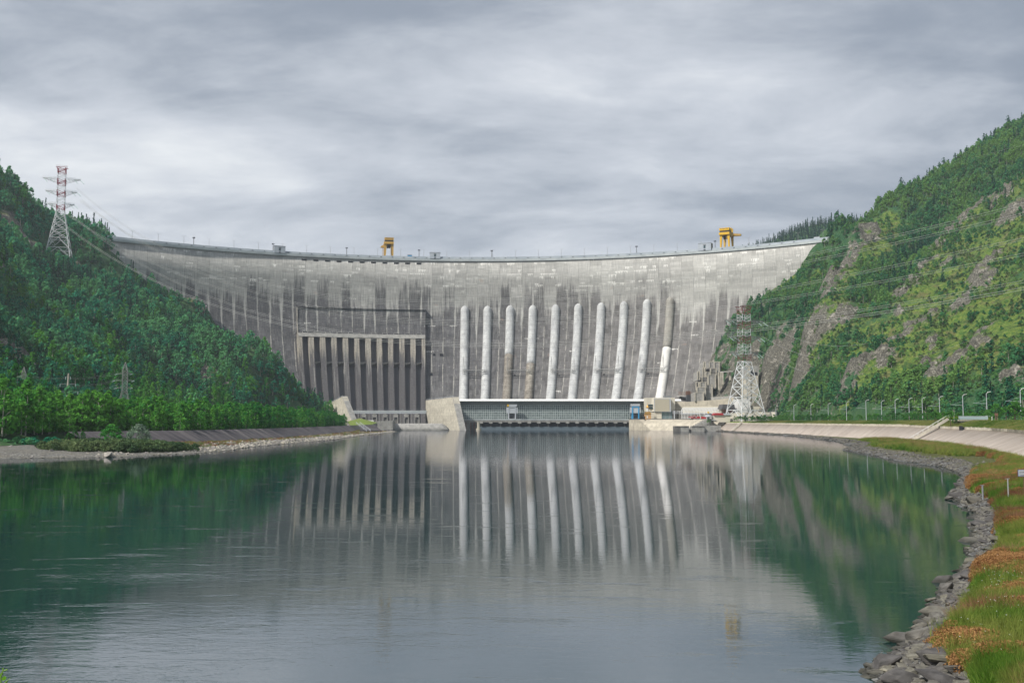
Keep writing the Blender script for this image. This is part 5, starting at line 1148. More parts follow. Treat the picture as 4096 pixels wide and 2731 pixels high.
# ================================================================= lattice towers
def big_tower(label, base, H, wb, rz, red, cats='pylon'):
    r = thing('pylon', label, cats, base, rz)
    def lvl(z): # half width at fraction
        f = z/H
        return (wb/2)*(1-f/.52)+(wb*.155)*(f/.52) if f < .52 else wb*.155
    zl = [0, .10*H, .21*H, .30*H, .38*H, .46*H, .52*H]
    sgn = [(-1,-1),(1,-1),(1,1),(-1,1)]
    th_ = .0125*wb*1.45
    for sx, sy in sgn:
        m = MB(); m.tube([(sx*lvl(z), sy*lvl(z), z) for z in zl], [th_*.9, th_*.8, th_*.75, th_*.7, th_*.65, th_*.6, th_*.6], 6); m.build('leg', M['steelw'], r)
    m = MB()
    for i in range(len(zl)-1):
        z0, z1 = zl[i], zl[i+1]
        for k in range(4):
            a, b = sgn[k], sgn[(k+1) % 4]; w0, w1 = lvl(z0), lvl(z1); A = Vector((a[0]*w0, a[1]*w0, z0)); B = Vector((b[0]*w0, b[1]*w0, z0)); C = Vector((a[0]*w1, a[1]*w1, z1)); E_ = Vector((b[0]*w1, b[1]*w1, z1))
            t_ = th_*.95
            m.bar(C, E_, t_); mid = (C+E_)/2
            if i < 2:
                m.bar(A, mid, t_); m.bar(B, mid, t_); m.bar(A.lerp(mid, .5), A.lerp(C, .5), t_*.7); m.bar(B.lerp(mid, .5), B.lerp(E_, .5), t_*.7); m.bar(A.lerp(mid, .5), C, t_*.7); m.bar(B.lerp(mid, .5), E_, t_*.7)
            else: m.bar(A, E_, t_); m.bar(B, C, t_)
    m.build('lower_bracing', M['steelw'], r)
    w = wb*.155; nseg = 15; z0 = .52*H; dz_ = (H-z0)/nseg; redset = {0, 1, 5, 6, 9, 10, 13, 14}
    for i in range(nseg):
        m = MB(); za, zb_ = z0+i*dz_, z0+(i+1)*dz_; t_ = th_*((.72 if red == 'redb' else 1.05) if i in redset else .55)
        for k in range(4):
            a, b = sgn[k], sgn[(k+1) % 4]; A = Vector((a[0]*w, a[1]*w, za)); B = Vector((b[0]*w, b[1]*w, za)); C = Vector((a[0]*w, a[1]*w, zb_)); E_ = Vector((b[0]*w, b[1]*w, zb_))
            m.bar(A, C, t_*1.2); m.bar(A, B, t_*.8); m.bar(A, E_, t_*.8) if i % 2 else m.bar(B, C, t_*.8)
        m.build('mast_section', M[red] if i in redset else M['steelw'], r)
    arms = [(.595, 1.12), (.735, 1.4), (.875, 1.75)]
    for f, L in arms:
        z = H*f; L = L*w*2.25
        for s_ in (-1, 1):
            m = MB(); tip = Vector((s_*(w+L), 0, z))
            for sy in (-1, 1):
                m.bar((s_*w, sy*w, z), tip+Vector((0, sy*.6, 0)), th_*.9); m.bar((s_*w, sy*w, z-dz_*1.3), tip+Vector((0, sy*.6, 0)), th_*.8)
                for k in range(5): p = Vector((s_*w, sy*w, z)).lerp(tip, k/5); q = Vector((s_*w, sy*w, z-dz_*1.3)).lerp(tip, (k+.6)/5); m.bar(p, q, th_*.5)
            m.bar((s_*w, -w, z+1.3), tip+Vector((0,0,1.3)), th_*.45)
            for k in range(9): p = Vector((s_*w, -w, z)).lerp(tip, k/8); m.bar(p, p+Vector((0,0,1.3)), th_*.4)
            a_ = m.build('crossarm', M['galv'] if red == 'redb' else M['steelw'], r)
            for q in (.55, .95):
                m = MB(); p = Vector((s_*w, -w*.2, z)).lerp(tip, q); m.tube([p, p+Vector((4.6*1., -3.2, -4.8))], .32, 6); m.build('insulator', M['insul'], a_)
    m = MB()
    for s_ in (-1, 1): m.bar((s_*w, -w, H-.2), (s_*(w*1.5), -w, H), th_); m.bar((s_*w, -w, H-dz_), (s_*(w*1.5), -w, H), th_*.7); m.bar((s_*w, w, H-.2), (s_*(w*1.5), w, H), th_)
    m.bar((-w*1.5, -w, H), (w*1.5, -w, H), th_); m.bar((-w*1.5, w, H), (w*1.5, w, H), th_); m.bar((-w*1.5, -w, H+1.4), (w*1.5, -w, H+1.4), th_*.4); m.build('top_frame', M[red], r)
    return r
p = aty(2982, 1668, 1000); top_ = aty(2982, 1226, 1000)
TWR = big_tower('tallest white lattice pylon with weathered red upper mast on the right bank', (p.x, 1000, 9.5), top_.z-9.5, 30.0, .38, 'redb')
p = aty(236, 1020, 1075); top_ = aty(236, 671, 1075)
TWL = big_tower('red and white lattice pylon standing high on the left hillside', (p.x, 1075, p.z-3), top_.z-p.z+3, 25., .30, 'red')
def small_tower(label, base, H, rz=.2):
    r = thing('pylon', label, 'pylon', base, rz); sgn = [(-1,-1),(1,-1),(1,1),(-1,1)]; L = lambda f: H*(.125*(1-f/.45)+.045*(f/.45)) if f < .45 else (H*.045 if f < .84 else H*.045*(1-(f-.84)/.165))
    zl = [0, .12, .22, .31, .39, .45, .51, .57, .63, .69, .75, .80, .84, .90, .95, 1.]
    for sx, sy in sgn: m = MB(); m.tube([(sx*L(f), sy*L(f), f*H) for f in zl], H*.0036, 5); m.build('leg', M['galv'], r)
    m = MB()
    for f0, f1 in zip(zl, zl[1:]):
        for k in range(4):
            a, b = sgn[k], sgn[(k+1)%4]; m.bar((a[0]*L(f0), a[1]*L(f0), f0*H), (b[0]*L(f1), b[1]*L(f1), f1*H), H*.0026); m.bar((b[0]*L(f0), b[1]*L(f0), f0*H), (a[0]*L(f1), a[1]*L(f1), f1*H), H*.0026); m.bar((a[0]*L(f1), a[1]*L(f1), f1*H), (b[0]*L(f1), b[1]*L(f1), f1*H), H*.0026)
    m.build('bracing', M['galv'], r)
    for f, l in ((.50, .10), (.64, .13), (.77, .09)):
        for s_ in (-1, 1):
            m = MB(); m.bar((s_*H*.045, 0, f*H), (s_*H*(.045+l), 0, f*H), H*.006); m.bar((s_*H*.045, 0, (f+.03)*H), (s_*H*(.045+l), 0, f*H), H*.005); a_ = m.build('crossarm', M['galv'], r)
            m = MB(); m.tube([(s_*H*(.045+l), 0, f*H), (s_*H*(.045+l)+H*.05*-1, -.5, f*H-H*.022)], H*.007, 5); m.build('insulator', M['insul'], a_)
    return r
pA = aty(92, 1575, 520); tA = aty(92, 1467, 520); small_tower('small grey pylon above the trees at the far left edge', (pA.x, 520, pA.z-8), tA.z-pA.z+8)
pB = aty(497, 1605, 640); tB = aty(497, 1448, 640); small_tower('grey lattice pylon rising from the left bank trees', (pB.x, 640, pB.z-8), tB.z-pB.z+8)
pC = aty(264, 1625, 540); tC = aty(268, 1493, 540); r = thing('concrete_pole', 'single pale concrete pole between the two small grey pylons', 'pole', (pC.x, 540, pC.z-8)); Hc = tC.z-pC.z+8
m = MB(); m.tube([(0,0,0), (.8,0,Hc)], [.62, .42], 10); m.build('shaft', M['pale'], r)
for f, l in ((.93, 1.3), (.78, 4.2), (.62, 5.6), (.46, 4.4)):
    m = MB(); m.bar((-l+.6, 0, f*Hc), (l+.6, 0, f*Hc), .22); c_ = m.build('crossarm', M['gmetal'], r)
    for s_ in (-1, 1): m = MB(); m.tube([(s_*l+.6, 0, f*Hc), (s_*l+.6, 0, f*Hc-1.5)], .2, 5); m.build('insulator', M['insul'], c_)
# ------------------------------------------------- conductors
def spline(pts, n):
    P = np.array(pts, float); d = np.r_[0, np.cumsum(np.hypot(np.diff(P[:, 0]), np.diff(P[:, 1])))]; t_ = d/d[-1]; deg = min(5, len(P)-1 if len(P) < 4 else 4)
    u = np.linspace(0, 1, n); cx2 = np.polyfit(t_, P[:, 0], deg); cy2 = np.polyfit(t_, P[:, 1], deg); return np.polyval(cx2, u), np.polyval(cy2, u), u
def line(label, pts, Y0, Y1, rad=.11, sep=1.1, n=40, group=None, Ym=None):
    X, Yp_, u = spline(pts, n); r = thing('power_line', label, 'power line', group=group)
    for k in ((0, 1) if sep else (0,)):
        m = MB(); V_ = []
        for a, b, t_ in zip(X, Yp_, u):
            Y = Y0*(1-t_)+Y1*t_ if Ym is None else (Y0*(1-t_)**2+2*t_*(1-t_)*Ym+Y1*t_*t_); q = aty(a, b, Y); V_.append(q+Vector((0, 0, -k*sep)))
        m.tube(V_, rad, 4, cap=False); m.build('conductor', M['wire'], r)
    return r
LNS = [('topmost twin power line sweeping from the left pylon over the crest', [(306,745),(584,955),(944,1112),(1425,1177),(2000,1190),(2600,1140),(3252,1010),(4096,808),(4400,730)]),
 ('second highest twin power line sweeping across the dam face', [(318,800),(610,975),(944,1135),(1425,1192),(2000,1205),(2600,1160),(3211,1043),(4096,849),(4400,775)]),
 ('third twin power line from the top, passing over the penstock heads', [(330,800),(640,1010),(1000,1160),(1425,1254),(2000,1279),(2550,1240),(3104,1150),(4096,954),(4400,885)]),
 ('fourth twin power line from the top across the penstocks', [(262,850),(640,1060),(1000,1190),(1425,1264),(2000,1292),(2550,1268),(3084,1196),(4096,1012),(4400,950)]),
 ('second lowest twin power line sagging across the spillway', [(290,860),(640,1095),(1000,1239),(1425,1335),(2000,1371),(2500,1352),(3000,1303),(4096,1121),(4400,1060)]),
 ('lowest and brightest twin power line sagging over the wooded left slope', [(267,905),(400,1000),(700,1150),(1000,1267),(1425,1352),(2000,1380),(2500,1365),(3000,1321),(4096,1149),(4400,1090)])]
for lb, pts in LNS: line(lb, pts, 1060, 560, .115 if 'lowest and' in lb else .085, 1.5, 60, 'twin power lines crossing the valley', 980)
for lb, pts, y0, y1 in (('upper thin power line sagging right from the big pylon arm', [(3040,1285),(3150,1340),(3280,1378),(3420,1380),(3600,1350)], 1000, 760), ('middle thin power line sagging right from the big pylon', [(3050,1345),(3160,1400),(3300,1440),(3450,1448),(3700,1420),(3900,1350)], 1000, 640), ('lower thin power line sagging right from the big pylon arm', [(3035,1400),(3150,1460),(3300,1510),(3420,1522),(3560,1505),(3750,1440)], 1000, 680),
   ('thin power line descending the right hill to the frame edge, upper', [(3740,680),(3920,625),(4096,580),(4300,530)], 1240, 1050)): line(lb, pts, y0, y1, .07, 0, 30, 'thin power lines on the right hill')
for lb, pts in (('highest wires strung between the small left pylons', [(112,1502),(185,1510),(265,1511),(380,1506),(475,1487)]), ('middle wires strung between the small left pylons', [(115,1532),(190,1540),(265,1541),(380,1536),(475,1510)]), ('lowest wires strung between the small left pylons', [(110,1552),(180,1564),(265,1566),(380,1560),(475,1532)]),
   ('upper wires entering from the left edge to the small pylon', [(-40,1410),(20,1450),(80,1497)]), ('lower wires entering from the left edge to the small pylon', [(-40,1470),(10,1500),(72,1530)])): line(lb, pts, 520, 640 if 'between' in lb else 540, .035, .8, 24, 'thin wires on the left bank')
# ================================================================= right bank furniture
LX = lambda Y: ROADX-3.2+math.sin(Y*.013)*.6
lampY = [395, 440, 487, 522, 548, 575, 600, 632, 664, 706, 752, 796, 838, 880]
lamp_px = [4080, 3945, 3850, 3757, 3688, 3635, 3580, 3525, 3463, 3385, 3312, 3243, 3175, 3103]; lamp_top = [1553,1567,1577,1585,1590,1592,1596,1602,1599,1606,1613,1616,1618,1623]
sl0 = None
for k, (px, py) in enumerate(zip(lamp_px, lamp_top)):
    Y = 13.2*F/(1684-py); Y = Y*.97; q = aty(px, py, Y); h_ = q.z-10.0
    lb = {0: 'tallest white street lamp, beside the rock at the frame edge', 1: 'white street lamp behind the right end of the footbridge', 2: 'white street lamp behind the left end of the footbridge'}.get(k, 'white single arm street lamp in the row along the right bank road')
    if sl0 is None:
        sl0 = thing('street_lamp', lb, 'street lamp', (q.x, Y, 10), 0, 'street lamps along the right bank road'); m = MB(); m.tube([(0,0,0),(0,0,h_-.7)], [.22, .15], 8); m.build('pole', M['lgrey'], sl0)
        m = MB(); m.bar((0,0,h_-.75), (.9,0,h_-.1), .14); m.build('arm', M['white'], sl0); m = MB(); m.hexa([(.6,-.3,h_-.25),(2.,-.22,h_+.05),(2.,.22,h_+.05),(.6,.3,h_-.25),(.6,-.3,h_),(2.,-.22,h_+.25),(2.,.22,h_+.25),(.6,.3,h_)]); m.build('lantern', M['white'], sl0)
        m = MB(); m.bar((-.2,0,h_*.60), (-5.6,.5,h_*.615), .13); m.bar((-.2,0,h_*.74), (-4.6,.4,h_*.63), .06); m.build('bracket', M['lgrey'], sl0); h0 = h_
    else: dup(sl0, (q.x, Y, 10), 0, (1, 1, h_/h0), lb)
# footbridge over the outlet, with pale railing
Yb_ = 402.; a = aty(3834, 1677, Yb_); b = aty(3951, 1677, Yb_); zt_ = aty(3890, 1664, Yb_).z
r = thing('bridge', 'short concrete road bridge with pale blue panel railing over the outlet', 'bridge')
m = MB(); m.box(a.x, b.x, Yb_, Yb_+8, a.z-.6, a.z); m.build('deck', M['pale'], r)
m = MB(); m.prism([(a.x+.4, a.z-.62), (a.x+2.2, a.z-2.0), (b.x-5, a.z-2.0), (b.x-.3, a.z-.62)], 1, Yb_+.5, Yb_+7.5); m.build('haunch', M['grey'], r)
m = MB(); m.box(a.x+2., b.x-4, Yb_+1, Yb_+7, a.z-4, a.z-2.03); m.build('abutment', M['dkc'], r)
m = MB(); m.box(a.x, b.x, Yb_-.1, Yb_-.02, a.z+.05, zt_-.1); m.build('railing_panels', simple('pale_blue_panel', (.42, .55, .58), .5, var=.1), r)
m = MB(); m.box(a.x-.1, b.x+.1, Yb_-.16, Yb_+.04, zt_-.09, zt_+.05)
for k in range(25): x_ = a.x+(b.x-a.x)*k/24; m.box(x_-.05, x_+.05, Yb_-.16, Yb_-.11, a.z, zt_-.1)
m.build('rail_posts', M['lgrey'], r)
# outlet notch below it, a solid dark box as the shade in it
pxs, _q = pxof(top[:, 0], top[:, 1], ztop); i0 = int(np.argmin(abs(pxs-3856)+(top[:, 1] > 700)*1e4)); i1 = i0+1; A_, B_ = Vector((*top[i0], ztop[i0]+.1)), Vector((*top[i1], ztop[i1]+.1)); d_ = (B_-A_).normalized(); m = MB(); m.bar(A_-d_*2.4, A_+d_*2.4, 1.6, 2.3); o = m.build('culvert', M['dark']); tag(o, 'dark culvert mouth under the short road bridge', 'culvert')
# small posts and boards by the road
for px, py0, py1, Y, lb in ((3816, 1673, 1654, 402, 'small white plate on a thin post left of the road bridge'), (3982, 1675, 1652, 395, 'brown notice board on posts before the round trees')):
    a = aty(px, py0, Y); b = aty(px, py1, Y); h_ = b.z-a.z; r = thing('notice_post', lb, 'sign', (a.x, Y, a.z)); br = 'brown' in lb
    m = MB(); m.bar((0,0,-.4), (0,0,h_*.55 if br else h_*.8), .16); 
    if br: m.bar((.8,0,-.4), (.8,0,h_*.55), .14)
    m.build('post', M['brick'] if br else M['white'], r); m = MB(); m.box(-.25 if br else -.35, 1.05 if br else .35, -.06, .06, h_*.55 if br else h_*.8+.01, h_); m.build('board', M['brick'] if br else M['white'], r)
# bus shelter-like pale canopy
a = aty(3945, 1665, 420); r = thing('shelter', 'small pale canopy behind the right end of the road bridge', 'shelter', (a.x, 420, 10.0)); m = MB(); m.box(0, 1.9+.8, 0, 2, 1.9, 2.3); m.build('canopy', M['lgrey'], r); m = MB(); m.box(2.2, 2.6, 0, .3, -.5, 1.88); m.build('post', M['white'], r)
# warning sign with lettering at the frame edge
a = aty(4089, 1960, 104); zb_ = aty(4089, 1905, 104).z; zt2 = aty(4089, 1877, 104).z
r = thing('warning_sign', 'white board with dark blue border and lettering on a rusty post', 'sign', (a.x, 104, a.z))
bw = 1.55; x0_ = aty(4071, 1890, 104).x-a.x; h0_, h1_ = zb_-a.z, zt2-a.z
m = MB(); m.box(x0_+.55, x0_+.60, .0, .05, -.5, h0_); m.box(x0_+.72, x0_+.77, .02, .07, -.5, h0_); m.build('post', M['rusty'], r)
m = MB(); m.box(x0_, x0_+bw, -.03, .0, h0_, h1_); m.build('frame', simple('sign_blue', (.05, .08, .22), .6), r)
m = MB(); m.box(x0_+.05, x0_+bw-.05, -.04, -.031, h0_+.05, h1_-.05); m.build('board', M['lgrey'], r)
def text(body, size, loc, mat, parent):
    c = bpy.data.curves.new('lettering', 'FONT'); c.body = body; c.size = size; c.extrude = .002; o = bpy.data.objects.new('lettering', c); COL.objects.link(o); o.location = loc; o.rotation_euler = (PI/2, 0, 0); c.materials.append(mat); me = bpy.data.meshes.new_from_object(o); l_ = tuple(o.location); bpy.data.objects.remove(o); o = bpy.data.objects.new('lettering', me); COL.objects.link(o); o.location = l_; o.rotation_euler = (PI/2, 0, 0); o.parent = parent
text('ВНИМАНИЕ', .22, (x0_+.16, -.045, h1_-.36), M['dkgrey'], r); text('Охраняемая', .19, (x0_+.16, -.045, h1_-.62), M['dkgrey'], r)
for px, py0, py1, Y, lb, mt in ((4033, 1966, 1915, 103, 'galvanised steel post standing in the grass left of the warning sign', 'galv'), (3931, 1975, 1941, 108, 'short grey concrete stub above the dry brush', 'gmetal')):
    a = aty(px, py0, Y); b = aty(px, py1, Y); r = thing('steel_post', lb, 'post', (a.x, Y, a.z)); m = MB(); m.tube([(0,0,-.6), (0,0,b.z-a.z)], .07 if mt == 'galv' else .1, 8); m.build('tube', M[mt], r); m = MB(); m.bar((-.28,0,b.z-a.z+.02), (.2,0,b.z-a.z+.05), .05); m.build('cap_bar', M[mt], r)
# ================================================================= vegetation prototypes
def cards(C, N, size, rr, asp=1.4, up=.0):
    """leaf cards: centres C, rough outward normals N"""
    n = len(C); a = rr.normal(size=(n, 3))+N*1.2; a /= np.linalg.norm(a, axis=1)[:, None]; b = rr.normal(size=(n, 3)); b[:, 2] += up; u = np.cross(a, b); u /= np.linalg.norm(u, axis=1)[:, None]+1e-9; v = np.cross(a, u)
    s = size*(.6+.8*rr.random((n, 1))); u = u*s*asp/2; v = v*s/2; k = rr.random((n, 1))*.5
    P = np.stack([C-u*.9-v*k, C-u*.1-v, C+u, C+u*.0+v], 1).reshape(-1, 3); Fc = np.arange(n*4).reshape(n, 4); lv = np.repeat(rr.random(n), 4); return P, Fc, lv
def crown_decid(seed, H, W, n_cl, n_c, size, low=.22, pointed=.6):
    rr = np.random.default_rng(seed); Cs = []; Ns = []
    for i in range(n_cl):
        h = low+(1-low)*rr.random()**.85; prof = math.sin(min(1, (h-low+.08)/(1.05-low))**pointed*PI)**.75*.9+.08
        a = rr.random()*2*PI; rad = W/2*prof*(.35+.65*rr.random()**.5); c = np.array([math.cos(a)*rad, math.sin(a)*rad, h*H*.95]); cr = W*.17*(.7+.7*rr.random())*(1.15-h*.45)
        dv = rr.normal(size=(n_c, 3)); dv /= np.linalg.norm(dv, axis=1)[:, None]; rd = cr*(.55+.45*rr.random((n_c, 1))); p = c+dv*rd*np.array([1, 1, .8]); Cs.append(p); Ns.append(dv)
    C = np.concatenate(Cs); N = np.concatenate(Ns); C[:, 2] = np.clip(C[:, 2], H*low*.6, H); return cards(C, N, size, rr, 1.3)
def crown_conif(seed, H, W, tiers, per, size, low=.12, flat=0.):
    rr = np.random.default_rng(seed); Cs = []; Ns = []
    for i in range(tiers):
        f = low+(1-low)*(i+.5*rr.random())/tiers; R = W/2*(1-f)**.8*(1-flat)+W/2*flat*(math.sin(min(1, (1-f)*1.25+.1)*PI/1.15)) ; R = max(R*(.75+.5*rr.random()), .12); nb = max(4, int(per*(1-f*.6)))
        for b in range(nb):
            a = 2*PI*(b+rr.random())/nb; L = R*(.7+.45*rr.random()); m_ = max(2, int(L/size*1.5))
            for k in range(m_):
                q = (k+.6)/m_*L; Cs.append((math.cos(a)*q, math.sin(a)*q, f*H-q*.28+rr.normal()*.12)); Ns.append((math.cos(a)*.4, math.sin(a)*.4, .9))
    return cards(np.array(Cs), np.array(Ns), size, rr, 1.6)
def trunkmesh(H, r, seed, limbs=4, conif=False):
    rr = random.Random(seed); m = MB(); b = [rr.uniform(-.02, .02)*H for _ in range(4)]
    m.tube([(0,0,-.6), (b[0]*.3, b[1]*.3, H*.3), (b[0], b[1], H*.6), (b[0], b[1], H*.93)], [r*1.2, r*.85, r*.5, r*.12], 6)
    for k in range(limbs):
        a = rr.random()*2*PI; z = H*(.28+.5*k/limbs); L = H*(.06 if conif else .16)
        m.tube([(b[0]*.6, b[1]*.6, z), (math.cos(a)*L*.6, math.sin(a)*L*.6, z+L*.5), (math.cos(a)*L, math.sin(a)*L, z+L*.9)], [r*.35, r*.22, r*.08], 4)
    return m.v, m.f
def crownmesh(name, data, mat):
    P, Fc, lv = data; o = npmesh(name, P, Fc, mat, attrs={'lv': lv}, link=False); me = o.data; bpy.data.objects.remove(o); return me
def trunk_me(name, H, r, seed, mat, **k):
    v, f = trunkmesh(H, r, seed, **k); me = bpy.data.meshes.new(name); me.from_pydata(v, [], f); me.materials.append(mat); me.update(); return me
def merged(name, crown, trunk, cm, tm):
    """one mesh for far stuff"""
    P, Fc, lv = crown; v, f = trunk; tris = []
    vv = [tuple(p) for p in P]; ff = [tuple(int(i) for i in q) for q in Fc]; o = len(vv); vv += [tuple(p) for p in v]; nf = len(ff); ff += [tuple(i+o for i in q) for q in f]
    me = bpy.data.meshes.new(name); me.from_pydata(vv, [], ff); me.materials.append(cm); me.materials.append(tm)
    mi = np.zeros(len(ff), np.int32); mi[nf:] = 1; me.polygons.foreach_set('material_index', mi); a = me.attributes.new('lv', 'FLOAT', 'POINT'); a.data.foreach_set('value', np.r_[lv, np.full(len(v), .5)].astype(np.float32)); me.update(); return me
# unit heights about 12 m; scaled when placed
def decid_set(tag_, mat, bark, n, seed, ncl=34, nc=15, size=.85, W=7.2, H=12, low=.2, pt=.6):
    out = []
    for i in range(n):
        h = H; w = W*(.8+.45*((i*37 % 10)/10)); d = crown_decid(seed+i, h, w, ncl, nc, size, low, pt); out.append((d, trunkmesh(h, .16, seed+i)))
    return [merged('%s_mesh' % tag_, d, t_, mat, bark) for d, t_ in out], [(crownmesh('crown', d, mat), None) for d, t_ in out], out
def conif_set(tag_, mat, n, seed, tiers=16, per=7, size=.75, W=5.2, H=14, flat=0.):
    out = []
    for i in range(n):
        d = crown_conif(seed+i, H, W*(.8+.5*((i*53 % 10)/10)), tiers, per, size, .10+(.22 if flat else 0), flat); out.append((d, trunkmesh(H, .19, seed+i, 3, True)))
    return [merged('%s_mesh' % tag_, d, t_, mat, M['bark']) for d, t_ in out], [(crownmesh('crown', d, mat), None) for d, t_ in out], out
dl_m, dl_c, dl_o = decid_set('broadleaf_shade_tint', M['lf_left'], M['barkb'], 5, 100)
dr_m, dr_c, dr_o = decid_set('broadleaf_warm', M['lf_right'], M['barkb'], 5, 200)
dt_m, dt_c, dt_o = decid_set('broadleaf_fresh', M['lf_terr'], M['barkb'], 6, 300, 46, 17, .62, 5.6, 12, .03, .75)
dw_m, dw_c, dw_o = decid_set('broadleaf_young', M['lf_row'], M['bark'], 4, 400, 30, 16, .38, 5.0, 6, .18, .8)
cn_m, cn_c, cn_o = conif_set('conifer', M['ndl'], 4, 500)
cf_m, cf_c, cf_o = conif_set('conifer_far', M['ndlf'], 3, 550)
pn_m, pn_c, pn_o = conif_set('pine', M['ndl'], 3, 600, 13, 6, .8, 6.2, 14, .9)
for o in list(bpy.data.objects):
    if o.users == 0: bpy.data.objects.remove(o)
TM = {}
def tree(name, label, cat, group, crown, tr, bark, loc, sc, rz):
    key = id(crown)
    if key not in TM: me = bpy.data.meshes.new('trunk'); me.from_pydata(tr[0], [], tr[1]); me.materials.append(bark); me.update(); TM[key] = me
    r = thing(name, label, cat, loc, rz, group); r.scale = sc if isinstance(sc, tuple) else (sc, sc, sc)
    a = bpy.data.objects.new('trunk', TM[key]); COL.objects.link(a); a.parent = r; b = bpy.data.objects.new('crown', crown); COL.objects.link(b); b.parent = r; return r
# ================================================================= forests
def inframe(x, y, z, mx=260, my=200):
    px, py = pxof(x, y, z); return (px > -mx) & (px < 4096+mx) & (y > 20)
def forest_points(f, x0, x1, y0, y1, sp, seed, rockcut=.32):
    rr = np.random.default_rng(seed); gx, gy = np.meshgrid(np.arange(x0, x1, sp), np.arange(y0, y1, sp)); x = gx.ravel()+rr.uniform(-.5, .5, gx.size)*sp; y = gy.ravel()+rr.uniform(-.5, .5, gx.size)*sp
    z, rk, gr = f(x, y, True); th = np.arctan2(x-DCX, y-DCY); rad = np.hypot(x-DCX, y-DCY); face = DR-doff(z)-8
    ok = inframe(x, y, z) & ~((rad > face) & (abs(th) < .66)) & (rk < rockcut)
    # drop slopes that face away behind the ridges
    return x[ok], y[ok], z[ok], rk[ok], gr[ok]
rr = np.random.default_rng(5)
# ---- left hill
x, y, z, rk, gr = forest_points(hL, -800, -170, 330, 1400, 6.4, 11)
dens = fbm(x, y, 55, 3, 90); keep = (z > 9) & ((gr < .3) | (rr.random(len(x)) < .25)) & ((dens > .33) | (rr.random(len(x)) < .5)) & (x < np.interp(y, [300, 500, 750, 950, 1130], [-205, -225, -245, -225, -190]))
keep &= ~((abs(x-TWL.location.x) < 15) & (y < TWL.location.y+12) & (y > TWL.location.y-34))
x, y, z, dens = x[keep], y[keep], z[keep], dens[keep]
con = (fbm(x, y, 45, 3, 91) > .62) & (rr.random(len(x)) < .5) | (rr.random(len(x)) < .05)
px_, py_ = pxof(x, y, z)
small = np.clip((fbm(x, y, 90, 2, 92)-.3)*2.2, 0, 1)
sc = (.60+.95*rr.random(len(x))**1.3)*(.9+.35*small)
near = (y < 560) & (px_ > -120) & (px_ < 800)
nidx = np.where(near & con)[0][:90]
singles = set(nidx.tolist())
ridge = np.where((z > 180) & con & (px_ > -20) & (px_ < 420))[0]; rr.shuffle(ridge)
for i in ridge[:26]: singles.add(int(i))
for n_, i in enumerate(sorted(singles)):
    k = i % 4; g_ = 'dark conifers scattered on the left hillside'
    tree('conifer', 'dark conifer standing among broadleaf trees on the left hillside', 'conifer', g_, cn_c[k][0], cn_o[k][1], M['bark'], (x[i], y[i], z[i]-.3), (sc[i]*.95,)*2+(sc[i]*(1.0+.25*rnd.random()),), rnd.random()*6)
msk = np.ones(len(x), bool); msk[list(singles)] = False
idx = np.where(con, 5+rr.integers(0, 4, len(x)), rr.integers(0, 5, len(x))); idx = np.where(~con & (rr.random(len(x)) < np.clip((62-z)/50, 0, .65)+.3*(fbm(x, y, 60, 2, 98) > .58)), 9+rr.integers(0, 6, len(x)), idx); S3 = np.stack([sc, sc, sc*(.9+.4*rr.random(len(x)))], 1); R3 = np.stack([rr.normal(0, .04, len(x)), rr.normal(0, .04, len(x)), rr.random(len(x))*6.28], 1); P3 = np.stack([x, y, z-.4], 1)
scatter('forest', P3[msk], R3[msk], S3[msk], idx[msk], dl_m+cn_m+dt_m, 'dense dark green forest covering the left hillside beside the dam')
print('left forest', msk.sum(), len(singles))
# ---- right hill
x, y, z, rk, gr = forest_points(hR, 236, 900, 300, 1500, 6.0, 12, .25)
px_, py_ = pxof(x, y, z)
dens = fbm(x, y, 50, 4, 93); foot = (z < 30)
u_ = rr.random(len(x))
# open grassy, rocky country in the lower right; closed woods elsewhere
openc = np.clip((px_-3330)/250, 0, 1)*np.clip((py_-np.interp(px_, [3300, 3600, 3700, 3850, 4000, 4096], [1290, 1230, 1110, 960, 860, 800]))/60, 0, 1)*(1-np.clip((24-z)/10, 0, 1))
p_keep = np.where(openc > .3, np.where(dens > .51, .8, .13), .97)*np.where(gr > .25, .18, 1)*np.where(foot, 1, 1)
keep = (u_ < p_keep) & (x > np.interp(y, [300, 900, 960, 1010, 1090], [246, 246, 246, 236, 200]))
keep &= ~((x < 262) & (y > 960) & (z < 60))
x, y, z, dens, gr, px_, py_ = [q[keep] for q in (x, y, z, dens, gr, px_, py_)]
con = ((fbm(x, y, 40, 3, 94) > .63) & (rr.random(len(x)) < .55)) | (rr.random(len(x)) < .04)
sc = .50+.80*rr.random(len(x))**1.3; sc = np.where(con, sc*1.05, sc)
singles = set(np.where((y < 660) & con & (px_ < 4200))[0][:120].tolist())
bl = np.where((y < 640) & ~con & (px_ < 4150) & (z < 60))[0]; bl = bl[np.argsort(y[bl])][:60]; bset = set(bl.tolist())
ridge = np.where((z > 300) & (px_ > 3550) & (px_ < 4150) & con)[0]; 
for i in ridge[:30]: singles.add(int(i))
for i in sorted(singles):
    k = i % 4; tree('conifer', 'dark conifer standing on the rocky right hillside', 'conifer', 'dark conifers scattered on the right hillside', cn_c[k][0], cn_o[k][1], M['bark'], (x[i], y[i], z[i]-.3), (sc[i]*1.0, sc[i]*1.0, sc[i]*1.15), rnd.random()*6)
for i in sorted(bset):
    k = i % 5; tree('broadleaf_tree', 'leafy tree at the foot of the right hillside behind the road', 'tree', 'trees at the foot of the right hillside', dr_c[k][0], dr_o[k][1], M['barkb'], (x[i], y[i], z[i]-.3), sc[i]*1.0, rnd.random()*6)
msk = np.ones(len(x), bool); msk[list(singles | bset)] = False
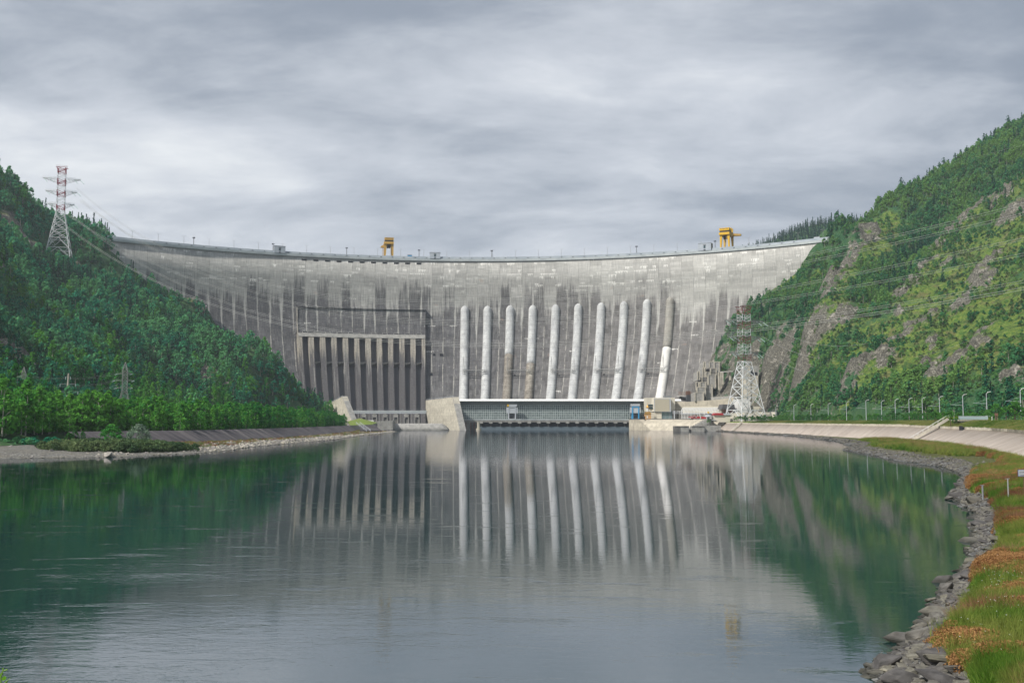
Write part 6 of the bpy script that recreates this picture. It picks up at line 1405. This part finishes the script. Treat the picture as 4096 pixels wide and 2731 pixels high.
idx = np.where(con, 5+rr.integers(0, 4, len(x)), rr.integers(0, 5, len(x))); S3 = np.stack([sc, sc, sc*(.85+.35*rr.random(len(x)))], 1); R3 = np.stack([rr.normal(0, .04, len(x)), rr.normal(0, .04, len(x)), rr.random(len(x))*6.28], 1); P3 = np.stack([x, y, z-.4], 1)
scatter('forest', P3[msk], R3[msk], S3[msk], idx[msk], dr_m+cn_m, 'mixed green forest covering the right hillside between rocky ribs')
print('right forest', msk.sum(), len(singles), len(bset))
for px, h_px in ((3635, 46), (3688, 32), (3703, 30), (3762, 24), (3793, 42), (3811, 48), (3859, 36), (3882, 40), (3980, 34), (4081, 48), (3650, 18), (3740, 20), (3925, 24), (4030, 26)):
    X_, Y_, Z_ = silh(hR, px, 900, 1450); h_ = (h_px+22)*Y_/F; k = int(px) % 3
    tree('pine', 'lone dark pine standing out against the sky on the right ridge', 'pine', 'pines against the sky on the right ridge', pn_c[k][0], pn_o[k][1], M['bark'], (X_, Y_, Z_-1), (h_/14*.8, h_/14*.8, h_/14), px)
for px in (20, 70, 130, 175, 260, 285, 330, 350, 372, 384, 395, 404, 412):
    X_, Y_, Z_ = silh(hL, px, 900, 1250); k = int(px) % 4; s_ = .85+.4*rnd.random()
    tree('conifer', 'dark conifer against the sky on the left ridge', 'conifer', 'conifers against the sky on the left ridge', cn_c[k][0], cn_o[k][1], M['bark'], (X_, Y_, Z_-1), (s_, s_, s_*1.15), px)
# low bushes over the open ground on the right hill
x, y, z, rk, gr = forest_points(hR, 240, 800, 320, 1250, 3.2, 13, .62); u_ = rr.random(len(x)); d2 = fbm(x, y, 14, 3, 95); px_, py_ = pxof(x, y, z)
keep = (u_ < np.where(d2 > .47, .8, .2)*np.where(rk > .3, .35, 1)) & (px_ > 2840) & ~((x < 262) & (y > 950) & (z < 60)); x, y, z, gr = x[keep], y[keep], z[keep], gr[keep]
sc = .12+.15*rr.random(len(x)); idx = np.where(rr.random(len(x)) < .3+.5*(gr > .2), 5+rr.integers(0, 3, len(x)), rr.integers(0, 5, len(x)))
bg_m = [merged('scrub_mesh', crown_decid(700+i, 12, 15, 14, 10, 2.3, .02, .5), trunkmesh(6, .1, i), M['shrub'] if i else M['lf_right'], M['bark']) for i in range(3)]
scatter('scrub', np.stack([x, y, z-.3], 1), np.stack([x*0, x*0, rr.random(len(x))*6.28], 1), sc, idx, [merged('bush_mesh', crown_decid(720+i, 12, 15, 16, 10, 2.2, .02, .5), trunkmesh(6, .1, i), M['lf_right'], M['bark']) for i in range(5)]+bg_m, 'low green scrub between the rocks of the right hillside')
print('scrub', len(x))
# ---- far ridge
gx, gy = np.meshgrid(np.arange(330, 900, 6.5), np.arange(1640, 2000, 8)); x = gx.ravel()+rr.uniform(-3, 3, gx.size); y = gy.ravel()+rr.uniform(-3, 3, gx.size); z = hF(x, y); ok = (z > 215) & inframe(x, y, z, 50); x, y, z = x[ok], y[ok], z[ok]; sc = .8+.5*rr.random(len(x)); px_, py_ = pxof(x, y, z)
scatter('far_forest', np.stack([x, y, z-.5], 1), np.stack([x*0, x*0, rr.random(len(x))*6.28], 1), sc, rr.integers(0, 3, len(x)), cf_m, 'distant dark wooded ridge beyond the right end of the crest')
print('far', len(x))
# ---- left terrace belt (individual trees in front, the rest as belt)
xs, ys = [], []
for Y in np.arange(300, 1010, 3.4):
    e = terr_edge(Y)-2.0
    for d_ in np.arange(0, 80, 4.0):
        if rr.random() < .86: xs.append(e-d_-rr.uniform(0, 2.6)); ys.append(Y+rr.uniform(-1.7, 1.7))
x = np.array(xs); y = np.array(ys); d_ = terr_edge(y)-x; z = 6.0+d_*.012
ok = inframe(x, y, z, 60) & ~((y < 395) & (d_ < 6)); ok &= ~((abs(x-pC.x) < 4) & (y < 541) & (y > 500)); x, y, z, d_ = x[ok], y[ok], z[ok], d_[ok]
px_, py_ = pxof(x, y, z)
hgt = np.interp(px_, [0, 300, 700, 1000, 1200, 1400, 1440], [13.5, 12.8, 11.2, 11.2, 11, 9.5, 6.5])*(.42+.80*rr.random(len(x))**.8)*np.where(d_ < 7, .80, 1.)*(.8+.45*fbm(x, y, 12, 2, 99))
sc = hgt/12.; vis = np.argsort(y/sc*(1+np.maximum(d_-9, 0)*.2)); ind = vis[:150]; iset = set(ind.tolist())
for i in sorted(iset):
    k = i % 6; tree('broadleaf_tree', 'young broadleaf tree in the dense fresh green belt on the left bank', 'tree', 'trees of the fresh green belt on the left bank', dt_c[k][0], dt_o[k][1], M['barkb'], (x[i], y[i], z[i]-.2), (sc[i]*.95, sc[i]*.95, sc[i]), rnd.random()*6)
msk = np.ones(len(x), bool); msk[ind] = False
scatter('tree_belt', np.stack([x, y, z-.2], 1)[msk], np.stack([x*0, x*0, rr.random(len(x))*6.28], 1)[msk], sc[msk], rr.integers(0, 6, len(x))[msk], dt_m, 'rest of the fresh green belt of young trees along the left bank')
print('belt', msk.sum())
# undergrowth at the hill foot left
# willow bush, round tree, shrubs on the left shore
p = aty(555, 1736, 352); k = 0
wl = crownmesh('crown', crown_decid(810, 6, 6.4, 60, 22, .42, .04, .8), M['willow']); tree('willow_bush', 'pale silvery willow bush standing alone before the dark embankment', 'bush', None, wl, trunkmesh(6, .12, 81), M['bark'], (p.x, 352, 2.2), 1.12, 0)
p = aty(372, 1748, 330); wl = crownmesh('crown', crown_decid(811, 6, 6.4, 60, 22, .45, .04, .8), M['lf_terr']); tree('round_tree', 'round bright green tree low in front of the belt behind the shrubs', 'tree', None, wl, trunkmesh(6, .14, 82), M['bark'], (p.x, 345, 2.3), 1.1, 0)
for px, s_, lb in ((275, .8, 'small bright sapling behind the left end of the shrub mass'), (300, .95, 'tallest of the small saplings behind the shrub mass'), (330, .85, 'sapling right of the tallest one behind the shrub mass')):
    p = aty(px, 1745, 338); tree('sapling', lb, 'sapling', 'saplings behind the shrubs', dw_c[1][0], dw_o[1][1], M['bark'], (p.x, 338, 2.2), (s_*.55, s_*.55, s_*.85), px)
sb = [merged('shore_shrub_mesh', crown_decid(820+i, 3, 4.6, 26, 16, .42, .02, .9), trunkmesh(2, .06, i), M['shrub'], M['bark']) for i in range(4)]
xs, ys, ss = [], [], []
for _ in range(900):
    Y = rr.uniform(286, 345); px = rr.uniform(165, 790); q = aty(px, 1684, Y); w_ = lshore_h(np.array([q.x]), np.array([Y]))[0]; cpx = (px-165)/625
    dy = (Y-np.interp(px, [165, 400, 800], [300, 308, 326])); 
    if abs(dy) < 16*math.sin(PI*min(.97, max(.06, cpx)))**.5: xs.append((q.x, Y, max(w_, .5))); ss.append(.5+.35*rr.random()+.25*math.sin(PI*cpx))
n = len(xs); scatter('shrubs', np.array(xs)-[0, 0, .2], np.stack([np.zeros(n), np.zeros(n), rr.random(n)*6.28], 1), np.array(ss), rr.integers(0, 4, n), sb, 'thick grey green mass of low shrubs on the left shore')
xs = [(aty(px, 1750, Y).x, Y, 2.4) for px, Y in zip(rr.uniform(-40, 230, 60), rr.uniform(320, 372, 60))]; n = len(xs)
scatter('undergrowth', np.array(xs), np.stack([np.zeros(n), np.zeros(n), rr.random(n)*6.28], 1), .5+.4*rr.random(n), rr.integers(0, 4, n), [merged('understorey_mesh', crown_decid(830+i, 3, 4.6, 22, 14, .5, .02, .9), trunkmesh(2, .06, i), M['lf_left'], M['bark']) for i in range(4)], 'dark undergrowth along the beach at the far left')
# ---- right bank row of young trees
n_ = 0; rows_ = []
for Y in np.arange(415, 965, 8.0):
    rows_.append((RX(Y)-7.5+rr.uniform(-1.2, 1.2), Y+rr.uniform(-2, 2), .72+.35*rr.random()))
    if rr.random() < .5: rows_.append((RX(Y)+11+rr.uniform(-1, 2), Y+rr.uniform(-2, 2), .8+.4*rr.random()))
for X_, Y, s_ in rows_: tree('young_tree', 'small young tree in the row between embankment and road', 'tree', 'young trees lining the right bank road', dw_c[n_ % 4][0], dw_o[n_ % 4][1], M['bark'], (X_, Y, 9.8), (s_*1.05, s_*1.05, s_*.88), n_); n_ += 1
for px, py0, py1, Y, lb in ((3802, 1695, 1640, 398, 'bushy tree leaning over the embankment top left of the road bridge'), (3985, 1675, 1612, 412, 'round dark tree just right of the road bridge'), (4060, 1681, 1600, 385, 'large round tree by the frame edge with a short trunk'), (4025, 1672, 1622, 425, 'dark round tree behind the large one at the frame edge'), (4100, 1684, 1632, 360, 'bright light green tree cut by the right frame edge'), (3740, 1680, 1640, 440, 'low rounded tree beside the broad staircase top')):
    a = aty(px, py0, Y); b = aty(px, py1, Y); h_ = b.z-a.z; s_ = h_/6; k = int(px) % 4
    tree('round_tree', lb, 'tree', None, dw_c[k][0], dw_o[k][1], M['bark'], (a.x, Y, a.z-.2), (s_*1.25, s_*1.25, s_), px)
p = aty(2834, 1693, 985); tree('bush', 'dark bush at the top of the landing steps', 'bush', None, dw_c[0][0], dw_o[0][1], M['bark'], (p.x, 985, p.z-1), (1., 1., .9), 0)
# bright hedge behind bridge
m = [merged('hedge_mesh', crown_decid(840+i, 2.2, 2.4, 14, 14, .4, .02, .9), trunkmesh(1.5, .04, i), M['lime'], M['bark']) for i in range(3)]
xs = [(RX(Y)-5+rr.uniform(-.4, .4), Y, 9.9) for Y in np.arange(430, 500, .9)]; xs += [(aty(px, 1684, 428).x, 428+rr.uniform(-.5, .5), 9.8) for px in np.arange(3775, 3965, 6)]; n = len(xs)
scatter('hedge', np.array(xs), np.stack([np.zeros(n), np.zeros(n), rr.random(n)*6.28], 1), .8+.2*rr.random(n), rr.integers(0, 3, n), m, 'bright lime green clipped hedge behind the road bridge')
# ================================================================= stones
def stone(seed, flat=.45, n=26):
    import bmesh
    r_ = random.Random(seed); b = bmesh.new()
    for _ in range(n):
        v = Vector((r_.gauss(0, 1), r_.gauss(0, 1), r_.gauss(0, 1))).normalized(); k = .75+.5*r_.random(); b.verts.new((v.x*k*.5, v.y*k*.36, v.z*k*.5*flat))
    bmesh.ops.convex_hull(b, input=b.verts); 
    for v in [v for v in b.verts if not v.link_faces]: b.verts.remove(v)
    bmesh.ops.bevel(b, geom=list(b.edges), offset=.02, segments=1, affect='EDGES'); bmesh.ops.triangulate(b, faces=b.faces)
    me = bpy.data.meshes.new('stone'); b.to_mesh(me); b.free(); return me
ST = [stone(i, [.28, .4, .55, .35, .22, .5, .3, .45][i % 8], 16+i % 3*6) for i in range(12)]
for s_ in ST: s_.materials.append(M['rock'])
STp = [stone(40+i, [.4, .55, .6, .45][i % 4], 18) for i in range(6)]
for s_ in STp: s_.materials.append(M['rockp'])
def put_stone(name, label, group, me, loc, sx, sy, sz, rot):
    o = bpy.data.objects.new(name, me); COL.objects.link(o); o.location = loc; o.scale = (sx, sy, sz); o.rotation_euler = rot; return tag(o, label, 'boulder', group)
# named slabs
def slab_at(px, py, wpx, label, k, flat, tilt, rz, name='boulder'):
    p = None
    for Y in np.arange(30, 420, .5):
        q = aty(px, py, Y); h = float(shore_h(np.array([q.x]), np.array([Y]))[0][0])
        if q.z <= max(h, 0)+.25: p = q; break
    if p is None: return
    w_ = wpx*p.y/F; put_stone(name, label, None, ST[k], (p.x, p.y, p.z), w_*1.0, w_*.9, w_*flat, (tilt*.5, tilt, rz))
slab_at(3680, 2532, 165, 'largest long grey slab jutting over the water at the lower right', 0, 1.5, -.30, .1)
slab_at(3545, 2648, 150, 'lowest pointed slab reaching into the water near the bottom', 3, 1.3, -.22, .2)
slab_at(3640, 2690, 70, 'rounded pale boulder just above the bottom edge by the dry ferns', 5, 1.2, .1, .3)
slab_at(3730, 2490, 60, 'smaller grey boulder leaning on the right end of the largest slab', 2, 1.4, .2, 1.)
slab_at(3740, 2468, 70, 'dark blocky boulder above the largest slab', 1, 1.4, -.3, .4)
slab_at(3780, 2350, 80, 'long tilted layered slab between the dead ferns and the water', 3, 1.4, -.45, .3)
slab_at(3835, 2300, 75, 'flat pale slab under the orange fern patch', 4, 1., -.2, .2)
slab_at(3720, 2395, 60, 'pointed low slab at the water edge below the tilted slab', 0, 1., -.2, .1)
slab_at(4075, 2320, 55, 'dark flat stone in the grass at the right frame edge', 2, .9, .1, .6)
slab_at(3795, 1990, 42, 'flat dark stone at the tip of the rocky point in the river', 3, 1.0, -.1, 0)
slab_at(3990, 1990, 26, 'upright lichen spotted stone in the grass left of the steel post', 5, 1.6, .3, .5)
slab_at(3570, 1815, 34, 'flat topped brown block at the water edge of the gravel spit', 6, .9, 0, .1)
slab_at(3950, 2382, 60, 'dark flat stone between two fern patches', 4, .9, 0, .2)
# countable shore boulders, near ones
cnt = 0
for _ in range(4000):
    if cnt >= 230: break
    Y = 34+rr.random()**1.8*150; a = shore_x(Y); d_ = rr.uniform(-.4, 1.9+Y*.012); X_ = a+d_; z_ = float(shore_h(np.array([X_]), np.array([Y]))[0][0]); px, py = pxof(X_, Y, z_)
    if px > 4110 or py > 2760: continue
    s_ = (.26+1.5*rr.random()**3.2)*(.85+Y*.003); k = int(rr.integers(0, 12))
    put_stone('boulder', 'grey slabby boulder in the tumbled rock edge of the near right shore', 'boulders along the near right shore', ST[k], (X_, Y, max(z_, -.1)+.02), s_*1.6, s_*1.25, s_*1.2, (rr.normal()*.12, -.12+rr.normal()*.12, rr.random()*3.1)); cnt += 1
def scat_pts(n, ymin, ymax, dfun, power=1.6):
    out = []
    for _ in range(n):
        Y = ymin+rr.random()**power*(ymax-ymin); a = float(shore_x(Y)); d_ = dfun(Y); out.append((a+d_, Y))
    P = np.array(out); z, _k = shore_h(P[:, 0], P[:, 1]); px, py = pxof(P[:, 0], P[:, 1], z); ok = (px < 4130) & (px > 2700) & (py < 2790); return P[ok, 0], P[ok, 1], z[ok]
x1, y1, z1 = scat_pts(11000, 33, 420, lambda Y: rr.uniform(-.6, 2.0+Y*.012)); x2, y2, z2 = scat_pts(4200, 300, 1008, lambda Y: rr.uniform(-.6, 6), 1.)
x = np.r_[x1, x2]; y = np.r_[y1, y2]; z = np.r_[z1, z2]; n = len(x); sz = (.12+.42*rr.random(n)**2.5)*(1+y*.0012); sz = np.where(y > 450, sz*1.5, sz)
scatter('rubble', np.stack([x, y, np.maximum(z, -.2)], 1), np.stack([rr.normal(0, .18, n), rr.normal(-.08, .18, n), rr.random(n)*6.28], 1), np.stack([sz*1.5, sz*1.2, sz*1.5], 1), rr.integers(0, 12, n), ST, 'grey rubble and riprap lining the right shore')
# scattered stones over the gravel spit and embankment toe
x, y = rr.uniform(80, 190, 1800), rr.uniform(180, 480, 1800); a = np.interp(y, [q[1] for q in WR[:22]][::-1], [q[0] for q in WR[:22]][::-1]); b = np.interp(y, [q[1] for q in TR][::-1], [q[0] for q in TR][::-1]); ok = (x > a) & (x < b) & ((x-a < 10) | (b-x < 2.5)); x, y = x[ok], y[ok]; z, _ = shore_h(x, y); n = len(x); sz = .2+.7*rr.random(n)**2
scatter('spit_stones', np.stack([x, y, z], 1), np.stack([rr.normal(0, .3, n), rr.normal(0, .3, n), rr.random(n)*6.28], 1), sz*1.4, rr.integers(0, 12, n), ST, 'scattered stones on the grassy spit below the pale embankment')
# left shore stones
x, y = rr.uniform(-175, -85, 30000), rr.uniform(255, 960, 30000); a = np.interp(y, [q[1] for q in WL], [q[0] for q in WL]); b = np.interp(y, [q[1] for q in TL], [q[0] for q in TL]); pk = np.where(y < 330, 6, 30); ok = (x < a+.6) & (x > b-.5) & (a-x < np.where(y < 285, 9, 16)); x, y = x[ok], y[ok]; z = lshore_h(x, y); px, py = pxof(x, y, z); ok = (px > -60); x, y, z = x[ok], y[ok], z[ok]; n = len(x); sz = (.18+.75*rr.random(n)**3)*np.where(y > 330, 1.5, 1.)
scatter('rubble', np.stack([x, y, z], 1), np.stack([rr.normal(0, .3, n), rr.normal(0, .3, n), rr.random(n)*6.28], 1), sz*1.5, rr.integers(0, 6, n), STp, 'pale rubble along the left shore in front of the dark embankment'); print('left rubble', n)
for px, py, Y, w_, lb in ((432, 1819, 278, 32, 'largest pale block at the left waterline before the shrubs'), (262, 1812, 284, 12, 'tilted slab on the left beach gravel'), (103, 1798, 300, 16, 'pale boulder left of the shrub mass'), (38, 1792, 305, 20, 'pale rounded boulder at the far left beach'), (205, 1803, 290, 15, 'small wedge shaped stone before the shrubs')):
    p = aty(px, py, Y); w2 = w_*Y/F*1.6; put_stone('boulder', lb, None, STp[px % 6], (p.x, Y, max(p.z, .3)), w2, w2, w2*1.3, (0, .1, px))
# ================================================================= near plants
def tuft(seed, n, h, spread, w, mat, droop=.4):
    r_ = np.random.default_rng(seed); V = []; Fc = []; lv = []
    for i in range(n):
        a = r_.random()*6.28; b = r_.random()*spread; base = np.array([math.cos(a)*b, math.sin(a)*b, -.03]); dir_ = np.array([math.cos(a), math.sin(a), 0]); hh = h*(.5+.6*r_.random()); lean = droop*r_.random()*hh; side = np.array([-math.sin(a+1), math.cos(a+1), 0])*w/2
        p1 = base+dir_*lean*.3+np.array([0, 0, hh*.6]); p2 = base+dir_*lean+np.array([0, 0, hh]); o = len(V); V += [base-side, base+side, p1+side*.8, p1-side*.8, p2+side*.15, p2-side*.15]; Fc += [(o, o+1, o+2, o+3), (o+3, o+2, o+4, o+5)]; lv += [r_.random()]*6
    o = npmesh('tuft', np.array(V), np.array(Fc), mat, attrs={'lv': np.array(lv)}, link=False); me = o.data; bpy.data.objects.remove(o); return me
def bushlet(seed, h, w, ncl, nc, size, mat):
    return crownmesh('bushlet', crown_decid(seed, h, w, ncl, nc, size, .02, .9), mat)
gt = [tuft(900+i, 44, [.34, .5, .75, .42][i], .26, .022, M['grs'], .6) for i in range(4)]; gl = [bushlet(910+i, .38, .6, 16, 16, .055, M['grs']) for i in range(2)]
fr_ = [bushlet(920+i, .50, .95, 26, 22, .055, M['fern']) for i in range(3)]+[tuft(925, 40, .5, .35, .03, M['fern'], 1.)]; ht = [tuft(930+i, 36, .6+.2*i, .3, .018, M['heath'], .7) for i in range(2)]+[bushlet(934, .4, .8, 12, 12, .08, M['heath'])]
def land_pts(n, y0, y1, power):
    Y = y0+rr.random(n)**power*(y1-y0); a = np.interp(Y, [q[1] for q in WR[:22]][::-1], [q[0] for q in WR[:22]][::-1]); b = np.interp(Y, [q[1] for q in TR][::-1], [q[0] for q in TR][::-1]); xe = np.minimum(b-.5, Y*.514+3); X = a+2.2+rr.random(n)*(xe-a-2.2); ok = xe > a+2.3; return X[ok], Y[ok], (X-a)[ok]
X, Y, d_ = land_pts(90000, 31, 470, 1.9); z, _k = shore_h(X, Y); f1 = fbm(X, Y, 4.2, 4, 110)+(rr.random(len(X))-.5)*.07; f2 = fbm(X, Y, 3.5, 4, 111)+(rr.random(len(X))-.5)*.08
px, py = pxof(X, Y, z); ok = (px < 4130) & (py < 2800) & ((d_ > 1.3+f2*2.6) | (f2 > .60) | (rr.random(len(X)) < .06)) & ~((Y > 180) & (d_ < 6+f2*8)); X, Y, z, d_, f1, f2 = [q[ok] for q in (X, Y, z, d_, f1, f2)]
edge_f = np.exp(-((d_-5.5-f2*3)/3.5)**2); fernm = (f1+edge_f*.05+(rr.random(len(X))-.5)*.10 > .59) & (Y < 230); heath = (~fernm) & (f2+(rr.random(len(X))-.5)*.14 > .64)
grow = 1+np.clip((Y-60)/200, 0, 1.0)
def sc3(m, s): k = s*(.7+.6*rr.random(m.sum()))*grow[m]; return k
for nm, m_, src, s_, lb in (('grass', ~fernm & ~heath, gt+gl, 1., 'green and yellow grass on the near right bank'), ('dry_fern', fernm, fr_, 1., 'patches of dead orange brown ferns on the near right bank'), ('dry_stalks', heath, ht, 1., 'reddish dry stalks between the grass on the near right bank')):
    n = int(m_.sum()); scatter(nm, np.stack([X, Y, z-.03], 1)[m_], np.stack([rr.normal(0, .12, n), rr.normal(0, .12, n), rr.random(n)*6.28], 1), sc3(m_, s_), rr.integers(0, len(src), n), src, lb); print(nm, n)
# daisies and pink flowers
def flower(seed, n, mat, r0):
    r_ = np.random.default_rng(seed); V = []; Fc = []; 
    for i in range(n):
        c = np.array([r_.normal()*.25, r_.normal()*.25, .38+.2*r_.random()]); o = len(V)
        for k in range(6): a = k*PI/3; V.append(c+np.array([math.cos(a)*r0, math.sin(a)*r0-.0, math.sin(a)*-.012+.0]))
        Fc.append((o, o+1, o+2, o+3)); Fc.append((o, o+3, o+4, o+5))
    o = npmesh('flower_heads', np.array(V), np.array(Fc), mat, link=False); me = o.data; bpy.data.objects.remove(o); return me
fl = []; 
for cx__, cy__, s_, k in ((4060, 2350, 55, 40), (4030, 2400, 30, 14), (4060, 2480, 45, 16), (4080, 2620, 50, 10), (4000, 2560, 80, 8), (3960, 2100, 80, 10)):
    for _ in range(k):
        px, py = cx__+rr.normal()*s_, cy__+rr.normal()*s_*.5
        for Yq in np.arange(30, 160, .7):
            q = aty(px, py, Yq); h = float(shore_h(np.array([q.x]), np.array([Yq]))[0][0])
            if q.z <= h: fl.append((q.x, Yq, h)); break
n = len(fl); scatter('daisies', np.array(fl), np.stack([np.full(n, .5), np.zeros(n), rr.random(n)*.5], 1), np.ones(n), rr.integers(0, 2, n), [flower(1, 5, M['petal'], .022), flower(2, 4, M['petal'], .026)], 'tiny white daisies scattered in the near grass')
fl = []
for cx__, cy__, k in ((4025, 2020, 5), (4020, 2045, 4), (4028, 2065, 4), (4085, 2035, 2)):
    for _ in range(k): q = aty(cx__+rr.normal()*5, cy__+rr.normal()*4, 95); h = float(shore_h(np.array([q.x]), np.array([95.]))[0][0]); fl.append((q.x, 95+rr.normal(), h))
n = len(fl); scatter('pink_flowers', np.array(fl), np.zeros((n, 3)), np.full(n, 1.3), np.zeros(n), [flower(5, 8, M['pinkf'], .05)], 'small pink flower spikes in the red stalks')
# verge grass along the right embankment
Yv_ = rr.uniform(250, 900, 26000); w0 = np.interp(Yv_, Pt[::-1, 1] if Pt[0, 1] > Pt[-1, 1] else Pt[:, 1], (top[::-1, 0] if Pt[0, 1] > Pt[-1, 1] else top[:, 0])); Xv = w0+.6+rr.random(len(Yv_))**1.2*14; px, py = pxof(Xv, Yv_, 9)
zt_ = np.interp(Yv_, [100, 270, 500, 1000], [6.3, 6.5, 7.3, 7.5])+.95; zz_ = zt_+np.minimum(1, (Xv-w0-.3)/9)*(10-zt_); ok = (px < 4140) & (Xv < RX(Yv_)-2) & (rr.random(len(Yv_)) < np.clip(600/Yv_, .3, 1)); n = int(ok.sum())
vt = [tuft(950+i, 34, .32, .5, .06, M['grv']) for i in range(3)]
scatter('verge_grass', np.stack([Xv, Yv_, zz_-.05], 1)[ok], np.stack([np.zeros(n), np.zeros(n), rr.random(n)*6.28], 1), (1.+Yv_[ok]*.0012)*(.6+.6*rr.random(n)), rr.integers(0, 3, n), vt, 'rough yellow green verge grass above the pale embankment'); print('verge', n)
# grass along the beach / lawn
xs = rr.uniform(-150, -108, 6000); ys = rr.uniform(340, 900, 6000); a = np.interp(ys, [q[1] for q in WL], [q[0] for q in WL]); b = np.interp(ys, [q[1] for q in TL], [q[0] for q in TL]); ok = (xs < a-5) & (xs > b-1); xs, ys = xs[ok], ys[ok]; z = lshore_h(xs, ys); n = len(xs)
scatter('beach_grass', np.stack([xs, ys, z], 1), np.stack([np.zeros(n), np.zeros(n), rr.random(n)*6.28], 1), .9+.7*rr.random(n), rr.integers(0, 2, n), [tuft(960+i, 24, .6, .6, .07, M['heath']) for i in range(1)]+[tuft(962, 24, .6, .6, .07, M['grv'])], 'dry brown grass between rubble and the dark embankment')
# leafy sprig close to the camera, lower left
r = thing('leafy_sprig', 'bright green leafy sprig at the lower left corner of the frame', 'plant', (-2.25, 4.0, 7.9))
def L2(px, py, Yd=4.0): q = aty(px, py, Yd); return q-Vector((-2.25, 4.0, 7.9))
m = MB(); m.tube([(0,0,-4.2), (.1, 0, .3), L2(4, 2745), L2(2, 2710), L2(14, 2672)], [.006, .005, .004, .003, .002], 5); m.tube([L2(4, 2745), L2(28, 2722), L2(42, 2709)], [.003, .002, .001], 4); m.tube([L2(12, 2683), L2(30, 2676)], [.002, .003], 4); m.build('stem', simple('green_stem', (.16, .28, .05), .7), r)
def leaf(a, b, w_):
    a, b = L2(*a), L2(*b); d = b-a; s_ = d.cross(Vector((0, 1, .3))).normalized()*w_; m = MB(); q1, q2 = a.lerp(b, .35), a.lerp(b, .7); m.add([a, q1+s_, q2+s_*.7, b, q2-s_*.7, q1-s_], [(0,1,2,3), (0,3,4,5)]); o = m.build('leaf', M['leafnear'], r); at_ = o.data.attributes.new('lv', 'FLOAT', 'POINT'); at_.data.foreach_set('value', [.6]*6)
leaf((-14, 2712), (10, 2692), .010); leaf((3, 2690), (14, 2693), .007); leaf((10, 2722), (20, 2701), .008); leaf((24, 2716), (16, 2701), .006); leaf((9, 2675), (12, 2670), .003); leaf((-20, 2700), (-2, 2716), .008); leaf((22, 2731), (30, 2719), .004)
# ================================================================= air between the camera and the far hills
m = MB(); m.box(-1300, 1300, -160, 2500, -10, 620)
def hz(): 
    mt = bpy.data.materials.new('haze'); mt.use_nodes = True; mt.node_tree.nodes.clear(); t = NT(mt.node_tree); out = t.node('ShaderNodeOutputMaterial'); v = t.node('ShaderNodeVolumePrincipled')
    v.inputs['Color'].default_value = (.80, .90, 1, 1); v.inputs['Density'].default_value = .00009; v.inputs['Anisotropy'].default_value = .2; t.l.new(v.outputs[0], out.inputs['Volume']); return mt
o = m.build('haze', hz()); tag(o, kind='stuff')
o.data.materials[0].cycles.homogeneous_volume = True if hasattr(o.data.materials[0].cycles, 'homogeneous_volume') else False
